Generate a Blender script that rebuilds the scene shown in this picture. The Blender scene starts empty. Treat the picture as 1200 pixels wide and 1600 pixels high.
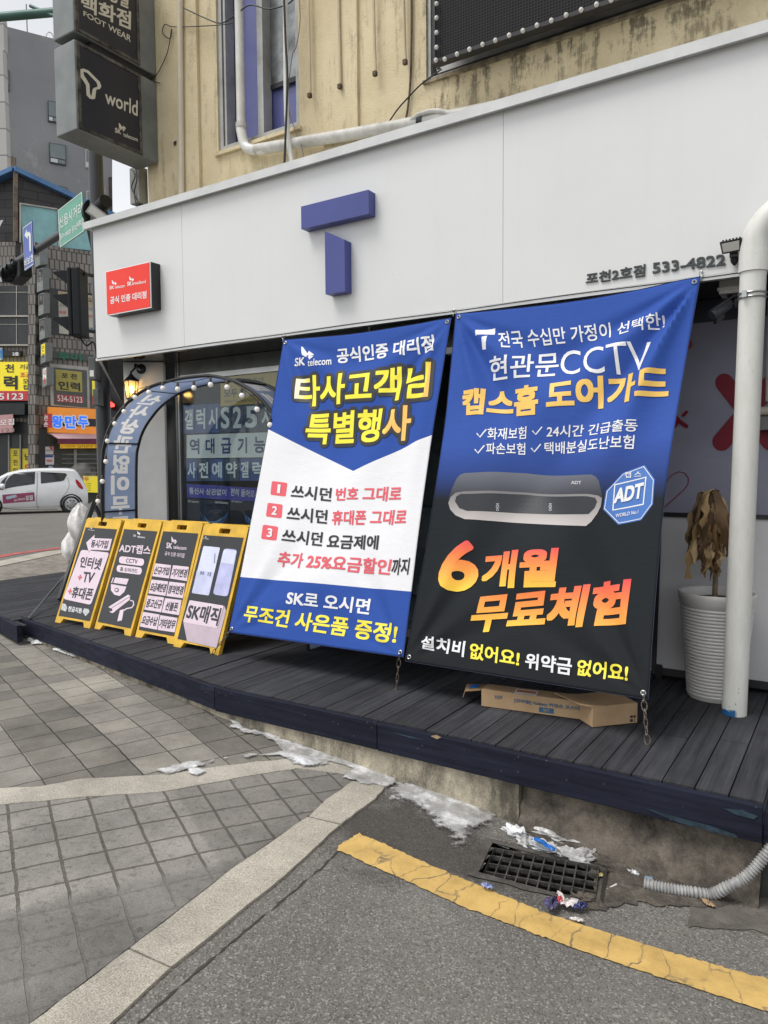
import bpy, bmesh, math, random
import numpy as np
from mathutils import Vector, geometry as mgeo
random.seed(7); RNG = np.random.RandomState(5)
S = bpy.context.scene
COL = S.collection
rad = math.radians
# ------------------------------------------------------------------ camera
FPX, CXP, CYP = 1155.0, 600.0, 800.0          # focal length and centre in photo pixels (1200 x 1600)
YAW, TILT, ROLL, CAMZ = rad(32.8), rad(3.5), rad(0.4), 1.46
_fw = np.array([-math.sin(YAW)*math.cos(TILT), math.cos(YAW)*math.cos(TILT), -math.sin(TILT)])
_rt = np.array([math.cos(YAW), math.sin(YAW), 0.0])
_up = np.cross(_rt, _fw)
CR = math.cos(ROLL)*_rt - math.sin(ROLL)*_up
CU = math.cos(ROLL)*_up + math.sin(ROLL)*_rt
CAM = np.array([0.0, 0.0, CAMZ])
cam = bpy.data.cameras.new('camera'); camo = bpy.data.objects.new('camera', cam); COL.objects.link(camo)
cam.sensor_fit = 'VERTICAL'; cam.sensor_height = 36.0; cam.lens = FPX/1600*36.0
cam.clip_start = 0.05; cam.clip_end = 3000
from mathutils import Matrix
camo.matrix_world = Matrix(((CR[0], CU[0], -_fw[0], 0), (CR[1], CU[1], -_fw[1], 0), (CR[2], CU[2], -_fw[2], CAMZ), (0, 0, 0, 1)))
S.camera = camo
# ------------------------------------------------------------------ light: overcast sky + weak broad sun
SUN_EL, SUN_AZ = rad(62), rad(214)             # azimuth measured clockwise from +Y
w = bpy.data.worlds.new('World'); S.world = w; w.use_nodes = True
nt = w.node_tree; bg = nt.nodes['Background']
sky = nt.nodes.new('ShaderNodeTexSky'); sky.sky_type = 'NISHITA'; sky.sun_disc = False
sky.sun_elevation = SUN_EL; sky.sun_rotation = SUN_AZ; sky.dust_density = 1.0; sky.air_density = 1.0; sky.ozone_density = 1.0
hs = nt.nodes.new('ShaderNodeHueSaturation'); hs.inputs['Saturation'].default_value = 0.12; hs.inputs['Value'].default_value = 1.0
nt.links.new(sky.outputs[0], hs.inputs['Color']); nt.links.new(hs.outputs[0], bg.inputs[0])
bg.inputs[1].default_value = 0.15
sl = bpy.data.lights.new('sun', 'SUN'); sl.energy = 1.5; sl.angle = rad(28); sl.color = (1.0, 0.97, 0.93)
so = bpy.data.objects.new('sun', sl); COL.objects.link(so)
_sd = Vector((math.sin(SUN_AZ)*math.cos(SUN_EL), math.cos(SUN_AZ)*math.cos(SUN_EL), math.sin(SUN_EL)))
so.rotation_euler = _sd.to_track_quat('Z', 'Y').to_euler(); so.location = (0, -5, 20)
S.view_settings.view_transform = 'Standard'; S.view_settings.look = 'None'
S.view_settings.exposure = 0.56; S.view_settings.gamma = 1.0
S.cycles.max_bounces = 6; S.cycles.transparent_max_bounces = 12; S.cycles.caustics_reflective = False; S.cycles.caustics_refractive = False
S.cycles.sample_clamp_indirect = 4.0
# ------------------------------------------------------------------ pixel rays onto real planes (for measuring)
def ray(x, y):
    return ((x-CXP)/FPX)*CR - ((y-CYP)/FPX)*CU + _fw
def onz(x, y, z):
    d = ray(x, y); return CAM + d*((z-CAM[2])/d[2])
def ony(x, y, Y):
    d = ray(x, y); return CAM + d*((Y-CAM[1])/d[1])
def onx(x, y, X):
    d = ray(x, y); return CAM + d*((X-CAM[0])/d[0])
def proj(p):
    q = np.asarray(p, float)-CAM; z = q@_fw
    return np.array([CXP+FPX*(q@CR)/z, CYP-FPX*(q@CU)/z])
def lerp(a, b, t): return a+(b-a)*t
def interp(x, xs, ys): return float(np.interp(x, xs, ys))
def ground_z(X, Y):
    far = interp(X, [-14, -9.5, -7], [-0.05, -0.13, -0.2])
    s = interp(X, [-3.7, -2.3, -1.42, -0.84, -0.3], [0, -0.12, -0.19, -0.24, -0.26])
    return far + s*min(1, max(0, (Y-0.8)/2.6))
def ong(x, y, off=0.0):
    z = -0.2
    for _ in range(25):
        p = onz(x, y, z); z = 0.5*z+0.5*(ground_z(p[0], p[1])+off)
    return np.array([p[0], p[1], ground_z(p[0], p[1])+off])
# ------------------------------------------------------------------ surfaces things are printed on
class Plane:
    curved = False
    def __init__(s, p0, ux, uy):
        s.p0 = np.array(p0, float); s.ux = np.array(ux, float)/np.linalg.norm(ux)
        uy = np.array(uy, float); uy = uy - s.ux*(uy@s.ux); s.uy = uy/np.linalg.norm(uy)
        s.n = np.cross(s.ux, s.uy)
    def uv(s, x, y):
        d = ray(x, y); t = ((s.p0-CAM)@s.n)/(d@s.n); p = CAM+d*t-s.p0
        return np.array([p@s.ux, p@s.uy])
    def pos(s, u, v, off=0.0): return s.p0+s.ux*u+s.uy*v+s.n*off
class Cloth:
    curved = True
    def __init__(s, tl, tr, bl, br, pinch, fold, sag=0.0):
        s.c = [np.array(q, float) for q in (tl, tr, bl, br)]; s.pinch = pinch; s.fold = fold; s.sag = sag
        n = np.cross(s.c[1]-s.c[0], s.c[0]-s.c[2]); s.n = n/np.linalg.norm(n)
        s.W = np.linalg.norm(s.c[1]-s.c[0]); s.H = np.linalg.norm(s.c[0]-s.c[2])
    def pos(s, u, v, off=0.0):
        uu = u + s.pinch*math.sin(math.pi*min(1, max(0, v)))*(0.5-u)*2
        vv = v + s.sag*math.sin(math.pi*min(1, max(0, u)))*(1-v)**3
        p = (s.c[0]*(1-uu)+s.c[1]*uu)*(1-vv) + (s.c[2]*(1-uu)+s.c[3]*uu)*vv
        return p + s.n*(s.fold(u, v, s.W, s.H)+off)
    def uv(s, x, y):
        u = v = 0.5; t = np.array([x, y], float)
        for _ in range(12):
            f = proj(s.pos(u, v))-t
            if abs(f).max() < 0.01: break
            e = 1e-3
            J = np.column_stack([(proj(s.pos(u+e, v))-proj(s.pos(u-e, v)))/(2*e), (proj(s.pos(u, v+e))-proj(s.pos(u, v-e)))/(2*e)])
            d = np.linalg.solve(J, f); u -= d[0]; v -= d[1]
        return np.array([u, v])
# ------------------------------------------------------------------ geometry collector
class G:
    def __init__(s): s.v = []; s.f = []; s.m = []; s.sm = []; s.c = []; s.hasc = False
    def add(s, verts, faces, mat=0, smooth=False, cols=None):
        b = len(s.v); s.v += [tuple(map(float, p)) for p in verts]
        for f in faces: s.f.append(tuple(b+i for i in f)); s.m.append(mat); s.sm.append(smooth)
        if cols is not None: s.hasc = True; s.c += list(cols)
        else: s.c += [(1, 1, 1, 1)]*len(verts)
        return s
    def obox(s, c, ax, ay, az, mat=0):
        c, ax, ay, az = (np.array(q, float) for q in (c, ax, ay, az))
        if np.cross(ax, ay)@az < 0: ax = -ax
        vs = [c+i*ax+j*ay+k*az for k in (-1, 1) for j in (-1, 1) for i in (-1, 1)]
        return s.add(vs, [(0, 2, 3, 1), (4, 5, 7, 6), (0, 1, 5, 4), (2, 6, 7, 3), (0, 4, 6, 2), (1, 3, 7, 5)], mat)
    def box(s, x0, x1, y0, y1, z0, z1, mat=0):
        return s.obox(((x0+x1)/2, (y0+y1)/2, (z0+z1)/2), (abs(x1-x0)/2, 0, 0), (0, abs(y1-y0)/2, 0), (0, 0, abs(z1-z0)/2), mat)
    def tube(s, pts, r, n=10, caps=True, mat=0, closed=False):
        pts = [np.array(p, float) for p in pts]; N = len(pts)
        rs = [r]*N if np.isscalar(r) else list(r)
        ring = []; t0 = None
        for i, p in enumerate(pts):
            if closed: t = pts[(i+1) % N]-pts[i-1]
            else: t = pts[min(i+1, N-1)]-pts[max(i-1, 0)]
            t = t/(np.linalg.norm(t)+1e-12)
            if t0 is None:
                a = np.array([0, 0, 1.]) if abs(t[2]) < 0.9 else np.array([1., 0, 0]); u = np.cross(t, a)
            else: u = u0 - t*(u0@t)
            u = u/np.linalg.norm(u); vv = np.cross(t, u); u0 = u; t0 = t
            ring.append([p+rs[i]*(math.cos(2*math.pi*k/n)*u+math.sin(2*math.pi*k/n)*vv) for k in range(n)])
        vs = [q for rg in ring for q in rg]; fs = []
        for i in range(N if closed else N-1):
            j = (i+1) % N
            for k in range(n): fs.append((i*n+k, i*n+(k+1) % n, j*n+(k+1) % n, j*n+k))
        s.add(vs, fs, mat, True)
        if caps and not closed:
            s.add(ring[0], [tuple(range(n-1, -1, -1))], mat); s.add(ring[-1], [tuple(range(n))], mat)
        return s
    def lathe(s, prof, c, n=24, ax=(0, 0, 1), mat=0, smooth=True):
        c = np.array(c, float); ax = np.array(ax, float)/np.linalg.norm(ax)
        a = np.array([1., 0, 0]) if abs(ax[0]) < 0.9 else np.array([0, 1., 0])
        u = np.cross(ax, a); u /= np.linalg.norm(u); v = np.cross(ax, u)
        vs = []; fs = []
        for r, h in prof:
            vs += [c+ax*h+max(r, 1e-5)*(math.cos(2*math.pi*k/n)*u+math.sin(2*math.pi*k/n)*v) for k in range(n)]
        for i in range(len(prof)-1):
            for k in range(n): fs.append((i*n+k, i*n+(k+1) % n, (i+1)*n+(k+1) % n, (i+1)*n+k))
        return s.add(vs, fs, mat, smooth)
    def sphere(s, c, r, n=12, sq=(1, 1, 1), mat=0):
        m = n//2; vs = []; fs = []
        for i in range(m+1):
            th = math.pi*i/m
            for k in range(n):
                ph = 2*math.pi*k/n
                vs.append((c[0]+r*sq[0]*math.sin(th)*math.cos(ph), c[1]+r*sq[1]*math.sin(th)*math.sin(ph), c[2]+r*sq[2]*math.cos(th)))
        for i in range(m):
            for k in range(n): fs.append((i*n+k, (i+1)*n+k, (i+1)*n+(k+1) % n, i*n+(k+1) % n))
        return s.add(vs, fs, mat, True)
    def prism(s, surf, loops, d0, d1, mat=0):
        tris = mgeo.tessellate_polygon([[Vector((q[0], q[1], 0)) for q in lp] for lp in loops])
        flat = [q for lp in loops for q in lp]
        n = len(flat); a = [surf.pos(q[0], q[1], d0) for q in flat]; b = [surf.pos(q[0], q[1], d1) for q in flat]
        s.add(b, [tuple(t) for t in tris], mat); s.add(a, [tuple(reversed(t)) for t in tris], mat)
        o = 0
        for lp in loops:
            k = len(lp); vs = a[o:o+k]+b[o:o+k]
            s.add(vs, [(i, (i+1) % k, k+(i+1) % k, k+i) for i in range(k)], mat); o += k
        return s
    def slab(s, surf, px, d0, d1, mat=0, holes=()):
        return s.prism(surf, [[surf.uv(*q) for q in px]]+[[surf.uv(*q) for q in h] for h in holes], d0, d1, mat)
def Pbox(x0, y0, x1, y1): return [(x0, y0), (x1, y0), (x1, y1), (x0, y1)]
def rrect(pts, r=0.2, n=4):
    """rounded version of a 4-corner polygon (fraction of the shorter side)"""
    pts = [np.array(p, float) for p in pts]; out = []
    m = min(np.linalg.norm(pts[1]-pts[0]), np.linalg.norm(pts[2]-pts[1]))*r
    for i, p in enumerate(pts):
        a = pts[i-1]-p; b = pts[(i+1) % 4]-p; a = p+a/np.linalg.norm(a)*m; b = p+b/np.linalg.norm(b)*m
        for k in range(n+1):
            t = k/n; out.append(tuple((1-t)**2*a+2*t*(1-t)*p+t*t*b))
    return out
# ------------------------------------------------------------------ objects
def tag(o, label=None, cat=None, group=None, kind=None):
    if label: o['label'] = label
    if cat: o['category'] = cat
    if group: o['group'] = group
    if kind: o['kind'] = kind
    return o
def thing(name, label, cat, base=(0, 0, 0), group=None):
    o = bpy.data.objects.new(name, None); COL.objects.link(o); o.location = base; o.empty_display_size = 0.1
    return tag(o, label, cat, group)
def wloc(o):
    p = np.zeros(3)
    while o is not None: p += np.array(o.location); o = o.parent
    return p
def mesh(name, g, mats, parent=None, base=None, bevel=0.0, label=None):
    if not isinstance(mats, (list, tuple)): mats = [mats]
    b = wloc(parent) if parent is not None else np.array(base if base is not None else (0, 0, 0), float)
    me = bpy.data.meshes.new(name)
    me.from_pydata([(x-b[0], y-b[1], z-b[2]) for x, y, z in g.v], [], g.f)
    me.polygons.foreach_set('material_index', g.m); me.polygons.foreach_set('use_smooth', g.sm)
    for m in mats: me.materials.append(m)
    if g.hasc:
        ca = me.color_attributes.new('Col', 'FLOAT_COLOR', 'POINT'); ca.data.foreach_set('color', [c for q in g.c for c in q])
    me.update()
    if any(g.sm):
        try: me.set_sharp_from_angle(angle=rad(40))
        except Exception: pass
    o = bpy.data.objects.new(name, me); COL.objects.link(o)
    if parent is not None: o.parent = parent
    else: o.location = b
    if bevel:
        md = o.modifiers.new('bevel', 'BEVEL'); md.width = bevel; md.segments = 2; md.limit_method = 'ANGLE'; md.angle_limit = rad(40)
    if label: o['label'] = label
    return o
def single(name, g, mats, label, cat, base, group=None, bevel=0.0):
    return tag(mesh(name, g, mats, None, base, bevel), label, cat, group)
def struct(name, g, mats): return tag(mesh(name, g, mats), kind='structure')
# ------------------------------------------------------------------ lettering
_tc = {}
def glyphs(s):
    if s in _tc: return _tc[s]
    c = bpy.data.curves.new('lettering', 'FONT'); c.body = s; c.size = 1.0; c.resolution_u = 4
    o = bpy.data.objects.new('lettering', c); COL.objects.link(o)
    dg = bpy.context.evaluated_depsgraph_get(); dg.update()
    me = bpy.data.meshes.new_from_object(o.evaluated_get(dg))
    V = np.array([(v.co.x, v.co.y) for v in me.vertices]); F_ = [tuple(p.vertices) for p in me.polygons]
    bpy.data.objects.remove(o); bpy.data.curves.remove(c); bpy.data.meshes.remove(me)
    _tc[s] = (V, F_); return _tc[s]
def sqshift(r): return [(a*r, b*r) for a in (-1, 0, 1) for b in (-1, 0, 1) if a or b]
def ringshift(r, n): return [(r*math.cos(2*math.pi*k/n+.4), r*math.sin(2*math.pi*k/n+.4)) for k in range(n)]
WEIGHT = {0: [(0, 0)], 1: [(0, 0)]+[(a*.011, b*.011) for a in (-1, 1) for b in (-1, 1)], 2: [(0, 0)]+sqshift(.025), 3: [(0, 0)]+sqshift(.02)+sqshift(.038),
          4: [(0, 0)]+ringshift(.02, 12)+ringshift(.038, 20), 9: ringshift(.05, 8)+ringshift(.10, 14)+ringshift(.135, 18)}
def quad_map(q, s, t):
    return (q[0]*(1-s)+q[1]*s)*t + (q[3]*(1-s)+q[2]*s)*(1-t)     # q = TL TR BR BL
def put2d(g, surf, V2, F_, off, cols=None, sub=None):
    """V2 in surface uv; subdivide on curved surfaces and lift onto the surface"""
    if surf.curved:
        bm = bmesh.new(); W, H = surf.W, surf.H
        vs = [bm.verts.new((p[0]*W, p[1]*H, 0)) for p in V2]
        for f in F_:
            try: bm.faces.new([vs[i] for i in f])
            except ValueError: pass
        bmesh.ops.triangulate(bm, faces=bm.faces[:])
        L = sub or 0.034
        for _ in range(6):
            ed = [e for e in bm.edges if e.calc_length() > L]
            if not ed: break
            bmesh.ops.subdivide_edges(bm, edges=ed, cuts=1); bmesh.ops.triangulate(bm, faces=[f for f in bm.faces if len(f.verts) > 3])
        bm.verts.index_update()
        V2 = [(v.co.x/W, v.co.y/H) for v in bm.verts]; F_ = [tuple(v.index for v in f.verts) for f in bm.faces]; bm.free()
    g.add([surf.pos(p[0], p[1], off) for p in V2], F_, 0, False, None if cols is None else [cols(*p) for p in V2])
def text(parent, surf, s, px, mat, w=1, off=0.0015, mirror=False, cols=None, name='lettering', step=0.00009, outline=None, uvquad=None):
    q = uvquad if uvquad is not None else [surf.uv(*p) for p in px]
    q = [np.array(a, float) for a in q]
    if mirror: q = [q[1], q[0], q[3], q[2]]
    V, F_ = glyphs(s); lo, hi = V.min(0), V.max(0)
    e = max(max(abs(a) for a in sh) for sh in WEIGHT[w]); lo = lo-e; hi = hi+e
    hh = max(hi-lo); sz = np.maximum(hi-lo, 1e-3)
    if surf.curved: off += .0016
    if outline is not None:
        go = G()
        for i, sh in enumerate(WEIGHT[9]):
            N = ((V+np.array(sh)*1.0)-lo)/sz
            put2d(go, surf, [quad_map(q, a, b) for a, b in N], F_, off+i*0.00003)
        mesh('letter_outline', go, outline, parent); off = off+0.0017
    g = G()
    for i, sh in enumerate(WEIGHT[w]):
        N = ((V+np.array(sh))-lo)/sz
        put2d(g, surf, [quad_map(q, a, b) for a, b in N], F_, off+i*step, cols)
    return mesh(name, g, mat, parent)
def patch(parent, surf, px, mat, off=0.001, name='printed_panel', cols=None, holes=(), sub=None, uv=None):
    loops = [[surf.uv(*p) for p in (uv or px)] if uv is None else uv]+[[surf.uv(*p) for p in h] for h in holes]
    tris = mgeo.tessellate_polygon([[Vector((a[0], a[1], 0)) for a in lp] for lp in loops])
    g = G(); put2d(g, surf, [a for lp in loops for a in lp], [tuple(t) for t in tris], off, cols, sub)
    return mesh(name, g, mat, parent)
def stroke(pts, wd):
    """outline polygon of a polyline in pixels"""
    pts = [np.array(p, float) for p in pts]; L = []; R = []
    for i, p in enumerate(pts):
        t = pts[min(i+1, len(pts)-1)]-pts[max(i-1, 0)]; t /= np.linalg.norm(t); n = np.array([-t[1], t[0]])*wd/2
        L.append(tuple(p+n)); R.append(tuple(p-n))
    return L+R[::-1]
def circ(cx, cy, rx, ry=None, n=16): return [(cx+rx*math.cos(2*math.pi*k/n), cy+(ry or rx)*math.sin(2*math.pi*k/n)) for k in range(n)]
# ------------------------------------------------------------------ materials
_mc = {}
def srgb(r, g, b):
    f = lambda c: (c/255/12.92) if c/255 <= .04045 else ((c/255+.055)/1.055)**2.4
    return (f(r), f(g), f(b))
def newmat(name):
    m = bpy.data.materials.new(name); m.use_nodes = True
    return m, m.node_tree, m.node_tree.nodes['Principled BSDF']
class N:
    """tiny node helper"""
    def __init__(s, nt): s.nt = nt
    def n(s, t, **k):
        x = s.nt.nodes.new('ShaderNode'+t)
        for a, b in k.items():
            if hasattr(x, a): setattr(x, a, b)
        return x
    def l(s, a, b): s.nt.links.new(a, b)
    def coord(s, scale=(1, 1, 1), rot=(0, 0, 0), kind='Object', loc=(0, 0, 0)):
        tc = s.n('TexCoord'); mp = s.n('Mapping'); mp.inputs['Scale'].default_value = scale; mp.inputs['Rotation'].default_value = rot; mp.inputs['Location'].default_value = loc
        s.l(tc.outputs[kind], mp.inputs['Vector']); return mp.outputs[0]
    def pos(s, scale=(1, 1, 1), rot=(0, 0, 0), loc=(0, 0, 0)):
        tc = s.n('NewGeometry'); mp = s.n('Mapping'); mp.inputs['Scale'].default_value = scale; mp.inputs['Rotation'].default_value = rot; mp.inputs['Location'].default_value = loc
        s.l(tc.outputs['Position'], mp.inputs['Vector']); return mp.outputs[0]
    def noise(s, vec, scale, detail=4, rough=.6, out='Fac'):
        x = s.n('TexNoise'); x.inputs['Scale'].default_value = scale; x.inputs['Detail'].default_value = detail; x.inputs['Roughness'].default_value = rough
        s.l(vec, x.inputs['Vector']); return x.outputs[out]
    def vor(s, vec, scale, feature='F1', out='Distance', rnd=1.0):
        x = s.n('TexVoronoi'); x.feature = feature; x.inputs['Scale'].default_value = scale; x.inputs['Randomness'].default_value = rnd
        s.l(vec, x.inputs['Vector']); return x.outputs[out]
    def ramp(s, fac, stops, interp='LINEAR'):
        x = s.n('ValToRGB'); cr = x.color_ramp; cr.interpolation = interp
        while len(cr.elements) < len(stops): cr.elements.new(0.5)
        for e, (p, c) in zip(cr.elements, stops):
            e.position = p; e.color = (c, c, c, 1) if np.isscalar(c) else (*c, 1)
        s.l(fac, x.inputs[0]); return x.outputs[0]
    def mix(s, fac, a, b, mode='MIX'):
        x = s.n('Mix'); x.data_type = 'RGBA'; x.blend_type = mode
        for sock, val in ((x.inputs[0], fac), (x.inputs[6], a), (x.inputs[7], b)):
            if hasattr(val, 'is_output'): s.l(val, sock)
            elif np.isscalar(val): sock.default_value = val
            else: sock.default_value = (*val, 1)
        return x.outputs[2]
    def math(s, op, a, b=0.0):
        x = s.n('Math'); x.operation = op
        for sock, val in ((x.inputs[0], a), (x.inputs[1], b)):
            if hasattr(val, 'is_output'): s.l(val, sock)
            else: sock.default_value = val
        return x.outputs[0]
    def bump(s, h, strength=.3, dist=.01, bsdf=None):
        x = s.n('Bump'); x.inputs['Strength'].default_value = strength; x.inputs['Distance'].default_value = dist
        s.l(h, x.inputs['Height'])
        if bsdf: s.l(x.outputs[0], bsdf.inputs['Normal'])
        return x.outputs[0]
def mat(name, c, rough=.55, metal=0.0, spec=.4, var=.12, vs=3.0, bump=0.0, bs=60.0, emit=None, es=1.0, coat=0.0):
    if name in _mc: return _mc[name]
    m, t, b = newmat(name); h = N(t)
    b.inputs['Roughness'].default_value = rough; b.inputs['Metallic'].default_value = metal; b.inputs['Specular IOR Level'].default_value = spec
    b.inputs['Coat Weight'].default_value = coat
    P = h.pos()
    if var:
        f = h.noise(P, vs, 6, .65); d = tuple(x*(1-var*1.6) for x in c); u = tuple(min(1, x*(1+var*.7)) for x in c)
        h.l(h.ramp(f, [(.3, d), (.7, u)]), b.inputs['Base Color'])
    else: b.inputs['Base Color'].default_value = (*c, 1)
    if bump: h.bump(h.noise(P, bs, 4), bump, .004, b)
    if emit: b.inputs['Emission Color'].default_value = (*emit, 1); b.inputs['Emission Strength'].default_value = es
    _mc[name] = m; return m
def m_col(name='printed gradient', rough=.6):
    if name in _mc: return _mc[name]
    m, t, b = newmat(name); h = N(t); a = h.n('Attribute'); a.attribute_name = 'Col'
    h.l(a.outputs['Color'], b.inputs['Base Color']); b.inputs['Roughness'].default_value = rough; b.inputs['Specular IOR Level'].default_value = .25
    _mc[name] = m; return m
def m_glass(name='window glass', tint=(.88, .92, .92), refl=.035):
    if name in _mc: return _mc[name]
    m, t, b = newmat(name); h = N(t); t.nodes.remove(b); out = t.nodes['Material Output']
    tr = h.n('BsdfTransparent'); tr.inputs[0].default_value = (*tint, 1); gl = h.n('BsdfGlossy'); gl.inputs['Roughness'].default_value = .03
    fr = h.n('LayerWeight'); fr.inputs[0].default_value = .5; k = h.math('ADD', h.math('MULTIPLY', h.math('POWER', fr.outputs['Facing'], 4.5), .45), refl)
    mx = h.n('MixShader'); h.l(k, mx.inputs[0]); h.l(tr.outputs[0], mx.inputs[1]); h.l(gl.outputs[0], mx.inputs[2]); h.l(mx.outputs[0], out.inputs[0])
    _mc[name] = m; return m
def m_asphalt():
    m, t, b = newmat('asphalt'); h = N(t); P = h.pos()
    base = h.ramp(h.noise(P, 1.1, 6, .7), [(.3, (.145, .138, .125)), (.7, (.205, .194, .176))])
    ag = h.vor(P, 150, out='Color'); agv = h.n('SeparateColor'); h.l(ag, agv.inputs[0])
    lite = h.ramp(agv.outputs[0], [(.80, 0.0), (.88, 1.0)]); dark = h.ramp(agv.outputs[1], [(.74, 0.0), (.84, 1.0)])
    c = h.mix(h.math('MULTIPLY', lite, .5), base, (.42, .40, .365)); c = h.mix(h.math('MULTIPLY', dark, .5), c, (.05, .047, .043))
    fine = h.noise(P, 260, 3); c = h.mix(.85, c, h.ramp(fine, [(.3, .6), (.72, 1.38)]), 'MULTIPLY')
    # damp dark patch by the drain and the kerb end, worn strip elsewhere
    sep = h.n('SeparateXYZ'); h.l(P, sep.inputs[0])
    dx = h.math('MULTIPLY', h.math('ADD', sep.outputs[0], 1.75), .95); dy = h.math('MULTIPLY', h.math('ADD', sep.outputs[1], -3.0), 1.6)
    d = h.math('SQRT', h.math('ADD', h.math('MULTIPLY', dx, dx), h.math('MULTIPLY', dy, dy)))
    d = h.math('ADD', d, h.math('MULTIPLY', h.math('ADD', h.noise(P, 5, 6, .7), -.5), 1.1))
    c = h.mix(h.ramp(d, [(.35, .66), (.75, 0.0)]), c, (.03, .026, .022))
    h.l(c, b.inputs['Base Color']); b.inputs['Roughness'].default_value = .82; b.inputs['Specular IOR Level'].default_value = .25
    h.bump(h.math('ADD', h.noise(P, 130, 3), h.math('MULTIPLY', agv.outputs[0], .6)), .9, .006, b); return m
def m_granite(name='granite', a=(.37, .34, .285), bcol=(.62, .58, .50)):
    m, t, b = newmat(name); h = N(t); P = h.pos()
    f = h.noise(P, 170, 5, .75); c = h.ramp(f, [(.33, tuple(x*.55 for x in a)), (.46, a), (.64, bcol)])
    c = h.mix(.8, c, h.ramp(h.noise(P, 2.2, 7, .75), [(.30, .5), (.66, 1.08)]), 'MULTIPLY')
    h.l(c, b.inputs['Base Color']); b.inputs['Roughness'].default_value = .75; h.bump(f, .35, .003, b); return m
def m_paver(name, rot, size, c1, c2, mortar, mw, rough_bump, dirt=(.35, 1.0), loc=(0, 0, 0), big=None, worn=None):
    m, t, b = newmat(name); h = N(t); P = h.pos(rot=(0, 0, rot), loc=loc)
    nz = h.n('TexNoise'); nz.inputs['Scale'].default_value = 9; h.l(P, nz.inputs['Vector'])
    off = h.n('VectorMath'); off.operation = 'MULTIPLY_ADD'; h.l(nz.outputs['Color'], off.inputs[0]); off.inputs[1].default_value = (.014, .014, 0); h.l(P, off.inputs[2])
    br = h.n('TexBrick'); br.offset = 0.0; br.squash = 1.0
    br.inputs['Scale'].default_value = 1.0; br.inputs['Brick Width'].default_value = size[0]; br.inputs['Row Height'].default_value = size[1]
    br.inputs['Mortar Size'].default_value = mw; br.inputs['Mortar Smooth'].default_value = .25; br.inputs['Bias'].default_value = 0.0
    br.inputs['Color1'].default_value = (*c1, 1); br.inputs['Color2'].default_value = (*c2, 1); br.inputs['Mortar'].default_value = (*mortar, 1)
    h.l(off.outputs[0], br.inputs['Vector'])
    W = h.pos(); c = br.outputs[0]
    if big:      # rows of darker / lighter stones laid in bands
        s2 = h.n('SeparateXYZ'); h.l(P, s2.inputs[0]); k = h.math('SINE', h.math('MULTIPLY', h.math('FLOOR', h.math('DIVIDE', s2.outputs[1], size[1]*big)), 2.4))
        c = h.mix(.9, c, h.ramp(k, [(.2, .72), (.6, 1.12)]), 'MULTIPLY')
    wf = 0.0
    if worn:     # rows nearest the road are scuffed smooth, stones near the band end are darker
        s3 = h.n('SeparateXYZ'); h.l(h.pos(rot=(0, 0, rot)), s3.inputs[0]); jn = h.math('MULTIPLY', h.math('SUBTRACT', h.noise(W, 8, 5), .5), .10)
        wf = h.ramp(h.math('ADD', h.math('SUBTRACT', s3.outputs[0], worn[0]), jn), [(.0, 0.0), (.05, .80)])
        dk_ = h.ramp(h.math('ADD', h.math('SUBTRACT', s3.outputs[1], worn[1]), h.math('MULTIPLY', jn, .4)), [(.0, 0.0), (.03, .34)])
        c = h.mix(wf, c, (.215, .205, .19)); c = h.mix(dk_, c, (.09, .083, .075))
    c = h.mix(.85, c, h.ramp(h.noise(W, 1.7, 7, .72), [(.32, dirt[0]), (.62, dirt[1])]), 'MULTIPLY')
    fine = h.noise(W, 210, 3, .7); c = h.mix(.8, c, h.ramp(fine, [(.3, .55), (.7, 1.35)]), 'MULTIPLY')
    pit = h.noise(W, 34, 6, .75); c = h.mix(rough_bump, c, h.ramp(pit, [(.36, .42), (.46, 1.0)]), 'MULTIPLY')
    h.l(c, b.inputs['Base Color']); b.inputs['Roughness'].default_value = .8; b.inputs['Specular IOR Level'].default_value = .25
    hh = h.math('ADD', h.math('MULTIPLY', br.outputs['Fac'], -1.0), h.math('MULTIPLY', pit, .5*rough_bump+.1)); hh = h.math('ADD', hh, h.math('MULTIPLY', fine, .12))
    h.bump(hh, .6, .012, b); return m
def m_yellow():
    m, t, b = newmat('worn yellow road paint'); h = N(t); P = h.pos()
    n = h.noise(P, 6, 7, .7); c = h.ramp(n, [(.28, (.42, .27, .085)), (.6, (.64, .425, .135))])
    Q = h.pos(rot=(0, 0, rad(37)), scale=(7.5, 1.9, 1)); wv = h.n('TexNoise'); wv.inputs['Scale'].default_value = 2.2; wv.inputs['Detail'].default_value = 6; h.l(h.pos(scale=(3, 3, 3)), wv.inputs['Vector'])
    o = h.n('VectorMath'); o.operation = 'MULTIPLY_ADD'; h.l(wv.outputs['Color'], o.inputs[0]); o.inputs[1].default_value = (1.1, .5, 0); h.l(Q, o.inputs[2])
    cr = h.vor(o.outputs[0], 1.0, 'DISTANCE_TO_EDGE'); cm = h.ramp(cr, [(.004, .9), (.019, 0.0)])
    cm = h.math('MULTIPLY', cm, h.ramp(h.noise(P, 4.0, 4), [(.40, .1), (.58, 1.0)]))
    w2 = h.ramp(h.noise(P, 55, 6, .8), [(.62, 0.0), (.72, .8)])
    c = h.mix(h.math('MAXIMUM', cm, w2), c, (.13, .11, .085)); h.l(c, b.inputs['Base Color']); b.inputs['Roughness'].default_value = .7
    h.bump(h.math('SUBTRACT', h.noise(P, 150, 3), cm), .6, .005, b); return m
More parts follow.
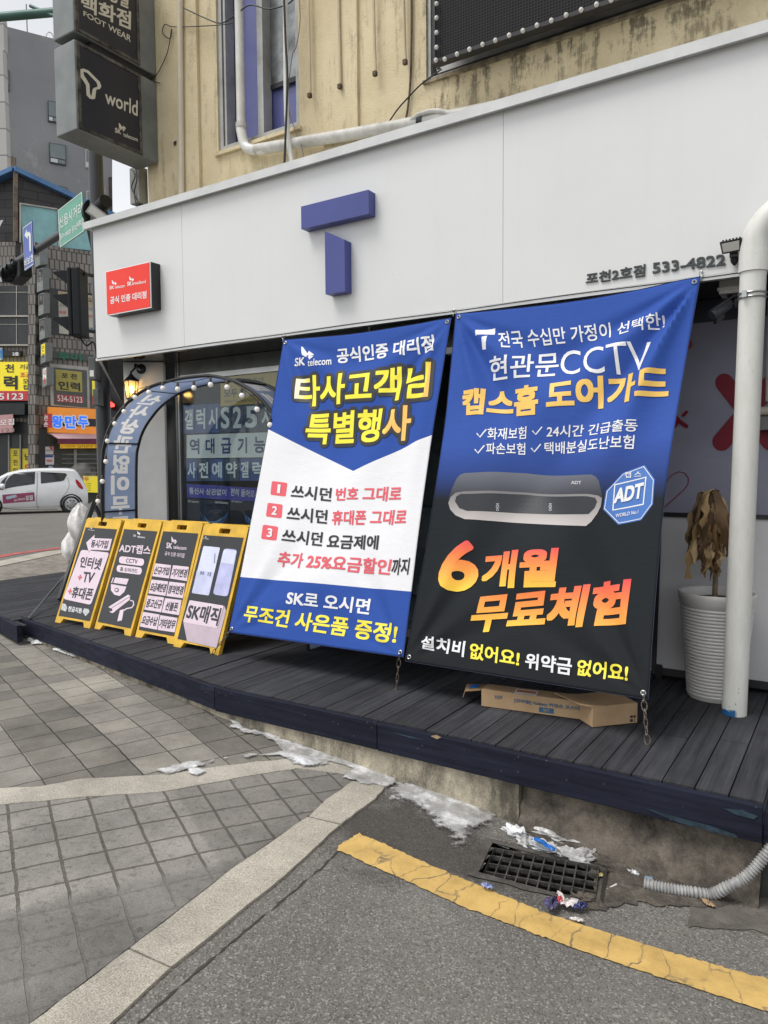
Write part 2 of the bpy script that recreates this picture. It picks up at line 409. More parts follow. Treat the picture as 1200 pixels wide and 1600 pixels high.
def m_concrete(name, c, stain=.6, sc=2.0, vert=1.0):
    m, t, b = newmat(name); h = N(t); P = h.pos(); Q = h.pos(scale=(1, 1, vert))
    f = h.noise(P, 7, 9, .7); col = h.ramp(f, [(.3, tuple(x*.55 for x in c)), (.7, tuple(x*1.15 for x in c))])
    col = h.mix(stain, col, h.ramp(h.noise(Q, sc, 8, .75), [(.38, .16), (.56, 1.0)]), 'MULTIPLY')
    col = h.mix(.5, col, h.ramp(h.noise(P, 120, 4), [(.3, .5), (.7, 1.4)]), 'MULTIPLY')
    h.l(col, b.inputs['Base Color']); b.inputs['Roughness'].default_value = .85; h.bump(f, .5, .02, b); return m
def m_wood(name, c, axis=1, paint=None, groove=True, dust=.35):
    m, t, b = newmat(name); h = N(t)
    sc = [26, 26, 26]; sc[axis] = 1.1; P = h.pos(); Q = h.pos(scale=tuple(sc)); f = h.noise(Q, 1.0, 7, .7)
    col = h.ramp(f, [(.3, tuple(x*.5 for x in c)), (.5, c), (.72, tuple(min(1, x*1.55) for x in c))])
    col = h.mix(.75, col, h.ramp(h.noise(P, 1.6, 6, .7), [(.3, .6), (.7, 1.3)]), 'MULTIPLY')
    isl = h.n('NewGeometry'); col = h.mix(.6, col, h.ramp(isl.outputs['Random Per Island'], [(0, .78), (1, 1.22)]), 'MULTIPLY')
    if paint:
        k = h.ramp(h.noise(h.pos(scale=(1.2, 1.2, 5)), 2.2, 8, .75), [(.60, 0.0), (.66, 1.0)]); col = h.mix(h.math('MULTIPLY', k, .7), col, paint)
        k2 = h.ramp(h.vor(P, 21), [(.05, .8), (.10, 0.0)]); col = h.mix(k2, col, (.10, .11, .13))
    h.l(col, b.inputs['Base Color']); b.inputs['Roughness'].default_value = .72; b.inputs['Specular IOR Level'].default_value = .16
    hh = f
    if groove:
        wv = h.n('TexWave'); wv.wave_type = 'BANDS'; wv.bands_direction = 'X'; wv.inputs['Scale'].default_value = 55/ (2*math.pi)*2; wv.inputs['Distortion'].default_value = .3
        h.l(P, wv.inputs['Vector']); hh = h.math('ADD', f, h.math('MULTIPLY', wv.outputs['Fac'], .5))
    h.bump(hh, .5, .004, b); return m
# ================================================================== GROUND
def drape(name, px=None, xy=None, off=.004, L=.12, jag=0.0, m=None, dome=0.0, jagL=None, fade=.032):
    P2 = [ong(*p)[:2] for p in px] if px is not None else [np.array(p, float) for p in xy]
    if jag:
        out = []
        for i, p in enumerate(P2):
            q = P2[(i+1) % len(P2)]; n = max(2, int(np.linalg.norm(q-p)/(jagL or .03)))
            for k in range(n):
                e = p+(q-p)*k/n; out.append(e+RNG.normal(0, jag, 2))
        P2 = out
    tris = mgeo.tessellate_polygon([[Vector((p[0], p[1], 0)) for p in P2]])
    bm = bmesh.new(); vs = [bm.verts.new((p[0], p[1], 0)) for p in P2]
    for t in tris:
        try: bm.faces.new([vs[i] for i in t])
        except ValueError: pass
    for _ in range(9):
        ed = [e for e in bm.edges if e.calc_length() > L]
        if not ed: break
        bmesh.ops.subdivide_edges(bm, edges=ed, cuts=1); bmesh.ops.triangulate(bm, faces=[f for f in bm.faces if len(f.verts) > 3])
    g = G(); bm.verts.index_update(); bnd = {v.index for e in bm.edges if e.is_boundary for v in e.verts}
    V = []; CC = []; bedges = [e for e in bm.edges if e.is_boundary]
    for v in bm.verts:
        z = ground_z(v.co.x, v.co.y)+off
        d_ = 1.0
        if dome:
            d_ = min((v.co-e.verts[0].co).dot(v.co-e.verts[0].co) for e in bedges)**.5 if v.index not in bnd else 0.0
            z += dome*min(1, d_/.06)*(.6+.4*math.sin(v.co.x*23)*math.sin(v.co.y*31+1))
        V.append((v.co.x, v.co.y, z)); CC.append((min(1, d_/fade),)*3+(1,))
    g.add(V, [tuple(v.index for v in f.verts) for f in bm.faces], 0, bool(dome), CC if dome else None); bm.free(); return g
MA = m_asphalt()
grate_px = [(795, 1318), (937, 1355), (905, 1416), (745, 1372)]
gr = [ong(*p) for p in grate_px]
gc = sum(gr)/4; ge = (gr[1]-gr[0]+gr[2]-gr[3]); ge[2] = 0; ge /= np.linalg.norm(ge); gn = np.array([-ge[1], ge[0], 0])
GW, GD = 0.25, 0.15        # half sizes of the drain opening
def in_pit(x, y, m=0.0):
    d = np.array([x-gc[0], y-gc[1], 0]); return abs(d@ge) < GW+m and abs(d@gn) < GD+m
# one ground sheet: fine grid near the camera, coarse rings out to the horizon, with the drain cut out of it
xs = sorted(set([-900, -300, -120, -60, -40, -30, -24, -20]+[round(-18+.5*i, 3) for i in range(15)]+[round(-11+.25*i, 3) for i in range(25)]+[round(-4.8+.1*i, 3) for i in range(90)]+[5, 7, 10, 20, 60, 300, 900]))
ys = sorted(set([-900, -300, -60, -20, -8, -4, -2, -1]+[round(-.5+.1*i, 3) for i in range(60)]+[round(5.5+.5*i, 3) for i in range(12)]+[12, 16, 24, 40, 60, 120, 300, 900]))
xs = sorted(set(xs+[round(gc[0]-.6+.02*i, 4) for i in range(61)])); ys = sorted(set(ys+[round(gc[1]-.4+.02*i, 4) for i in range(41)]))
g = G(); nx = len(xs); V = [(x, y, ground_z(x, y)+(.004*math.sin(x*3.1)*math.sin(y*2.3) if abs(x) < 6 else 0)*0) for y in ys for x in xs]
F_ = []
for j in range(len(ys)-1):
    for i in range(nx-1):
        if in_pit((xs[i]+xs[i+1])/2, (ys[j]+ys[j+1])/2): continue
        F_.append((j*nx+i, j*nx+i+1, (j+1)*nx+i+1, (j+1)*nx+i))
g.add(V, F_, 0, True); struct('ground', g, MA)
# pavements
rotx = lambda p: p[0]*math.cos(rad(28))-p[1]*math.sin(rad(28)); roty = lambda p: p[0]*math.sin(rad(28))+p[1]*math.cos(rad(28))
MPA = m_paver('square concrete pavers', rad(19.3), (.232, .232), (.31, .288, .245), (.205, .193, .172), (.075, .068, .06), .0045, .14, (.5, 1.05), big=2)
MPB = m_paver('rough old pavers', rad(28), (.186, .181), (.33, .312, .282), (.265, .25, .228), (.135, .123, .105), .0075, .6, (.5, 1.08), loc=(.03, .07, 0), worn=(rotx(ong(200, 1378)), roty(ong(300, 1290))))
struct('pavement', drape('pavement', px=[(-60, 1233), (60, 1231), (125, 1218), (250, 1211), (400, 1191), (465, 1186), (590, 1207), (520, 1165), (345, 1092), (42, 972), (-60, 940), (-300, 1000)], L=.25), MPA)
struct('old_pavement', drape('old_pavement', px=[(-80, 1257), (60, 1252), (125, 1244), (250, 1236), (400, 1209), (465, 1199), (545, 1205), (560, 1225), (482, 1275), (360, 1360), (202, 1482), (47, 1600), (-60, 1690), (-300, 1650)], L=.25), MPB)
MG = m_granite(); MG2 = m_granite('granite kerb', (.35, .32, .26), (.62, .58, .495))
band1 = [((-80, 1230), (-80, 1259)), ((0, 1231), (0, 1257)), ((60, 1229), (60, 1252)), ((125, 1217), (125, 1245)), ((250, 1210), (250, 1237)), ((400, 1190), (400, 1210)), ((465, 1185), (465, 1200)), ((560, 1180), (560, 1212))]
def band(pairs, off, wobble=.003, sub=6):
    g = G(); A = []; B = []
    for (a, b), (c, d) in zip(pairs[:-1], pairs[1:]):
        for k in range(sub):
            t = k/sub; A.append(ong(*lerp(np.array(a, float), np.array(c, float), t), off)); B.append(ong(*lerp(np.array(b, float), np.array(d, float), t), off))
    A.append(ong(*pairs[-1][0], off)); B.append(ong(*pairs[-1][1], off)); n = len(A)
    jt = lambda P: [p+np.array([*RNG.normal(0, wobble, 2), 0]) for p in P]
    A = jt(A); B = jt(B)
    low = lambda P: [p-np.array([0, 0, .05]) for p in P]
    g.add(A+B, [(i, n+i, n+i+1, i+1) for i in range(n-1)]); g.add(A+low(A), [(i, i+1, n+i+1, n+i) for i in range(n-1)]); g.add(B+low(B), [(i, n+i, n+i+1, i+1) for i in range(n-1)])
    g.add([A[0], B[0], low(A)[0], low(B)[0]], [(0, 1, 3, 2)]); g.add([A[-1], B[-1], low(A)[-1], low(B)[-1]], [(0, 2, 3, 1)])
    return g
struct('pavement_band', band(band1, .008), MG)
k2 = [((-40, 1668), (85, 1668)), ((47, 1600), (172, 1600)), ((202, 1482), (265, 1512)), ((360, 1360), (447, 1365)), ((482, 1275), (532, 1287)), ((510, 1250), (582, 1250)), ((549, 1221), (606, 1227))]
# kerb stones, each about a metre long with a dark joint between
def kerb_seg(t0, t1):
    ts = np.linspace(0, 1, len(k2)); out = []
    for t in np.linspace(t0, t1, 7):
        a = [np.array([np.interp(t, ts, [p[j][0] for p in k2]), np.interp(t, ts, [p[j][1] for p in k2])]) for j in (0, 1)]
        out.append((a[0], a[1]))
    return band(out, .012, .0025, 2)
g = G()
for a, b in ((0, .3315), (.335, .664), (.668, 1.0)):
    q = kerb_seg(a, b); g.add(q.v, q.f)
struct('kerb', g, MG2)
# dark seam where the asphalt was cut along the kerb
MD = mat('bitumen seam', (.05, .046, .042), .8, var=.3)
seam = [(215, 1600), (320, 1508), (420, 1425), (500, 1358), (560, 1300)]
g = G()
struct('asphalt_seam', drape('s', px=[(x-.8, y-.8) for x, y in seam]+[(x+.9, y+.9) for x, y in seam[::-1]], off=.003, jag=.0035, jagL=.03), MD)
yl_u = [(530, 1322), (560, 1303), (600, 1320), (700, 1365), (850, 1427), (950, 1459), (1050, 1490), (1200, 1532), (1330, 1562)]
yl_l = [(1330, 1622), (1200, 1582), (1100, 1550), (990, 1515), (875, 1475), (720, 1417), (600, 1362), (527, 1329)]
struct('road_marking', drape('y', px=yl_u+yl_l, off=.005, jag=.0034, jagL=.014, L=.1), m_yellow())
MCG = m_concrete('gutter concrete', (.15, .135, .115), .6, 3.0)
struct('gutter', drape('gut', px=[(1130, 1395), (1240, 1400), (1300, 1500), (1180, 1455), (1075, 1450), (1078, 1415)], off=.004, jag=.004), MCG)
MDIRT = m_concrete('gutter silt', (.135, .115, .09), .75, 6.0)
def m_silt():
    m, t, b = newmat('loose silt'); h = N(t); P = h.pos()
    c = h.ramp(h.noise(P, 14, 8, .75), [(.3, (.03, .026, .022)), (.55, (.11, .093, .073)), (.75, (.21, .185, .15))])
    c = h.mix(.7, c, h.ramp(h.noise(P, 190, 4), [(.3, .5), (.7, 1.4)]), 'MULTIPLY'); h.l(c, b.inputs['Base Color']); b.inputs['Roughness'].default_value = .9
    h.bump(h.noise(P, 60, 6), .8, .02, b); return m
tag(mesh('gutter_silt', drape('silt', px=[(828, 1283), (900, 1300), (1000, 1352), (1100, 1372), (1180, 1392), (1180, 1412), (1080, 1420), (1000, 1412), (960, 1420), (915, 1425), (940, 1352), (870, 1330), (822, 1300)], off=.006, jag=.008, L=.05, dome=.008), m_silt()), kind='stuff')
# far side: pavement, red line, road edge
MT = m_concrete('worn pavement tiles', (.26, .235, .2), .35, 2.0)
struct('far_pavement', drape('fp', xy=[(-9.56, 4.6), (-9.56, 9.3), (-12.0, 9.4), (-12.25, 8.2), (-11.45, 6.4), (-10.9, 5.2), (-10.6, 4.0)], off=.006, L=.6), MT)
struct('far_kerb', drape('fk', xy=[(-12.0, 9.4), (-12.25, 8.2), (-11.45, 6.4), (-10.9, 5.2), (-11.2, 5.0), (-11.85, 6.3), (-12.65, 8.1), (-12.4, 9.5)], off=.014, L=.6), MG)
struct('red_line', drape('rl', xy=[(-11.6, 4.9), (-12.15, 6.2), (-12.75, 7.6), (-12.9, 8.6), (-13.1, 8.6), (-12.95, 7.5), (-12.38, 6.1), (-11.8, 4.8)], off=.006, L=.6), mat('worn red road paint', (.42, .10, .095), .8, var=.3, vs=5))
# ice
def m_ice(name, white, edge=True):
    m, t, b = newmat(name); h = N(t); P = h.pos()
    f = h.noise(P, 9, 8, .7); c = h.ramp(f, [(.34, (.27, .265, .255)), (.50, (.43, .425, .415)), (.64, (.74, .745, .75))] if not white else [(.3, (.42, .42, .42)), (.6, (.78, .79, .8))])
    sp = h.ramp(h.noise(P, 70, 5, .7), [(.35, .72), (.6, 1.08)]); c = h.mix(.8, c, sp, 'MULTIPLY')
    h.l(c, b.inputs['Base Color']); h.l(h.ramp(f, [(.35, .28), (.65, .6)]), b.inputs['Roughness']); b.inputs['Specular IOR Level'].default_value = .5
    h.bump(h.noise(P, 38, 6, .7), .35, .010, b)
    if edge:
        out = t.nodes['Material Output']; at = h.n('Attribute'); at.attribute_name = 'Col'; tp = h.n('BsdfTransparent'); mx = h.n('MixShader')
        k = h.math('ADD', at.outputs['Fac'], h.math('MULTIPLY', h.math('SUBTRACT', h.noise(P, 24, 8, .75), .5), 1.5))
        h.l(h.ramp(k, [(.12, 0.0), (.42, .93)]), mx.inputs[0]); h.l(tp.outputs[0], mx.inputs[1]); h.l(b.outputs[0], mx.inputs[2]); h.l(mx.outputs[0], out.inputs[0])
    return m
MI, MS = m_ice('dirty ice', 0), m_ice('old snow', 1)
def ice(name, px, m, lab, cat, dome=.012, jag=.008, off=.016, fade=.032):
    g = drape(name, px=px, off=off, jag=jag, jagL=.025, L=.045, dome=dome, fade=fade); c = ong(*px[0])
    return single(name, g, m, lab, cat, c)
ice('ice_patch', [(355, 1125), (372, 1130), (385, 1142), (420, 1147), (470, 1167), (540, 1187), (590, 1200), (622, 1213), (628, 1226), (600, 1232), (560, 1228), (530, 1220), (545, 1204), (520, 1197), (490, 1201), (465, 1199), (450, 1190), (438, 1184), (380, 1186), (330, 1195), (290, 1208), (262, 1214), (240, 1206), (262, 1200), (330, 1190), (400, 1181), (438, 1177), (432, 1165), (412, 1152), (385, 1150), (362, 1140)], MI, 'thin grey ice spilling from under the dark deck across the pavers', 'ice', .003, .012, fade=.04)
ice('ice_patch', [(612, 1223), (680, 1215), (708, 1232), (748, 1255), (778, 1275), (772, 1292), (745, 1300), (730, 1322), (712, 1336), (704, 1320), (690, 1302), (660, 1277), (628, 1258), (606, 1252), (608, 1238)], MI, 'pale ice sheet running down the asphalt to the left of the drain', 'ice', .003, .016, fade=.14)
ice('snow_clump', [(450, 1190), (470, 1184), (495, 1188), (505, 1196), (490, 1203), (468, 1201)], MS, 'round white snow clump lying on the end of the granite strip', 'snow', .03, .004, .02)
ice('snow_clump', [(40, 1003), (50, 995), (64, 1000), (71, 1008), (52, 1010)], MS, 'white snow lump at the gap between the two deck boards', 'snow', .05, .006)
ice('snow_clump', [(78, 1015), (92, 1015), (105, 1020), (123, 1026), (119, 1031), (100, 1024), (86, 1020)], MS, 'thin worm shaped snow remnant under the deck edge', 'snow', .035, .004)
ice('snow_clump', [(293, 1206), (312, 1203), (323, 1210), (310, 1218), (296, 1216)], MS, 'small snow remnant on the curved granite strip', 'snow', .018, .004, .02)
# ================================================================== DECK
MW = m_wood('weathered dark deck boards', (.040, .041, .046), axis=1)
MWB = m_wood('navy painted fascia board', (.012, .014, .026), axis=0, paint=(.045, .062, .085), groove=False)
MWT = m_wood('deck edge strip', (.05, .052, .06), axis=0, groove=False)
bend = (-3.59, 3.50); YD = 3.46
dk = thing('timber_deck', 'long dark timber deck with a navy front board in front of the white shop', 'deck', (-3.5, 4.4, -.15))
def deck_front(X): return YD if X > bend[0] else YD+(bend[0]-X)*.196
g = G(); x = -.315
while x > -6.9:
    wd = .138+.004*RNG.rand(); x0 = x-wd+.006
    y0 = deck_front((x+x0)/2)+.042; y1 = 5.40
    zt = RNG.normal(0, .0012); br = y0+(y1-y0)*RNG.uniform(.3, .8)
    yA, yB = deck_front(x0)+.042, deck_front(x)+.042
    for (ya0, ya1, yb) in (((yA, yB, br-.0025)), ((br+.0025, br+.0025, y1))):
        vs = [(x0, ya0, -.03), (x, ya1, -.03), (x, yb, -.03), (x0, yb, -.03), (x0, ya0, zt), (x, ya1, zt), (x, yb, zt), (x0, yb, zt)]
        g.add(vs, [(0, 3, 2, 1), (4, 5, 6, 7), (0, 1, 5, 4), (1, 2, 6, 5), (2, 3, 7, 6), (3, 0, 4, 7)])
    x -= wd
o = mesh('deck_boards', g, MW, dk)
def board(p, q, z0, z1, th, g=None):
    g = g or G(); p = np.array([*p, 0.]); q = np.array([*q, 0.]); e = (q-p)/np.linalg.norm(q-p); n = np.array([-e[1], e[0], 0])
    c = (p+q)/2+n*th/2; c[2] = (z0+z1)/2
    return g.obox(c, (q-p)/2, n*th/2, (0, 0, (z1-z0)/2))
g = board((-3.585, 3.46), (-2.29, 3.46), -.162, -.002, .036); g = board((-2.287, 3.46), (-.312, 3.455), -.165, -.004, .036, g)
g = board((-6.90, 4.11), (-3.59, 3.46), -.155, -.003, .036, g)
mesh('front_board', g, MWB, dk, bevel=.005)
BRD = Plane((-3, 3.4588, -.15), (1, -.0025, 0), (0, 0, 1)); MTQ = mat('worn teal paint', (.022, .045, .068), .7, var=.5, vs=18)
for q in ([(1008, 1262), (1060, 1277), (1110, 1290), (1150, 1304), (1152, 1309), (1098, 1296), (1060, 1285), (1030, 1273)], [(610, 1143), (640, 1150), (668, 1157), (640, 1153)], [(1128, 1262), (1160, 1266), (1185, 1275), (1178, 1280), (1150, 1273)]): patch(dk, BRD, q, MTQ, .0012, 'paint_scrape')
patch(dk, BRD, [(673, 1150), (682, 1148), (690, 1152), (683, 1155)], mat('bare splintered wood', (.34, .25, .15), .8, var=.3, vs=60), .0015, 'splinter')
g = G(); g.box(-.309, -.275, 3.47, 5.35, -.16, -.03); mesh('end_board', g, MWB, dk)
g = G(); g.box(-6.85, -.33, 5.2, 5.40, -.2, -.035); g.box(-6.0, -.35, 4.3, 4.4, -.2, -.035); mesh('joists', g, MWB, dk)
# left deck section
d2 = thing('timber_deck', 'short dark deck section left of the long deck, beside the road', 'deck', (-8.2, 4.9, -.15))
fl = [(-9.55, 4.73), (-7.14, 4.03), (-6.43, 3.845)]
g = G(); x = -6.915
while x > -9.55:
    x0 = x-.134; y0a, y0b = [np.interp(t, [p[0] for p in fl], [p[1] for p in fl])+.04 for t in (x0, x)]; y1 = 6.35
    if x > -6.93: pass
    vs = [(x0, y0a, -.045), (x, y0b, -.045), (x, y1, -.045), (x0, y1, -.045), (x0, y0a, -.012), (x, y0b, -.012), (x, y1, -.012), (x0, y1, -.012)]
    g.add(vs, [(0, 3, 2, 1), (4, 5, 6, 7), (0, 1, 5, 4), (1, 2, 6, 5), (2, 3, 7, 6), (3, 0, 4, 7)]); x -= .14
e = np.array([-6.43+7.14, 3.845-4.03]); e /= np.linalg.norm(e)
g2 = board((-9.55, 4.66), (-7.14, 4.03), -.16, -.006, .036); g2 = board((-7.138, 4.03), (-6.62, 3.895), -.165, -.006, .05, g2)
mesh('deck_boards', g, MW, d2); mesh('front_board', g2, MWB, d2, bevel=.005)
g = G(); g.add([(-6.915, 4.0, -.02), (-6.63, 3.94, -.02), (-6.63, 4.0, -.02), (-6.915, 4.07, -.02)], [(0, 1, 2, 3)]); mesh('corner_board', g, MW, d2)
# masonry base under the deck
MCB = m_concrete('painted cream base', (.46, .41, .31), .9, 5.5, .35); MCD = m_concrete('rough dark concrete', (.155, .132, .104), .95, 3.4)
bs = thing('masonry_base', 'concrete footing wall under the front edge of the dark deck', 'wall', (-2.5, 3.6, -.4))
def basewall(x0, x1, y0, y1, mt, nm, rough=0.0):
    g = G(); n = max(2, int((x1-x0)/.04)); m = 8; V = []
    for j in range(m+1):
        for i in range(n+1):
            X = lerp(x0, x1, i/n); Yb = deck_front(X)+y0; zb = ground_z(X, 3.4)-.06; z = lerp(zb, -.14, j/m)
            V.append((X, Yb-rough*.10*(1-j/m)**2+(RNG.normal(0, rough*.009) if rough else 0), z))
    g.add(V, [(j*(n+1)+i, j*(n+1)+i+1, (j+1)*(n+1)+i+1, (j+1)*(n+1)+i) for j in range(m) for i in range(n)], 0, bool(rough))
    # end faces and back
    g.add([(x1, deck_front(x1)+y0, -.7), (x1, deck_front(x1)+.4, -.7), (x1, deck_front(x1)+.4, -.14), (x1, deck_front(x1)+y0, -.14)], [(0, 1, 2, 3)])
    mesh(nm, g, mt, bs)
basewall(-6.85, -1.435, .028, .3, MCB, 'painted_face'); basewall(-1.43, -.32, .075, .3, MCD, 'rough_face', 1.0)
g = G(); g.box(-.318, -.26, 3.56, 3.66, -.6, -.17); mesh('end_post', g, mat('dark post paint', (.06, .065, .06), .7, var=.4), bs)
# ================================================================== SHOP BUILDING
YF, YW = 4.75, 5.40; ZB, ZT = 2.57, 3.86
FAS = Plane((-6.5, YF, ZB), (1, 0, 0), (0, 0, 1)); WALL = Plane((-6.5, YW, ZB), (1, 0, 0), (0, 0, 1))
GLZ = Plane((-6.5, 5.416, ZB), (1, 0, 0), (0, 0, 1))
shop = thing('shop_building', 'cream stuccoed corner building with a broad white shop fascia', 'building', (-3, 5.4, 0))
def m_stucco():
    m, t, b = newmat('cream stucco'); h = N(t); P = h.pos(); sp = h.n('SeparateXYZ'); h.l(P, sp.inputs[0])
    n = h.noise(P, 1.3, 7, .7); c = h.ramp(n, [(.3, (.60, .50, .315)), (.7, (.75, .65, .435))])
    st = h.noise(h.pos(scale=(5, 1, .55)), 2.2, 8, .75); blot = h.noise(P, 7, 8, .78)
    # dark mould under the sill at the right, rust-brown runs near the left corner
    xr = h.ramp(h.math('DIVIDE', h.math('ADD', sp.outputs[0], 6.5), 8.0), [(.42, 0.0), (.445, 1.0)])
    zr = h.ramp(h.math('DIVIDE', h.math('SUBTRACT', sp.outputs[2], 3.8), 1.0), [(.42, .30), (.78, 1.0)])
    mm = h.ramp(h.math('ADD', st, h.math('MULTIPLY', h.math('SUBTRACT', blot, .5), .7)), [(.50, 0.0), (.60, 1.0)])
    c = h.mix(h.math('MULTIPLY', h.math('MULTIPLY', h.math('MULTIPLY', mm, xr), zr), .9), c, (.06, .055, .042))
    m2 = h.ramp(h.math('ADD', st, h.math('MULTIPLY', h.math('SUBTRACT', blot, .5), .5)), [(.54, 0.0), (.68, 1.0)]); c = h.mix(h.math('MULTIPLY', m2, .5), c, (.22, .17, .105))
    lowz = h.ramp(h.math('DIVIDE', h.math('SUBTRACT', sp.outputs[2], 3.8), 1.0), [(.1, 1.0), (.75, 0.0)])
    m3 = h.ramp(h.noise(h.pos(scale=(1, 1, .7)), 3.5, 8, .75), [(.45, 0.0), (.6, 1.0)]); c = h.mix(h.math('MULTIPLY', h.math('MULTIPLY', m3, lowz), .55), c, (.22, .18, .115))
    h.l(c, b.inputs['Base Color']); b.inputs['Roughness'].default_value = .9; b.inputs['Specular IOR Level'].default_value = .2
    f = h.noise(h.pos(scale=(1, 1, 1.5)), 62, 5, .7); h.bump(f, .75, .012, b); return m
MST = m_stucco()
w1 = [(330, 0-160), (461, 0-200), (462, 196), (331, 246)]
W1 = [WALL.uv(*p) for p in w1]; x0, x1 = W1[0][0]+.03, W1[1][0]+.01; zb1 = W1[3][1]; zb1 = (W1[3][1]+W1[2][1])/2
w2x0 = WALL.uv(666, 120)[0]; zb2 = zb1+.03
TOPZ = 4.6
wall_loops = [[(-6.42+6.5, .0), (9.5, .0), (9.5, TOPZ+1.2), (-6.42+6.5, TOPZ+1.2)], [(x0, zb1), (x1, zb1), (x1, zb1+1.9), (x0, zb1+1.9)], [(w2x0, zb2), (w2x0+2.9, zb2), (w2x0+2.9, zb2+1.9), (w2x0, zb2+1.9)]]
g = G(); g.prism(WALL, wall_loops, -.25, 0)
# side wall round the obtuse corner
cd = np.array([-.763, .647, 0]); SIDE = Plane((-6.42, YW, ZB), -cd, (0, 0, 1))
g.prism(SIDE, [[(-6, 0), (0, 0), (0, TOPZ+1.2), (-6, TOPZ+1.2)]], -.25, 0)
mesh('upper_wall', g, MST, shop)
# shallow pilasters
g = G()
u_of = lambda x, y=120: WALL.uv(x, y)[0]
for a, b, d in ((u_of(247), u_of(312), .035), (u_of(508), u_of(561), .03), (u_of(232), u_of(247, 120), .018)):
    g.prism(WALL, [[(a, .9), (b, .9), (b, TOPZ+1), (a, TOPZ+1)]], .002, d)
mesh('pilaster', g, MST, shop, bevel=.012)
# fascia box
def m_panel():
    m, t, b = newmat('white composite panel'); h = N(t); P = h.pos()
    c = h.ramp(h.noise(P, .8, 5, .6), [(.3, (.655, .66, .65)), (.7, (.70, .705, .69))])
    sp = h.ramp(h.vor(P, 11), [(.035, .45), (.055, 1.0)]); gate = h.ramp(h.noise(P, 2.5, 4), [(.56, 0.0), (.66, 1.0)]); c = h.mix(h.math('MULTIPLY', gate, .8), c, h.mix(1.0, c, sp, 'MULTIPLY'))
    st = h.ramp(h.noise(h.pos(scale=(9, 9, .35)), 1.6, 7, .7), [(.5, 1.0), (.8, .975)]); c = h.mix(1.0, c, st, 'MULTIPLY')
    h.l(c, b.inputs['Base Color']); b.inputs['Roughness'].default_value = .42; b.inputs['Specular IOR Level'].default_value = .4; return m
MP = m_panel()
seams = [-6.48, -5.211, -2.085, .95, 3.5]
g = G()
for a, b in zip(seams[:-1], seams[1:]): g.box(a+.0015, b-.0015, YF, YF+.03, ZB, ZT-.02)
g.prism(Plane((-6.48, YF, ZB), -cd, (0, 0, 1)), [[(-4.7, 0), (-.002, 0), (-.002, ZT-.02-ZB), (-4.7, ZT-.02-ZB)]], -.03, 0)
mesh('fascia_panel', g, MP, shop)
g = G(); g.box(-6.47, 3.5, YF+.032, YF+.05, ZB+.01, ZT-.03); mesh('panel_backing', g, mat('dark joint', (.25, .25, .25), .8, var=0), shop)
g = G(); g.box(-6.56, 3.5, YF-.055, YW-.005, ZT-.018, ZT+.035); g.box(-6.56, 3.5, YF-.058, YF-.05, ZT-.03, ZT+.037)
MCAP = mat('white cap flashing', (.62, .63, .62), .4, var=.1)
mesh('cap_flashing', g, MCAP, shop)
g = G(); g.box(-6.48, 3.5, YF-.012, YF+.03, ZB-.032, ZB-.004); mesh('bottom_trim', g, mat('aluminium trim', (.55, .55, .54), .35, .6, var=.1), shop)
# glossy dark soffit
MSOF = mat('glossy dark soffit', (.035, .033, .03), .12, spec=.6, var=.25, vs=1.2)
P0 = np.array([-6.47, YF+.032, ZB-.006]); far = np.array([-10.1, 7.83, ZB-.006])
SOF = Plane((0, 0, ZB-.006), (1, 0, 0), (0, 1, 0))
g = G(); g.prism(SOF, [[(-6.46, YF+.032), (3.5, YF+.032), (3.5, 5.5), (-6.1, 5.5), (-9.1, 8.5), (-10.1, 7.83)]], 0, .02); mesh('soffit', g, MSOF, shop)
# white corner column, dark return pane, shopfront glazing
MWH = mat('white painted column', (.62, .63, .62), .45, var=.08)
ca = np.array([-6.318, 5.12]); cb = np.array([-6.095, 5.27]); e = (cb-ca)/np.linalg.norm(cb-ca); ca2 = cb-e*.42
g = board(tuple(ca2), tuple(cb), 0, ZB-.008, .30); mesh('column', g, MWH, shop, bevel=.01)
MDG = mat('dark glazing', (.018, .02, .022), .08, spec=.6, var=0)
g = G(); g.prism(Plane((-6.085, 5.285, 0), (.05, .11, 0), (0, 0, 1)), [[(.0, 0), (.105, 0), (.105, ZB-.01), (.0, ZB-.01)]], -.02, 0); mesh('side_pane', g, MDG, shop)
MAL = mat('brushed aluminium', (.42, .43, .43), .3, .8, var=.1); MBK = mat('black metal', (.018, .018, .02), .4, var=.2)
g = G()
for xx in (-6.036, -6.004, -3.6, -1.93): g.box(xx-.011, xx+.011, YW-.03, YW+.03, 0, ZB-.01)
g.box(-5.99, -1.95, YW-.025, YW+.025, 0, .07); g.box(-5.99, -1.95, YW-.025, YW+.025, ZB-.20, ZB-.15); mesh('shopfront_frame', g, MAL, shop)
g = G(); g.box(-5.99, -1.95, YW-.006, YW+.006, .07, ZB-.2); mesh('shopfront_glass', g, m_glass(), shop)
g = G(); g.box(-5.99, -1.95, YW-.02, YW+.02, ZB-.15, ZB-.01); mesh('transom_panel', g, mat('grey green transom', (.10, .115, .11), .25, var=.3), shop)
# dim interior behind the glass
MIN = mat('dim interior wall', (.16, .17, .18), .8, var=.2); 
g = G(); g.box(-6.1, -1.9, 8.0, 8.05, 0, 2.7); g.box(-6.12, -6.07, 5.46, 8, 0, 2.7); g.box(-1.9, -1.86, 5.5, 8, 0, 2.7); g.box(-6, -1.9, 5.5, 8, 2.62, 2.66); g.box(-6, -1.9, 5.5, 8, -.05, -.01); g.box(-5.2, -3.0, 7.2, 7.7, 0, 1.0)
mesh('interior', g, MIN, shop)
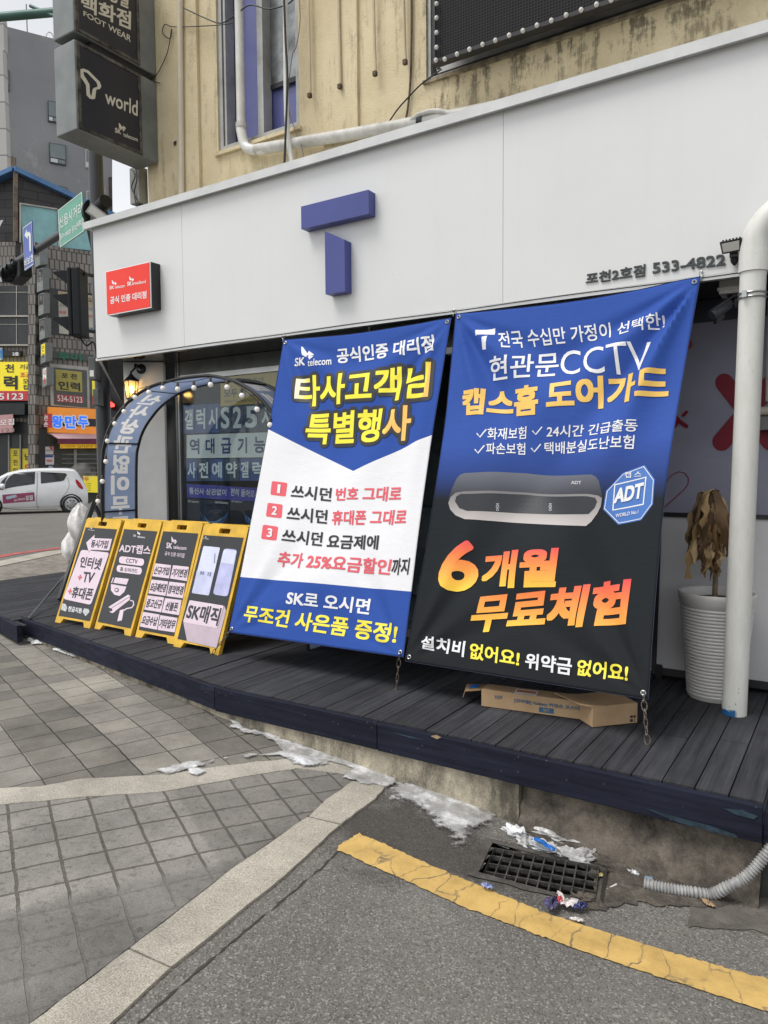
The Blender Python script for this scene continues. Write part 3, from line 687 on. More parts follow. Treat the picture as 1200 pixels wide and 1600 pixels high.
# recessed wall panel at the right with its printed crosses
MUR = Plane((-6.5, 5.44, ZB), (1, 0, 0), (0, 0, 1))
g = G(); g.box(-1.84, 3.5, 5.44, 5.6, 0, ZB-.01); mur = mesh('recessed_panel', g, mat('lilac grey wall panel', (.27, .27, .345), .5, var=.08), shop)
g = G(); g.box(-1.85, 3.5, 5.425, 5.44, 2.42, 2.56); mesh('panel_header', g, mat('dark header', (.05, .05, .07), .5, var=.1), shop)
MRX = mat('dark red print', (.20, .006, .022), .5, var=.06); MRB = mat('brick red print', (.30, .06, .045), .5, var=.06)
def capsule(p, q, wd, n=8):
    p = np.array(p, float); q = np.array(q, float); a = math.atan2(q[1]-p[1], q[0]-p[0]); out = []
    for c, s in ((q, -math.pi/2), (p, math.pi/2)):
        for k in range(n+1):
            t = a+s+math.pi*k/n; out.append((c[0]+wd/2*math.cos(t), c[1]+wd/2*math.sin(t)))
    return out
i = 0
for p, q, wd in (((1132, 598), (1204, 690), 29), ((1128, 690), (1204, 601), 29), ((1073, 644), (1068, 649), 5), ((1062, 658), (1073, 666), 6), ((1054, 666), (1060, 657), 7), ((1052, 648), (1060, 656), 7)):
    patch(shop, MUR, capsule(p, q, wd), MRX, .003+.002*i, 'wall_graphic'); i += 1
patch(shop, MUR, circ(1073, 538, 9), MRB, .003, 'wall_graphic')
patch(shop, MUR, stroke([(1030, 790), (1044, 748), (1052, 741), (1061, 737), (1070, 739), (1076, 747), (1075, 757), (1068, 766), (1030, 800)], 1.3), MRX, .003, 'wall_graphic')
# upper windows
MFR = mat('weathered window frame', (.42, .42, .40), .5, .2, var=.25); MPU = mat('purple blue window film', (.115, .125, .31), .22, spec=.5, var=.10, vs=1.5); MFO = mat('grey foil sheet', (.28, .29, .29), .28, .5, var=.45, vs=4)
win = mesh('window', G().box(x0-6.5, x1-6.5, YW+.16, YW+.18, ZB+zb1, ZB+zb1+1.9), MPU, shop)
def fr(bars, par, m=MFR, nm='frame'):
    g = G()
    for a, b, c, d in bars: g.box(a-6.5, b-6.5, YW+.02, YW+.14, ZB+c, ZB+d)
    return mesh(nm, g, m, par)
xm = (x0+x1)/2+.03
fr([(x0, x0+.05, zb1, zb1+1.9), (x0+.075, x0+.10, zb1+.06, zb1+1.9), (x1-.05, x1, zb1, zb1+1.9), (xm-.035, xm+.035, zb1+.06, zb1+1.9), (x0+.05, x1-.05, zb1, zb1+.06)], win)
g = G(); g.box(xm+.04-6.5, x1-.05-6.5, YW+.135, YW+.15, ZB+zb1+.52, ZB+zb1+1.9); mesh('foil_sheet', g, MFO, win)
g = G(); g.box(xm+.04-6.5, x1-.05-6.5, YW+.12, YW+.134, ZB+zb1+.49, ZB+zb1+.535); mesh('foil_edge', g, MBK, win)
g = G(); g.box(x0-.03-6.5, x1+.03-6.5, YW-.035, YW-.002, ZB+zb1-.035, ZB+zb1-.002); mesh('sill', g, MST, win)
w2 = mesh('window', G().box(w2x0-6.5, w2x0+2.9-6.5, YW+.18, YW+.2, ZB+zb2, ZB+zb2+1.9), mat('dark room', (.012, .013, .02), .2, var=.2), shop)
fr([(w2x0, w2x0+.03, zb2, zb2+1.9), (w2x0+.085, w2x0+.12, zb2+.07, zb2+1.9), (w2x0+.03, w2x0+2.9, zb2, zb2+.03), (w2x0+.09, w2x0+2.9, zb2+.045, zb2+.085)], w2)
g = G(); g.box(w2x0+.125-6.5, w2x0+.28-6.5, YW+.10, YW+.12, ZB+zb2+.09, ZB+zb2+1.9); mesh('film_strip', g, MPU, w2)
for xx in (.5, 1.15, 1.8): mesh('bracket', G().box(w2x0+xx-6.5, w2x0+xx+.07-6.5, YW+.02, YW+.08, ZB+zb2+.085, ZB+zb2+.6), MFR, w2)
g = G(); g.box(w2x0-.02-6.5, w2x0+2.9-6.5, YW-.03, YW-.002, ZB+zb2-.03, ZB+zb2-.002); mesh('sill', g, mat('stained sill', (.30, .25, .17), .9, var=.5, vs=9), w2)
# ================================================================== BANNERS
def ridge(x, c, wd): return math.exp(-((x-c)/wd)**2)
def rsoft(r): return min(1.0, r/.22)
def fold_a(u, v, W, H):
    d = -.012*math.sin(math.pi*u)*math.sin(math.pi*v)
    x, y = u*W, v*H
    for cx, cy, sgn in ((0, 0, 1), (W, 0, -1), (0, H, 1), (W, H, -1)):
        dx, dy = (x-cx)*sgn, (y-cy)*(1 if cy == 0 else -1)
        r = math.hypot(dx, dy)+1e-6; a = math.atan2(dy, dx); f = r*math.exp(-r/.42)*rsoft(r)
        d += f*(.13*ridge(a, 1.15, .10)-.12*ridge(a, .92, .10)+.085*ridge(a, .55, .12)-.07*ridge(a, .3, .1))*(1 if cy == 0 else .55)
    d += .006*math.sin(9*u+3*v+1.0)*math.sin(math.pi*u)+.003*math.sin(21*v+6*u)*math.sin(math.pi*u)
    d += .022*ridge(u, .93, .05)*ridge(v, .33, .28)
    return d
def fold_b(u, v, W, H):
    d = -.018*math.sin(math.pi*u)*math.sin(math.pi*v)
    x, y = u*W, v*H
    for cx, cy, sgn, k in ((0, 0, 1, 1.25), (W, 0, -1, 1.6), (0, H, 1, .7), (W, H, -1, .7)):
        dx, dy = (x-cx)*sgn, (y-cy)*(1 if cy == 0 else -1)
        r = math.hypot(dx, dy)+1e-6; a = math.atan2(dy, dx); f = r*math.exp(-r/.5)*rsoft(r)
        d += k*f*(.12*ridge(a, 1.22, .09)-.13*ridge(a, 1.0, .10)+.10*ridge(a, .72, .11)-.08*ridge(a, .45, .1))
    d += .026*ridge(u+.25*v, .93, .06)*ridge(v, .22, .2)-.016*ridge(u+.25*v, 1.03, .06)*ridge(v, .22, .2)
    d += .005*math.sin(8*u+4*v)*math.sin(math.pi*u)+.003*math.sin(17*v+5*u)*math.sin(math.pi*u)
    return d
A0 = ony(443, 531, 4.705); A1 = ony(705.5, 496.5, 4.705); A2 = ony(357, 988, 4.05); A3 = ony(630.5, 1027, 4.02)
B0 = ony(712, 490, 4.705); B1 = ony(1095, 432, 4.705); B2 = ony(632.5, 1033, 4.02); B3 = ony(1013, 1093, 3.93)
CA = Cloth(A0, A1, A2, A3, .012, fold_a, .010); CB = Cloth(B0, B1, B2, B3, .028, fold_b, .016)
def m_banner(name, kind):
    m, t, b = newmat(name); h = N(t); uv = h.n('UVMap'); uv.uv_map = 'UVMap'; s = h.n('SeparateXYZ'); h.l(uv.outputs[0], s.inputs[0]); U, V = s.outputs[0], s.outputs[1]
    blue = (.029, .078, .325)
    if kind == 'a':
        k1 = h.ramp(V, [(.0, 0), (1, 1)])
        # chevron lower edge of the blue field: left .307, apex .462 at u=.5, right .338
        ch = h.math('SUBTRACT', CHV[1], h.math('MULTIPLY', h.math('ABSOLUTE', h.math('SUBTRACT', U, CHU)), CHS))
        top = h.math('LESS_THAN', V, ch); bot = h.math('GREATER_THAN', V, BOTV)
        c = h.mix(h.math('MAXIMUM', top, bot), (.735, .735, .75), blue)
    else:
        c = h.ramp(V, [(.0, blue), (.40, (.036, .085, .335)), (.485, (.026, .055, .21)), (.555, (.014, .018, .022)), (1, (.014, .016, .018))])
    wv = h.noise(h.pos(scale=(1, 1, 1)), 2.0, 3); c = h.mix(.5, c, h.ramp(wv, [(.3, .94), (.7, 1.04)]), 'MULTIPLY')
    h.l(c, b.inputs['Base Color']); b.inputs['Roughness'].default_value = .72; b.inputs['Specular IOR Level'].default_value = .14
    bp = h.noise(h.pos(scale=(1, 1, 1)), 340, 2); br = h.noise(h.pos(scale=(1, 1, 2.2)), 11, 5, .6); h.bump(h.math('ADD', h.math('MULTIPLY', bp, .08), br), .22, .012, b); return m
cl, cm_, cr_ = CA.uv(421, 682), CA.uv(552, 736), CA.uv(676, 672)
CHU, CHV = cm_[0], (0, cm_[1]); CHS = ((cm_[1]-cl[1])/(cm_[0]-cl[0])+(cm_[1]-cr_[1])/(cr_[0]-cm_[0]))/2
BOTV = (CA.uv(378, 900)[1]+CA.uv(640, 926)[1])/2
def banner(name, surf, m, lab, nu=90, nv=150):
    base = surf.c[2]; t = thing(name, lab, 'banner', base, 'printed cloth banners hung from the fascia')
    g = G(); V = [surf.pos(i/nu, j/nv) for j in range(nv+1) for i in range(nu+1)]
    g.add(V, [(j*(nu+1)+i, (j+1)*(nu+1)+i, (j+1)*(nu+1)+i+1, j*(nu+1)+i+1) for j in range(nv) for i in range(nu)], 0, True)
    o = mesh('cloth', g, m, t); me = o.data; uvl = me.uv_layers.new(name='UVMap')
    uvs = [(i/nu, j/nv) for j in range(nv+1) for i in range(nu+1)]
    for lp in me.loops: uvl.data[lp.index].uv = uvs[lp.vertex_index]
    md = o.modifiers.new('thickness', 'SOLIDIFY'); md.thickness = .0012; md.offset = -1
    g = G()
    edge = [surf.pos(i/40, 0, .0015) for i in range(41)]+[surf.pos(1, i/60, .0015) for i in range(1, 61)]+[surf.pos(1-i/40, 1, .0015) for i in range(1, 41)]+[surf.pos(0, 1-i/60, .0015) for i in range(1, 60)]
    g.tube(edge, .0014, 5, closed=True); mesh('hem', g, mat('hem thread', (.05, .055, .09), .8, spec=.1, var=.1), t)
    for u, v in ((.018, .012), (.982, .012), (.018, .988), (.982, .988)):
        g = G(); c = surf.pos(u, v, .003); g.tube([c+.011*(math.cos(2*math.pi*k/14)*np.array([1., 0, 0])+math.sin(2*math.pi*k/14)*np.cross(surf.n, [1., 0, 0])) for k in range(14)], .0045, 6, closed=True); mesh('grommet', g, MAL, t)
    return t
BA = banner('hanging_banner', CA, m_banner('blue and white banner print', 'a'), 'tall blue and white cloth banner with yellow headline and three numbered red lines')
BB = banner('hanging_banner', CB, m_banner('blue to black banner print', 'b'), 'wide blue to black cloth banner with a camera picture and fiery orange lettering')
PW = mat('white print', (.74, .74, .75), .5, var=.03); PY = mat('yellow print', (.86, .74, .06), .5, var=.03); PK = mat('black print', (.02, .02, .022), .5, var=.05)
PR = mat('red print', (.70, .10, .125), .5, var=.03); PGD = mat('golden print', (.80, .50, .11), .5, var=.03); PGR = mat('charcoal print', (.035, .036, .04), .5, var=.05)
MC = m_col()
def butterfly(par, surf, x, y, w_, h_, m, off=.0016):
    for pts in ([(0, 0), (.10, 0), (.48, .52), (.38, .80), (.05, .62)], [(.42, .62), (.60, .32), (1, .62), (.66, .72)], [(.50, .74), (.95, .72), (.62, 1.0)]):
        patch(par, surf, [(x+a*w_, y+b*h_) for a, b in pts], m, off, 'emblem')
butterfly(BA, CA, 471, 542, 20, 20, PW)
text(BA, CA, 'SK', [(461, 560), (477, 558), (477, 571), (460, 572.5)], PW, 2)
text(BA, CA, 'telecom', [(481, 562), (518, 558), (518, 570), (481, 573)], PW, 1)
text(BA, CA, '공식인증 대리점', [(526, 545), (677.5, 523), (678, 548.5), (526, 568)], PW, 2)
def ycol(u0, u1):
    def f(u, v):
        k = u+v*.0
        a = np.array([.86, .76, .06]); w_ = np.array([.85, .85, .62]); o_ = np.array([.86, .50, .13])
        c = lerp(w_, a, min(1, max(0, (u-u0)/.06))) if u0 > 0 else a
        t = 1.0 if (u-u1-.05*math.sin(v*9)) > 0 else 0.0
        c = lerp(c, o_, t); return (*c, 1)
    return f
text(BA, CA, '타사고객님', [(464, 588), (674, 566), (669, 621), (460, 634)], MC, 2, cols=ycol(.16, .88), outline=PK)
text(BA, CA, '특별행사', [(482.6, 646.5), (645, 633), (640, 688), (476, 694)], MC, 2, cols=ycol(-1, .735), outline=PK)
for i, q in enumerate(([(425, 751.5), (449.3, 754.5), (446.5, 776), (422.5, 773)], [(418.5, 785.4), (442, 788.5), (440, 810), (415.4, 807)], [(411, 819.6), (435, 823), (432, 845), (408, 842)])):
    patch(BA, CA, rrect(q, .14), PR, .0014, 'number_box')
    c = np.mean(q, 0); k = .55 if i == 0 else 1; text(BA, CA, str(i+1), [(c[0]+(-3.8)*k+1, c[1]-7), (c[0]+4.4*k+1, c[1]-6.3), (c[0]+3.6*k, c[1]+7.4), (c[0]-4.6*k, c[1]+6.6)], PW, 2, off=.003)
R = [('쓰시던', PK, [(458, 757), (519.6, 762.5), (517.4, 784), (454, 778.6)]), ('번호 그대로', PR, [(526, 762.5), (629, 759.5), (626, 783), (524, 782.6)]),
     ('쓰시던', PK, [(451, 791), (513, 797), (511, 819), (447.4, 813)]), ('휴대폰 그대로', PR, [(520, 797.7), (637.4, 795.5), (633.7, 820), (518, 820)]),
     ('쓰시던', PK, [(443.4, 826), (505.7, 831.6), (503, 854), (439.4, 847)]), ('요금제에', PK, [(513.4, 834.7), (593, 836.5), (590.5, 859), (510, 857)]),
     ('추가 25%요금할인', PR, [(436, 861), (613.6, 874), (609, 899), (432.6, 885)]), ('까지', PK, [(614.5, 872.6), (641.4, 871.7), (638, 898), (610.5, 899)]),
     ('SK로 오시면', PW, [(451, 922), (580.6, 936), (576.6, 961), (446, 945)]), ('무조건 사은품 증정!', PY, [(383.3, 944.5), (623.8, 975), (618, 1007), (378.4, 971)])]
for s, m, q in R: text(BA, CA, s, q, m, 2)
# second banner
patch(BB, CB, [(743, 515.5), (774, 513), (773, 523), (743, 524.5)], PW, .0015, 'emblem'); patch(BB, CB, [(752.5, 526.5), (761.5, 524.5), (759.5, 546), (754, 546.5)], PW, .0015, 'emblem')
text(BB, CB, '전국 수십만 가정이 선택한!', [(778, 519), (1038, 489), (1038, 512), (779.6, 543)], PW, 1)
text(BB, CB, '현관문', [(765, 559), (873, 549), (871, 587), (764, 595)], PW, 1)
text(BB, CB, 'CCTV', [(875, 549), (1017, 534), (1014, 575), (875, 586)], PW, 0)
text(BB, CB, '캡스홈', [(723, 608), (843, 600), (841, 648), (722, 649)], PGD, 3)
text(BB, CB, '도어가드', [(855, 597), (1047, 572), (1044, 626), (854, 642)], PGD, 3)
for x, y in ((745, 676), (832, 672), (742, 701), (830, 699)): patch(BB, CB, stroke([(x, y+1), (x+5, y+7), (x+15, y-5)], 2.0), PW, .0015, 'tick_mark')
text(BB, CB, '화재보험', [(762, 668), (823, 666), (822, 686), (762, 687)], PW, 1); text(BB, CB, '24시간 긴급출동', [(855, 665), (997, 655), (996, 675), (854, 684)], PW, 1)
text(BB, CB, '파손보험', [(760, 692), (821, 692), (821, 711), (760, 710)], PW, 1); text(BB, CB, '택배분실도난보험', [(851, 691), (992, 680), (990, 702), (851, 710)], PW, 1)
K = lambda L: [(630+x/2.5, 720+y/2.5) for x, y in L]
def vgrad(c0, c1, v0, v1): return lambda u, v: (*lerp(np.array(c0), np.array(c1), min(1, max(0, (v-v0)/(v1-v0)))), 1)
dv0, dv1 = CB.uv(820, 741)[1], CB.uv(820, 822)[1]
body = K([(176, 165), (180, 140), (192, 105), (210, 68), (222, 55), (240, 48), (480, 49), (735, 54), (752, 62), (764, 78), (774, 120), (778, 140), (774, 175), (760, 205), (735, 238), (715, 255), (600, 252), (420, 242), (240, 228), (205, 213), (184, 190)])
patch(BB, CB, body, MC, .0014, 'device_picture', vgrad((.13, .14, .17), (.035, .036, .043), dv0, dv0+.065))
rim = K([(177, 165), (186, 142), (205, 125), (240, 119), (480, 124), (725, 130), (762, 136), (777, 146), (772, 178), (758, 207), (735, 238), (714, 255), (600, 251), (420, 241), (240, 228), (205, 213), (184, 190)])
patch(BB, CB, rim, MC, .0026, 'device_rim', vgrad((.17, .165, .17), (.50, .46, .44), dv0+.05, dv1))
patch(BB, CB, K([(203, 158), (208, 140), (225, 130), (480, 133), (720, 139), (750, 145), (758, 160), (748, 185), (725, 208), (700, 209), (480, 206), (250, 196), (220, 185)]), mat('device face print', (.018, .02, .024), .4, var=.1), .0038, 'device_face')
text(BB, CB, 'ADT', K([(657, 79), (697, 80), (697, 93), (657, 92)]), mat('grey print', (.5, .5, .52), .5, var=0), 2, off=.003)
for cx in (370, 576): text(BB, CB, '중', K([(cx-7, 168), (cx+7, 168), (cx+7, 196), (cx-7, 196)]), mat('grey print', (.5, .5, .52), .5, var=0), 0, off=.005)
PBL = mat('badge blue print', (.045, .15, .45), .5, var=.05)
octo = [(858, 48), (943, 16), (983, 72), (976, 170), (930, 232), (840, 250), (781, 190), (792, 118)]
co = np.mean(octo, 0); sc = lambda k: K([(co[0]+(x-co[0])*k, co[1]+(y-co[1])*k) for x, y in octo])
patch(BB, CB, sc(1.0), PBL, .0014, 'badge'); patch(BB, CB, sc(.955), PW, .0024, 'badge_ring', holes=[sc(.93)])
sq = K([(825, 92), (951, 62), (940, 172), (817, 195)]); sqi = K([(829, 96), (946, 67), (936, 168), (822, 190)])
patch(BB, CB, sq, PW, .0026, 'badge_frame', holes=[sqi])
text(BB, CB, 'ADT', K([(832, 110), (942, 84), (934, 146), (822, 168)]), PW, 3, off=.003); text(BB, CB, '캡 스', K([(866, 44), (932, 40), (930, 64), (866, 68)]), PW, 1, off=.003)
text(BB, CB, 'WORLD No.1', K([(831, 208), (920, 192), (918, 206), (830, 222)]), PW, 1, off=.003)
def fire(q):
    v0 = min(CB.uv(*p)[1] for p in q[:2]); v1 = max(CB.uv(*p)[1] for p in q[2:])
    def f(u, v):
        t = min(1, max(0, (v-v0)/(v1-v0))); return (*np.array([np.interp(t, [0, .3, .6, 1], [.74, .84, .88, .90]), np.interp(t, [0, .3, .6, 1], [.07, .20, .36, .62]), np.interp(t, [0, .3, .6, 1], [.085, .06, .07, .06])]), 1)
    return f
for s, q in (('6', [(697, 845), (752, 845), (744, 924), (679, 924)]), ('개월', [(758, 863), (876, 856), (868, 918), (750, 920)]), ('무료체험', [(746, 930), (987, 904), (978, 976), (732, 989)])):
    text(BB, CB, s, q, MC, 4 if s == '6' else 3, cols=fire(q))
for s, m, q in (('설치비', PW, [(660, 993), (728, 1002), (725, 1027), (656, 1013)]), ('없어요!', PY, [(736, 1004), (813, 1017), (811, 1042), (733, 1029)]), ('위약금', PW, [(822, 1020), (895, 1028), (893, 1056), (820, 1044)]), ('없어요!', PY, [(904, 1030), (983, 1038), (981, 1066), (900, 1055)])):
    text(BB, CB, s, q, m, 2)
# chains holding the lower corners, hooks and wire along the top
MCH = mat('rusty chain steel', (.23, .19, .16), .45, .7, var=.5, vs=60)
def chain(p, q, n, lab, r=.020):
    p, q = np.array(p), np.array(q); g = G(); d = (q-p)/np.linalg.norm(q-p); a = np.cross(d, [0, 1, 0.]); a /= np.linalg.norm(a); b = np.cross(d, a)
    for i in range(n):
        c = lerp(p, q, (i+.5)/n)+np.array([0, 0, -.0]); hl = np.linalg.norm(q-p)/n*.5+.006; s = a if i % 2 else (b*.55+a*.5)
        wd = r*(.9 if i % 3 else .55)*.8
        g.tube([c+d*hl*math.cos(t)+s*wd*math.sin(t) for t in np.linspace(0, 2*math.pi, 13)[:-1]], .0032, 6, closed=True)
    g.tube([q, q-np.array([0, 0, .012])], .012, 8)
    return single('chain', g, MCH, lab, 'chain', q, 'chains tying the banners to the deck')
chain(CB.pos(.982, .988, .006), onz(1012, 1163, .008), 6, 'rusty chain at the right foot of the black banner')
chain(CA.pos(.982, .988, .006), onz(619, 1076, .008), 5, 'rusty chain hanging between the two banners')
chain(CA.pos(.018, .988, .006), onz(332, 1021, .008), 6, 'thin chain at the left foot of the blue and white banner', .014)
for x, y in ((443, 527), (709, 487), (1096, 428)):
    p = ony(x, y, YF-.02); g = G(); g.tube([p+np.array([.012*math.cos(t), -.004, .016*math.sin(t)]) for t in np.linspace(.4, 2*math.pi, 12)], .0028, 6); g.tube([p+np.array([0, .018, .012]), p+np.array([0, -.006, .012])], .004, 6); g.tube([p+np.array([0, -.004, -.014]), p+np.array([0, -.012, -.035])], .0025, 6)
    single('hook', g, MAL, {443: 'small steel hook at the left corner of the white and blue banner', 709: 'steel hook shared by both banners where they meet', 1096: 'steel ring hook beside the dark phone number'}[x], 'hook', p, 'hooks under the fascia edge')
g = G(); g.tube([np.array([X, YF-.016, ZB-.008-.006*math.sin(X*1.9)**2]) for X in np.linspace(-6.45, -.6, 60)], .003, 6)
single('wire', g, MBK, 'thin dark wire running along the bottom edge of the white fascia', 'wire', (-3.5, YF, ZB))
# ================================================================== FASCIA SIGNS
MTB = mat('indigo letter paint', (.062, .075, .265), .38, var=.06, vs=2); MTS = mat('indigo letter return', (.035, .042, .18), .4, var=.06)
ts = thing('letter_sign', 'large indigo letter T in two raised blocks on the white fascia', 'sign', (-3.5, YF, 2.8))
for nm, pts in (('top_bar', [(470, 322), (576, 297.5), (576, 335), (471, 358)]), ('stem', [(507, 361), (540, 374), (541, 456), (509, 460)])):
    pts = [tuple(np.array(FAS.uv(*p))) for p in pts]
    # traced on the front face 9 cm proud of the panel
    pl = Plane(FAS.p0+FAS.n*.09, FAS.ux, FAS.uy)
    q = {'top_bar': [(470, 322), (576, 297), (576, 334), (471, 358)], 'stem': [(507, 361), (538, 374.5), (539, 455), (509, 460)]}[nm]
    uv = [pl.uv(*p) for p in q]
    if nm == 'top_bar': ulo, uhi, vlo, vhi = (uv[0][0]+uv[3][0])/2, (uv[1][0]+uv[2][0])/2, (uv[2][1]+uv[3][1])/2, (uv[0][1]+uv[1][1])/2; lp = [(ulo, vlo), (uhi, vlo), (uhi, vhi), (ulo, vhi)]
    else: ulo, uhi, vlo = (uv[0][0]+uv[3][0])/2, (uv[1][0]+uv[2][0])/2, (uv[2][1]+uv[3][1])/2; lp = [(ulo, vlo), (uhi, vlo), (uhi, uv[1][1]), (ulo, uv[0][1])]
    g = G(); g.prism(pl, [lp], -.088, 0); mesh(nm, g, MTB, ts, bevel=.003)
MRD = mat('red sign face', (.74, .05, .035), .4, spec=.2, var=.05, emit=(.8, .05, .03), es=.12)
rs = thing('box_sign', 'small red box sign with white lettering at the left end of the fascia', 'sign', (-6, YF, 3.1))
pl = Plane(FAS.p0+FAS.n*.12, FAS.ux, FAS.uy); q = [(165, 425), (233.5, 408), (236, 481.5), (167.5, 492.5)]; uv = [pl.uv(*p) for p in q]
ul, ur, vb, vt = (uv[0][0]+uv[3][0])/2, (uv[1][0]+uv[2][0])/2, (uv[2][1]+uv[3][1])/2, (uv[0][1]+uv[1][1])/2
lp = [(ul, vb), (ur, vb), (ur, vt), (ul, vt)]
g = G(); g.prism(pl, [lp], -.118, -.012); mesh('casing', g, MBK, rs)
g = G(); g.prism(pl, [lp], -.0115, -.0005); mesh('rim', g, mat('chrome rim', (.7, .7, .7), .25, .6, var=0), rs)
g = G(); g.prism(pl, [[(ul+.008, vb+.008), (ur-.008, vb+.008), (ur-.008, vt-.008), (ul+.008, vt-.008)]], 0, .004); mesh('face', g, MRD, rs)
pf = Plane(pl.p0+pl.n*.004, pl.ux, pl.uy)
def rq(x0, y0, x1, y1, sl): return [(x0, y0), (x1, y0-sl), (x1, y1-sl), (x0, y1)]
PWG = mat('white sign lettering', (.85, .85, .84), .4, var=.02)
butterfly(rs, pf, 175, 438, 8, 8, PWG); butterfly(rs, pf, 202, 432, 8, 8, PWG)
text(rs, pf, 'SK', rq(171.5, 447, 178.5, 452.5, 1), PWG, 2); text(rs, pf, 'telecom', rq(180, 446, 195, 451, 2), PWG, 1); text(rs, pf, 'SK', rq(199, 440.5, 206, 447, 1), PWG, 2); text(rs, pf, 'broadband', rq(207, 440.5, 228, 445.5, 3.4), PWG, 1)
text(rs, pf, '공식 인증 대리점', rq(172.5, 464, 229, 475.5, 9.6), PWG, 2)
# raised phone number lettering
def raised(par, surf, s, q, m, depth=.009):
    V, F_ = glyphs(s); q = [np.array(surf.uv(*p)) for p in q]; lo, hi = V.min(0)-.024, V.max(0)+.024
    g = G()
    for i, sh in enumerate([(0, 0)]+sqshift(.018)):
        P = [quad_map(q, a, b) for a, b in ((V+np.array(sh)-lo)/(hi-lo))]
        d1 = depth+i*.00012; g.add([surf.pos(p[0], p[1], d1) for p in P]+[surf.pos(p[0], p[1], .001) for p in P], F_)
        n = len(P); ec = {}
        for f in F_:
            for k in range(len(f)):
                a, b = f[k], f[(k+1) % len(f)]; ec[(min(a, b), max(a, b))] = ec.get((min(a, b), max(a, b)), 0)+1
        base = len(g.v)-2*n
        for (a, b), c in ec.items():
            if c == 1: g.f.append((base+a, base+b, base+n+b, base+n+a)); g.m.append(0); g.sm.append(False)
    return mesh('lettering', g, m, par)
ph = thing('letter_sign', 'dark grey raised lettering with a phone number along the fascia bottom', 'sign', (-1.1, YF, 2.6))
MLT = mat('dark grey acrylic letters', (.045, .055, .058), .4, var=.05)
raised(ph, FAS, '포천2호점', [(916, 427.5), (1009, 412.5), (1008, 432), (915.5, 444.5)], MLT); raised(ph, FAS, '533-4822', [(1019.5, 411), (1134, 397), (1134, 415), (1020, 428)], MLT)
# blade signs on the corner
MBS = mat('grey sign casing', (.20, .215, .21), .45, .2, var=.2, vs=2); MBF = mat('charcoal sign face', (.024, .025, .033), .35, var=.12); MRU = mat('rusty sign edge', (.115, .105, .092), .7, .2, var=.6, vs=9)
PCR = mat('cream sign lettering', (.62, .58, .47), .5, var=.05)
BX = -6.2; BLD = Plane((BX, 4.4, 4.6), (0, 1, 0), (0, 0, 1))
def blade(name, lab, z0, z1):
    t = thing(name, lab, 'sign', (BX-.15, 4.9, z0))
    g = G(); g.box(BX-.32, BX-.004, 4.41, 5.36, z0, z1); mesh('casing', g, MBS, t, bevel=.012)
    g = G(); g.box(BX-.0035, BX+.012, 4.42, 4.455, z0+.01, z1-.01); g.box(BX-.0035, BX+.012, 5.12, 5.15, z0+.01, z1-.01); g.box(BX-.0035, BX+.010, 4.455, 5.12, z0+.01, z0+.04); g.box(BX-.0035, BX+.010, 4.455, 5.12, z1-.04, z1-.01); mesh('edge_trim', g, MRU, t)
    g = G(); g.box(BX-.0035, BX+.004, 4.456, 5.119, z0+.041, z1-.041); mesh('face', g, MBF, t)
    return t
zb, zt = 4.61, 5.42
b1 = blade('blade_sign', 'charcoal projecting box sign with a white looped logo, the lower of two on the corner', zb, zt)
b2 = blade('blade_sign', 'charcoal projecting box sign with cream letters about footwear, upper of two on the corner', zt+.07, zt+1.1)
g = G(); g.box(BX-.28, BX-.03, 4.6, 5.3, zt+.002, zt+.068); mesh('spacer', g, MBK, b1)
LF_ = Plane((BX+.0045, 4.4, 4.6), (0, 1, 0), (0, 0, 1))
KB = lambda L: [(90+x*.17508, y*.175) for x, y in L]
patch(b1, LF_, KB([(195, 640), (200, 618), (230, 612), (275, 630), (375, 730), (390, 770), (378, 795), (345, 800), (338, 850), (335, 880), (315, 888), (285, 880), (258, 850), (252, 760), (235, 730), (205, 690)]), PCR, .0012, 'logo')
patch(b1, LF_, KB([(228, 640), (262, 650), (345, 735), (356, 765), (350, 778), (322, 785), (310, 800), (303, 845), (300, 860), (288, 840), (284, 755), (262, 715), (235, 675)]), MBF, .0024, 'logo_counter')
text(b1, LF_, 'world', KB([(424, 800), (715, 900), (713, 1040), (424, 920)]), PCR, 1, off=.001)
butterfly(b1, LF_, 90+545*.17508, 1098*.175, 11.5, 13.5, PCR, .001)
text(b1, LF_, 'SK', KB([(512, 1138), (565, 1158), (565, 1200), (512, 1182)]), PCR, 2, off=.001); text(b1, LF_, 'telecom', KB([(585, 1180), (715, 1228), (714, 1266), (585, 1216)]), PCR, 1, off=.001)
text(b2, LF_, '백화점', KB([(210, -50), (655, 105), (652, 270), (210, 85)]), PCR, 2, off=.001); text(b2, LF_, '구두 양말', KB([(210, -250), (650, -60), (640, 85), (210, -100)]), PCR, 2, off=.001)
text(b2, LF_, 'FOOT WEAR', KB([(230, 95), (655, 320), (652, 378), (230, 140)]), PCR, 1, off=.001)
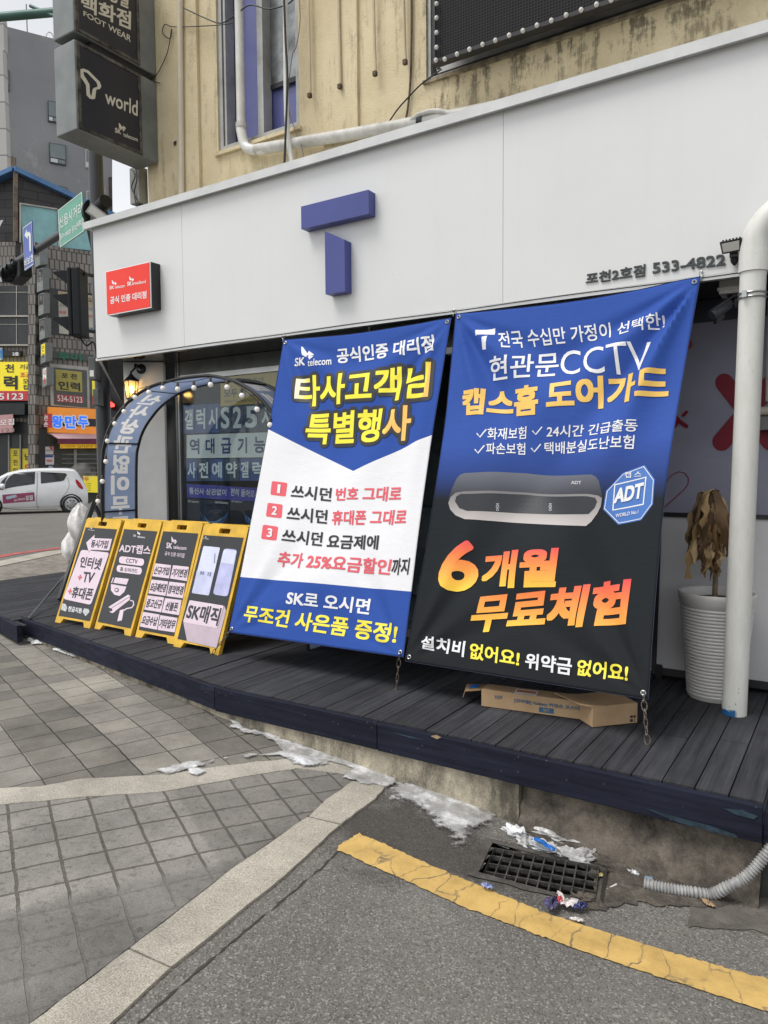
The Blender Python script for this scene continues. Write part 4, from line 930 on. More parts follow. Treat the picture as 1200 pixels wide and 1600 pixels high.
# ================================================================== YELLOW A-FRAME BOARDS
MYF = mat('yellow plastic', (.70, .42, .04), .5, var=.2, vs=6); MPB = mat('charcoal poster', (.022, .023, .026), .4, var=.12); MPK = mat('pale pink print', (.68, .56, .63), .45, var=.06, vs=9)
MLV = mat('lavender print', (.46, .47, .72), .4, var=.12, vs=9); MLV2 = mat('pale lavender print', (.62, .64, .80), .4, var=.08, vs=9); MPR2 = mat('rose red print', (.62, .12, .17), .5, var=.05)
KA = lambda L: [(80+x/3.871, 800+y/3.871) for x, y in L]
def aframe(lab, bl, br, tl, tr, lean):
    p0 = onz(*bl, 0); p1 = onz(*br, 0); e = p1-p0; e[2] = 0; L = np.linalg.norm(e); e /= L; b = np.array([-e[1], e[0], 0]); th = rad(lean)
    up = np.array([0, 0, 1])*math.cos(th)+b*math.sin(th); F1 = Plane(p0, e, up); H = 1.05
    t = thing('sandwich_board', lab, 'sign board', p0+e*L/2+b*.35, 'yellow framed sandwich boards on the deck')
    def panel(F, nm):
        o = [(0, .0), (.085, .0), (.115, .045), (L-.115, .045), (L-.085, .0), (L, .0), (L, H-.02), (L-.02, H), (.02, H), (0, H-.02)]
        hole = rrect([(L/2-.065, H-.075), (L/2+.065, H-.075), (L/2+.065, H-.032), (L/2-.065, H-.032)], .3)
        g = G(); g.prism(F, [o, hole], -.036, 0); return mesh(nm, g, MYF, t, bevel=.004)
    panel(F1, 'front_panel')
    b2 = p0+b*(2*H*math.sin(th)+.075)+e*L; u2 = np.array([0, 0, 1])*math.cos(th)-b*math.sin(th)
    panel(Plane(b2, -e, u2), 'rear_panel')
    FP = Plane(F1.p0+F1.n*.003, e, up)
    g = G(); g.prism(FP, [[(.028, .065), (L-.028, .065), (L-.028, H-.10), (.028, H-.10)]], -.002, 0); mesh('poster', g, MPB, t)
    g = G(); c = p0+e*.03+up*.5; 
    return t, FP
spec = [('yellow framed board with a pink arrow and internet TV lettering, leftmost of four', (85.7, 972), (140, 982), (140, 810.5), 0, 21.5), ('yellow framed board picturing a dome camera and a bullet camera', (147, 982), (204, 994), 0, 0, 20.3),
        ('yellow framed board with eight small pink lettered boxes', (211, 995), (272.5, 1007), 0, 0, 19), ('yellow framed board picturing two pale water purifiers, rightmost of four', (271, 1010), (341, 1024), 0, 0, 20)]
AF = [aframe(*q) for q in spec]
t, F = AF[0]; O1 = .001
patch(t, F, KA([(212, 185), (264, 137), (261, 158), (368, 163), (351, 233), (240, 228), (230, 248)]), MPK, O1, 'arrow'); text(t, F, '동시가입', KA([(248, 168), (351, 172), (338, 222), (238, 214)]), PGR, 2, off=.0025)
patch(t, F, rrect(KA([(182, 228), (352, 246), (240, 562), (73, 526)]), .1), MPK, O1, 'panel_print')
text(t, F, '인터넷', KA([(185, 268), (313, 280), (295, 352), (170, 334)]), PGR, 2, off=.0025); text(t, F, 'TV', KA([(200, 362), (268, 367), (246, 430), (188, 424)]), PGR, 2, off=.0025); text(t, F, '휴대폰', KA([(136, 450), (263, 462), (240, 536), (118, 518)]), PGR, 2, off=.0025)
for q in ([(166, 378), (190, 380), (184, 413), (160, 411)], [(106, 462), (130, 464), (124, 498), (100, 496)]): text(t, F, '+', KA(q), MPR2, 3, off=.0025)
text(t, F, '현금지원', KA([(108, 568), (188, 582), (182, 614), (100, 600)]), PW, 2, off=O1)
for q in ([(68, 552), (88, 556), (98, 580), (88, 602), (58, 590)], [(200, 582), (228, 588), (232, 606), (208, 630), (190, 604)]): patch(t, F, KA(q), mat('banknote print', (.55, .55, .56), .5, var=.3, vs=60), O1, 'banknote')
def minilogo(t, F, x, y, w, m=PW, s2='telecom'):
    k = w/62
    butterfly(t, F, *KA([(x+24*k, y)])[0], 18*k/3.87, 24*k/3.87, m, O1); text(t, F, 'SK', KA([(x, y+20*k), (x+18*k, y+22*k), (x+17*k, y+34*k), (x-1, y+32*k)]), m, 1, off=O1); text(t, F, s2, KA([(x+24*k, y+26*k), (x+70*k, y+32*k), (x+69*k, y+44*k), (x+23*k, y+38*k)]), m, 1, off=O1)
minilogo(t, F, 226, 92, 32)
t, F = AF[1]; minilogo(t, F, 498, 116, 62)
text(t, F, 'ADT캡스', KA([(418, 190), (608, 205), (598, 260), (410, 243)]), MPK, 2, off=O1)
patch(t, F, rrect(KA([(414, 266), (565, 284), (558, 328), (408, 309)]), .45), MPK, O1, 'pill'); text(t, F, 'CCTV', KA([(456, 280), (524, 289), (521, 314), (452, 305)]), PGR, 1, off=.0025)
patch(t, F, rrect(KA([(399, 318), (551, 337), (545, 381), (394, 361)]), .45), MPK, O1, 'pill'); text(t, F, '홈 도어가드', KA([(420, 332), (525, 345), (520, 370), (416, 357)]), PGR, 1, off=.0025)
for q in ([(388, 396), (470, 405), (456, 440), (376, 428)], [(374, 396), (380, 397), (368, 430), (362, 428)], [(362, 436), (455, 452), (442, 484), (415, 508), (382, 500), (362, 474)], [(346, 575), (465, 500), (480, 507), (362, 583)], [(352, 588), (362, 586), (478, 512), (474, 532), (372, 612), (356, 606)], [(416, 594), (440, 588), (428, 655), (400, 662)]): patch(t, F, KA(q), MPK, O1, 'camera_picture')
patch(t, F, KA(circ(397, 472, 13)), PGR, .0025, 'lens_print'); patch(t, F, KA(circ(397, 472, 8)), MPK, .004, 'lens_print'); patch(t, F, KA(circ(362, 592, 9)), PGR, .0025, 'lens_print')
patch(t, F, KA(stroke([(440, 596), (455, 585), (488, 578), (500, 560), (497, 540), (478, 534)], 7)), MPK, .0012, 'cable_print')
t, F = AF[2]
butterfly(t, F, *KA([(727, 150)])[0], 9, 11.5, MPK, O1); text(t, F, 'SK', KA([(699, 184), (734, 188), (731, 224), (696, 218)]), MPK, 2, off=O1); text(t, F, 'telecom', KA([(741, 200), (820, 208), (817, 231), (738, 222)]), MPK, 1, off=O1); text(t, F, '공식 인증 대리점', KA([(690, 238), (808, 251), (804, 278), (686, 262)]), MPK, 1, off=O1)
bxs = [[(630, 310), (726, 322), (713, 402), (612, 388)], [(738, 322), (833, 332), (821, 418), (719, 402)], [(607, 408), (708, 420), (692, 507), (588, 492)], [(715, 421), (811, 432), (798, 522), (697, 508)], [(583, 504), (683, 517), (666, 607), (563, 590)], [(690, 521), (789, 533), (774, 624), (669, 607)], [(556, 604), (656, 620), (640, 712), (537, 692)], [(660, 624), (765, 641), (747, 728), (644, 713)]]
for q, s in zip(bxs, ('신규가입', '기기변경', '요금제변경', '명의변경', '중고신규', '선불폰', '요금수납', '기타업무')):
    patch(t, F, KA(q), MPK, O1, 'box_print'); c = np.mean(q, 0); w_ = .90 if len(s) > 3 else .72
    text(t, F, s, KA([tuple(c+(np.array(p)-c)*np.array([w_, .60])) for p in q]), PGR, 2, off=.0025)
t, F = AF[3]; minilogo(t, F, 920, 146, 30, s2='magic')
patch(t, F, rrect(KA([(922, 205), (1022, 215), (955, 505), (850, 490)]), .08), MLV2, O1, 'purifier_picture'); patch(t, F, KA([(883, 352), (988, 365), (955, 500), (853, 486)]), mat('mid lavender print', (.53, .55, .74), .4, var=.1, vs=9), .0022, 'purifier_picture')
for x, y, w_, h_ in ((905, 358, 9, 20), (918, 360, 9, 20), (950, 364, 6, 22), (962, 364, 8, 26), (990, 250, 4, 60)): patch(t, F, KA([(x, y), (x+w_, y+1), (x+w_-4, y+h_), (x-4, y+h_)]), mat('slate print', (.15, .16, .25), .4, var=0), .0035, 'control_print')
patch(t, F, rrect(KA([(1045, 220), (1126, 228), (1068, 512), (978, 498)]), .25), MLV, O1, 'purifier_picture'); patch(t, F, KA([(1046, 228), (1122, 236), (1104, 318), (1026, 305)]), MLV2, .0022, 'purifier_picture')
patch(t, F, KA([(800, 668), (1008, 702), (1048, 566), (1058, 600), (1000, 822), (822, 782)]), mat('dusty pink print', (.50, .40, .46), .45, var=.08, vs=7), O1, 'panel_print'); patch(t, F, rrect(KA([(838, 533), (1046, 567), (1006, 703), (798, 667)]), .06), MPK, .0022, 'panel_print')
text(t, F, 'SK매직', KA([(842, 548), (1034, 582), (1006, 690), (812, 646)]), PGR, 2, off=.0038)
# black A-board seen edge on, left of the yellow boards
bb = thing('sandwich_board', 'black wooden board seen edge on beside the leftmost yellow board', 'sign board', onz(94, 942, 0))
p = onz(94, 942, .012); q = ony(146, 789, p[1]+.42); wd_ = np.array([-.833, .553, 0])
vdir = (q-p)/np.linalg.norm(q-p); tk = np.cross(vdir, wd_); tk /= np.linalg.norm(tk)
g = G(); g.obox((p+q)/2+wd_*.25, vdir*np.linalg.norm(q-p)/2, tk*.024, np.cross(tk, vdir)*.25); mesh('front_panel', g, MBK, bb, bevel=.004)
q2 = ony(149, 790, q[1]+.02); p2 = ony(170, 840, q[1]+.1)
g = G(); g.tube([q2, q2+(p2-q2)*2.6], .024, 6); mesh('rear_leg', g, MBK, bb)
g = G(); a = onz(44, 967, .012); b_ = onz(100, 897, .01)+np.array([0, 0, .0]); b_ = ony(104, 896, a[1]+1.2); g.tube([a, b_], .012, 6)
single('stay_rod', g, mat('grey steel rod', (.12, .125, .13), .5, .4, var=.2), 'thin grey rod lying slanted across the deck corner at far left', 'rod', a)
# ================================================================== LIT ARCH
YA = 4.55; AD = .40
ap = [(166, 985), (163, 900), (160, 800), (160, 720), (163, 695), (170, 672), (182, 651), (200, 629), (230, 607), (270, 594), (310, 588), (335, 588), (370, 597), (400, 616), (420, 638), (437, 662)]
ar = [ony(x, y, YA) for x, y in ap]; ar[0] = np.array([ar[2][0]-.01, YA, 0.0]); ar[1] = np.array([ar[2][0]-.005, YA, .5])
ar += [ar[-1]+np.array([.12, 0, -.22]), ar[-1]+np.array([.20, 0, -.5]), ar[-1]+np.array([.24, 0, -.9]), ar[-1]+np.array([.26, 0, -ar[-1][2]])]
def smooth(P, k=6):
    out = []
    for i in range(len(P)-1):
        p0, p1, p2, p3 = P[max(i-1, 0)], P[i], P[i+1], P[min(i+2, len(P)-1)]
        for j in range(k):
            t = j/k; out.append(.5*((2*p1)+(-p0+p2)*t+(2*p0-5*p1+4*p2-p3)*t*t+(-p0+3*p1-3*p2+p3)*t**3))
    return out+[P[-1]]
SA = smooth(ar, 8)
arch = thing('lit_arch', 'black tube arch with a blue fabric band in front of the shop window', 'arch', (-4.9, YA+.2, 0))
MBT = mat('black arch tube', (.016, .016, .018), .35, var=.1); 
def m_fabric():
    m, t, b = newmat('slate blue fabric'); h = N(t); out = t.nodes['Material Output']; P = h.pos(); c = h.ramp(h.noise(P, 4, 4), [(.3, (.235, .30, .46)), (.7, (.275, .345, .505))])
    h.l(c, b.inputs['Base Color']); b.inputs['Roughness'].default_value = .7; tl = h.n('BsdfTranslucent'); h.l(c, tl.inputs[0]); mx = h.n('MixShader'); mx.inputs[0].default_value = .62
    h.l(b.outputs[0], mx.inputs[1]); h.l(tl.outputs[0], mx.inputs[2]); h.l(mx.outputs[0], out.inputs[0]); return m
MFB = m_fabric()  # thin dyed cloth, lit from both sides
back = [p+np.array([0, AD, 0]) for p in SA]
g = G(); g.tube(SA, .015, 8); mesh('front_tube', g, MBT, arch); g = G(); g.tube(back, .015, 8); mesh('rear_tube', g, MBT, arch)
inner = []      # band a little inside the tubes
for i, p in enumerate(SA):
    d = SA[min(i+1, len(SA)-1)]-SA[max(i-1, 0)]; d /= np.linalg.norm(d); inner.append(p+np.array([d[2], 0, -d[0]])*.005)
n = len(inner)
sl_ = [0]
for i in range(1, n): sl_.append(sl_[-1]+np.linalg.norm(inner[i]-inner[i-1]))
for zz in (1.02, 1.7, 2.18):
    i = min(range(n//2), key=lambda k: abs(SA[k][2]-zz)); g = G(); g.tube([SA[i], back[i]], .010, 6); mesh('cross_bar', g, MBT, arch)
i = min(range(n//2, n), key=lambda k: abs(SA[k][2]-2.18)); g = G(); g.tube([SA[i], back[i]], .010, 6); mesh('cross_bar', g, MBT, arch)
class Band:      # printed inside of the arch: u along the depth, v along the arch
    curved = True; W = AD; H = sl_[-1]
    def pos(s, u, v, off=0):
        k = v*sl_[-1]; X = np.interp(k, sl_, [p[0] for p in inner]); Z = np.interp(k, sl_, [p[2] for p in inner])
        X2 = np.interp(k+.02, sl_, [p[0] for p in inner]); Z2 = np.interp(k+.02, sl_, [p[2] for p in inner]); d = np.array([X2-X, 0, Z2-Z]); d /= np.linalg.norm(d)+1e-9
        return np.array([X, YA+u*AD, Z])+np.array([d[2], 0, -d[0]])*(off+.004)
BD = Band(); cx = np.array(sl_)

def m_tprint():
    m, t, b = newmat('pale translucent print'); h = N(t); out = t.nodes['Material Output']; b.inputs['Base Color'].default_value = (.72, .72, .72, 1); tl = h.n('BsdfTranslucent'); tl.inputs[0].default_value = (.78, .78, .77, 1); mx = h.n('MixShader'); mx.inputs[0].default_value = .6
    h.l(b.outputs[0], mx.inputs[1]); h.l(tl.outputs[0], mx.inputs[2]); h.l(mx.outputs[0], out.inputs[0]); return m
MGL = m_tprint()
def vof(z): return np.interp(z, [inner[i][2] for i in range(n//2)], sl_[:n//2])/sl_[-1]
zc = [(2.10, '사'), (1.86, '신'), (1.53, '상'), (1.36, '관'), (1.12, '없'), (.90, '이'), (.72, '무'), (.50, '조')]
vv_ = vof(2.02); step_ = .205/sl_[-1]; v0_ = vof(1.60)
NU_, NV_ = 96, int(sl_[-1]/.0045); MASK = np.zeros((NV_, NU_), bool)
def stamp(ch, q, wt):
    q = [np.array(a, float) for a in (q[1], q[0], q[3], q[2])]; V, F_ = glyphs(ch); lo, hi = V.min(0)-.04, V.max(0)+.04
    for sh in WEIGHT[wt]:
        P_ = np.array([quad_map(q, a, b) for a, b in ((V+np.array(sh)-lo)/(hi-lo))])*np.array([NU_, NV_])
        for f in F_:
            for k in range(1, len(f)-1):
                a, b, c = P_[f[0]], P_[f[k]], P_[f[k+1]]; u0, v0 = np.floor(np.minimum(np.minimum(a, b), c)).astype(int); u1, v1 = np.ceil(np.maximum(np.maximum(a, b), c)).astype(int)
                u0, v0, u1, v1 = max(u0, 0), max(v0, 0), min(u1, NU_), min(v1, NV_)
                if u1 <= u0 or v1 <= v0: continue
                X, Y = np.meshgrid(np.arange(u0, u1)+.5, np.arange(v0, v1)+.5); d = (b[0]-a[0])*(c[1]-a[1])-(b[1]-a[1])*(c[0]-a[0])
                if abs(d) < 1e-9: continue
                w1 = ((b[0]-X)*(c[1]-Y)-(b[1]-Y)*(c[0]-X))/d; w2 = ((c[0]-X)*(a[1]-Y)-(c[1]-Y)*(a[0]-X))/d; MASK[v0:v1, u0:u1] |= (w1 >= 0) & (w2 >= 0) & (w1+w2 <= 1)
v0_ = vof(ony(175, 664, YA)[2])
for k, s in enumerate(['신', '사', '상', '관', '없', '이', '무', '조', '건']):
    v1 = v0_+(2-k)*step_
    if s != ' ': va, vb = v1+step_*.46, v1-step_*.46; stamp(s, [(.20, va), (.82, va), (.82, vb), (.20, vb)], 3)
for k, s in enumerate('텔레콤은'): v1 = .60+k*.055; stamp(s, [(.2, v1+.024), (.8, v1+.024), (.8, v1-.024), (.2, v1-.024)], 3)
g = G(); V = [BD.pos(.06+.88*i/NU_, j/NV_*.999, -.003) for j in range(NV_+1) for i in range(NU_+1)]
g.add(V, [(j*(NU_+1)+i, j*(NU_+1)+i+1, (j+1)*(NU_+1)+i+1, (j+1)*(NU_+1)+i) for j in range(NV_) for i in range(NU_)], 0, True)
g.m = [int(x) for x in MASK.reshape(-1)]; mesh('fabric_band', g, [MFB, MGL], arch)
sg = thing('string_lights', 'string of round white bulbs hung along the front of the black arch', 'string lights', (-4.9, YA-.02, 2.2))
MBU = mat('opal bulb', (.72, .71, .68), .25, spec=.5, var=.03, emit=(1, .93, .8), es=.10); MSK = mat('bulb socket', (.10, .08, .06), .5, var=.2)
bl_ = [(153, 783), (160, 752), (165.5, 721), (168, 689), (179.5, 662), (194, 643), (211, 621), (232.6, 613), (254.6, 606.6), (277.7, 608), (303, 606), (329, 601), (354.7, 605), (378, 618), (401.7, 639.6), (422, 664)]
tops = []
for x, y in bl_:
    c = ony(x, y, YA-.045); g = G(); g.sphere(c, .0235, 12); b_ = mesh('bulb', g, MBU, sg)
    g = G(); g.lathe([(.010, .018), (.013, .03), (.011, .055), (.004, .06)], c, 8); mesh('socket', g, MSK, b_); tops.append(c+np.array([0, .01, .06]))
g = G(); g.tube(smooth(tops, 5), .0035, 5); mesh('cable', g, MBK, sg)
# ================================================================== WALL LANTERN (lit)
lc = ony(205, 605, 5.02)
ln = thing('wall_lantern', 'lit black wall lantern on the white column under the fascia', 'lantern', lc)
g = G()
g.lathe([(.004, .155), (.010, .15), (.012, .135), (.022, .128), (.028, .112), (.058, .088), (.082, .07), (.086, .058), (.078, .056)], lc, 6, smooth=False)
mesh('roof', g, MBK, ln)
g = G(); 
for k in range(6):
    a = 2*math.pi*k/6; ca_, sa_ = math.cos(a), math.sin(a); g.tube([lc+np.array([.072*ca_, .072*sa_, .058]), lc+np.array([.052*ca_, .052*sa_, -.115])], .0045, 5)
g.lathe([(.054, -.11), (.056, -.122), (.03, -.135), (.008, -.15), (.002, -.165)], lc, 6, smooth=False); g.lathe([(.05, -.112), (.001, -.111)], lc, 6, smooth=False)
mesh('cage', g, MBK, ln)
def m_lampglass():
    m, t, b = newmat('amber lamp glass'); h = N(t); t.nodes.remove(b); out = t.nodes['Material Output']
    tr = h.n('BsdfTransparent'); tr.inputs[0].default_value = (.95, .88, .74, 1); gl = h.n('BsdfGlossy'); gl.inputs['Roughness'].default_value = .12; mx = h.n('MixShader'); mx.inputs[0].default_value = .12
    tl = h.n('BsdfTranslucent'); tl.inputs[0].default_value = (.9, .7, .4, 1); m2 = h.n('MixShader'); m2.inputs[0].default_value = .4
    h.l(tr.outputs[0], m2.inputs[1]); h.l(tl.outputs[0], m2.inputs[2]); h.l(m2.outputs[0], mx.inputs[1]); h.l(gl.outputs[0], mx.inputs[2]); h.l(mx.outputs[0], out.inputs[0]); return m
g = G(); g.lathe([(.068, .056), (.049, -.11)], lc, 6, smooth=False); mesh('glass', g, m_lampglass(), ln)
g = G(); g.sphere(lc+np.array([0, 0, -.02]), .026, 12, (1, 1, 1.35)); mesh('bulb', g, mat('warm lamp filament', (.9, .7, .4), .4, var=0, emit=(1, .62, .22), es=16), ln)
wp = ony(221, 577, 5.14); wq = lc+np.array([0, 0, .12])
g = G(); g.tube(smooth([wp, wp+np.array([-.03, -.05, .045]), wq+np.array([.03, .03, .075]), wq+np.array([0, 0, .03])], 6), .011, 8); mesh('arm', g, MBK, ln)
g = G(); g.lathe([(.06, 0), (.062, .02), (.045, .035), (.02, .04)], ony(221, 577, 5.16), 16, ax=(.4, -.9, 0)); mesh('wall_plate', g, MBK, ln)
pl_ = bpy.data.lights.new('lantern_light', 'POINT'); pl_.energy = 9; pl_.color = (1, .66, .30); pl_.shadow_soft_size = .03; po = bpy.data.objects.new('lantern_light', pl_); COL.objects.link(po); po.parent = ln; po.location = (0, 0, -.02)
# ================================================================== WINDOW SHEETS behind the glass
MNV = mat('navy paper', (.05, .105, .31), .6, var=.12, vs=2); MWP = mat('white paper', (.78, .82, .83), .6, var=.06, vs=2); MTL = mat('pale letter print', (.80, .85, .87), .6, var=.04); MNV2 = mat('navy letter print', (.03, .06, .20), .6, var=.05); MDN = mat('dark teal paper', (.045, .075, .14), .6, var=.15)
KW = lambda L: [(130+x/3.636, 540+y/3.636) for x, y in L]
def sheet(q, s, m, tm, lab, w_=2, pad=(.78, .70), kids=(), group=None, d=0.0):
    uv = [GLZ.uv(*p) for p in KW(q)]; base = GLZ.pos(*np.mean(uv, 0), 0)
    t = thing('paper_sheet', lab, 'paper sheet', base, group)
    g = G(); g.prism(GLZ, [uv[::-1]], .0+d, .0015+d); mesh('sheet', g, m, t)
    if s:
        c = np.mean(uv, 0); text(t, GLZ, s, None, tm, w_, off=.003+d, uvquad=[c+(p-c)*np.array(pad) for p in uv])
    return t
def row(y0l, y1l, y0r, y1r, xs_, letters, mats_, tms, lab, gap=2.5, pad=(.74, .72)):
    xa, xb = xs_[0], xs_[-1]
    for k, s in enumerate(letters):
        a, b = xs_[k]+gap/2, xs_[k+1]-gap/2; f = lambda x, l, r: lerp(l, r, (x-xa)/(xb-xa))
        sheet([(a, f(a, y0l, y0r)), (b, f(b, y0l, y0r)), (b, f(b, y1l, y1r)), (a, f(a, y1l, y1r))], s, mats_[k], tms, lab % ['first', 'second', 'third', 'fourth', 'fifth', 'sixth', 'seventh'][k], 2, pad, d=.0008*(k % 2))
row(340, 500, 312, 488, [570, 634, 704, 774, 842, 910, 1004, 1085], '갤럭시S25시', [MNV, MNV, MNV, MDN, MDN, MDN, MDN], MTL, 'navy paper with one pale letter taped behind the shop window, %s of the top row')
row(508, 640, 492, 634, [588, 680, 765, 862, 950, 1055], '역대급기능', [MWP]*5, MNV2, 'white paper with one navy letter taped behind the shop window, %s of the middle row', 0.4, (.60, .66))
row(646, 770, 640, 768, [586, 650, 722, 800, 888, 950, 1040], '사전예약갤럭', [MNV, MDN, MNV, MDN, MNV, MNV], MTL, 'navy paper with one pale letter taped behind the shop window, %s of the bottom row')
q = [(588, 785), (1040, 812), (1030, 890), (590, 862)]
t = sheet(q, None, mat('violet blue strip', (.07, .065, .38), .6, var=.06), None, 'long violet blue strip with white writing below the letter sheets')
for s, q in (('통신사 상관없이', [(602, 806), (815, 816), (813, 853), (604, 843)]), ('편히 들어오세요', [(840, 810), (1030, 826), (1025, 868), (838, 852)])): text(t, GLZ, s, KW(q), PW, 1, off=.003)
MSW = mat('blue glow print', (.05, .16, .42), .5, var=.5, vs=9); MSW2 = mat('pale glow print', (.25, .42, .66), .5, var=.3, vs=9)
for a, b, nm in ((590, 832, 'left'), (836, 1040, 'right')):
    q = [(a, 868 if a < 600 else 884), (b, 884 if a < 600 else 894), (b, 1100), (a, 1100)]
    t = sheet(q, None, mat('midnight poster', (.012, .018, .045), .45, var=.3), None, 'dark poster with a blue light swoosh at the window bottom, %s one of two' % nm)
    patch(t, GLZ, KW([(a+75, 940), (a+100, 980), (a+140, 1000), (a+200, 985), (a+238, 940), (a+215, 1000), (a+170, 1035), (a+120, 1030), (a+90, 1000)]), MSW, .003, 'swoosh'); patch(t, GLZ, KW([(a+95, 965), (a+125, 998), (a+165, 998), (a+215, 970), (a+170, 1012), (a+122, 1012)]), MSW2, .0042, 'swoosh')
    text(t, GLZ, 'SK telecom', KW([(a+8, 878), (a+68, 882), (a+68, 893), (a+8, 889)]), PW, 1, off=.003)
    if a < 600: text(t, GLZ, 'SAMSUNG', KW([(752, 884), (824, 890), (824, 901), (752, 895)]), PW, 2, off=.003)
t = sheet([(782, 165), (1140, 138), (1100, 322), (782, 345)], None, mat('mustard poster', (.62, .44, .12), .6, var=.08), None, 'mustard yellow poster with navy lettering behind the shop window, above the letter sheets', d=.002)
for s, q, w_ in (('저런 아이도 하나로', [(850, 190), (1030, 178), (1028, 205), (850, 216)], 1), ('모두 다 있음!', [(802, 248), (1035, 232), (1032, 285), (802, 296)], 2), ('사용하던 iPhone에서 그대로 연결', [(802, 312), (1000, 302), (1000, 316), (802, 326)], 0)): text(t, GLZ, s, KW(q), MNV2, w_, off=.005)
# ================================================================== RIGHT HAND SIDE OF THE DECK
# whiteboard stand
WB = Plane((-1.14, 5.20, .08), (1, 0, 0), (0, .10, .995))
wb = thing('whiteboard', 'white board in a black frame standing on the deck behind the planter', 'whiteboard', (-.5, 5.2, 0))
g = G(); g.prism(WB, [[(0, 0), (1.9, 0), (1.9, 1.03), (0, 1.03)]], -.02, 0); mesh('board', g, mat('matt whiteboard', (.50, .50, .51), .5, var=.05), wb)
for a, b, c, d in ((-.03, 1.93, -.05, 0), (-.03, 1.93, 1.03, 1.06), (-.03, 0, 0, 1.03), (1.9, 1.93, 0, 1.03)):
    g = G(); g.prism(WB, [[(a, c), (b, c), (b, d), (a, d)]], -.024, .010); mesh('frame', g, MBK, wb)
for x in (-1.12, .72):
    g = G(); g.box(x-.02, x+.02, 5.18, 5.25, 0, .10); mesh('leg', g, MBK, wb)
# planter and withered plant
pc = np.array([-.735, 4.985, 0])
MPT = mat('white glazed planter', (.60, .585, .56), .35, spec=.5, var=.10)
prof = [(.001, 0), (.160, 0), (.165, .01)]
nr = 26
for i in range(nr):
    z = .02+i*(.56/nr); r = lerp(.166, .212, (i/nr)**1.25); prof += [(r, z), (r+.0045, z+.56/nr*.3), (r+.0045, z+.56/nr*.62), (r, z+.56/nr*.9)]
prof += [(.213, .585), (.222, .60), (.228, .64), (.229, .66), (.224, .668), (.214, .664), (.205, .64), (.20, .60)]
po_ = thing('planter', 'tall white ribbed planter on the deck beside the white downpipe', 'planter', pc)
g = G(); g.lathe(prof, pc, 40); mesh('pot', g, MPT, po_)
def m_soil():
    m, t, b = newmat('dry potting soil'); h = N(t); P = h.pos(); h.l(h.ramp(h.noise(P, 60, 6, .7), [(.3, (.02, .014, .01)), (.7, (.10, .07, .045))]), b.inputs['Base Color']); b.inputs['Roughness'].default_value = .95; h.bump(h.noise(P, 90, 5), 1, .02, b); return m
g = G(); g.lathe([(.205, .61), (.10, .618), (.001, .622)], pc, 30); mesh('soil', g, m_soil(), po_)
pb = pc+np.array([-.01, -.02, .615]); pt = ony(1110, 768, 4.93)
plant = thing('withered_plant', 'withered brown plant with drooping leaves in the white planter', 'plant', pb)
MSM = mat('dry stem bark', (.20, .15, .10), .85, var=.3, vs=30, bump=.5)
stem = smooth([pb, lerp(pb, pt, .35)+np.array([.012, 0, 0]), lerp(pb, pt, .7)+np.array([.006, 0, 0]), pt], 6)
g = G(); g.tube(stem, [lerp(.017, .008, i/(len(stem)-1)) for i in range(len(stem))], 8); mesh('stem', g, MSM, plant)
def m_leaf():
    m, t, b = newmat('withered leaf'); h = N(t); P = h.pos(); isl = h.n('ObjectInfo')
    c = h.ramp(isl.outputs['Random'], [(0, (.09, .05, .022)), (.3, (.22, .13, .055)), (.65, (.36, .235, .10)), (1, (.48, .35, .19))])
    c = h.mix(.8, c, h.ramp(h.noise(h.pos(scale=(1, 1, .35)), 30, 6, .7), [(.3, .45), (.7, 1.25)]), 'MULTIPLY'); h.l(c, b.inputs['Base Color']); b.inputs['Roughness'].default_value = .65
    h.bump(h.noise(h.pos(scale=(1, 1, .15)), 120, 3), .5, .004, b); return m
MLF = m_leaf(); rl = np.random.RandomState(3)
for k in range(46):
    a = 2*math.pi*k/46*7.2+rl.uniform(-.3, .3); L = rl.uniform(.24, .52) if k < 36 else rl.uniform(.16, .26); wd = rl.uniform(.028, .056)
    hgt = rl.uniform(0, .10) if k < 36 else rl.uniform(.22, .34); st = pt-np.array([0, 0, hgt]); outr = rl.uniform(.02, .135)*(1 if k < 36 else .7)
    d = np.array([math.cos(a), math.sin(a), 0]); s_ = np.array([-d[1], d[0], 0]); tw = rl.uniform(-2.2, 2.2); V = []; n = 14; ph = rl.uniform(0, 6)
    for i in range(n+1):
        t = i/n
        c = st+d*(outr*(1-math.exp(-5*t))+.012*math.sin(7*t+ph)*t)+np.array([0, 0, .035*math.sin(min(1, t*4)*math.pi)*(outr/.12)-L*max(0, t-.10)*1.05])+s_*.026*math.sin(6*t+ph*2)*t
        w_ = wd*(.25+.9*math.sin(math.pi*min(1, .12+t*.86))**.8)*(1-.0*t); an = tw*t*1.3; sd = s_*math.cos(an)+d*math.sin(an); cup = d*(.30*w_)*math.cos(an)+np.array([0, 0, .0])
        V += [c-sd*w_*.62-cup*.6+s_*.012*math.sin(17*t+ph)+d*.010*math.sin(23*t+ph*3), c+cup*.35, c+sd*w_*.62-cup*.6-d*.012*math.sin(21*t+ph)]
    g = G(); g.add(V, [(3*i+j, 3*i+j+1, 3*i+j+4, 3*i+j+3) for i in range(n) for j in (0, 1)], 0, True); mesh('leaf', g, MLF, plant)
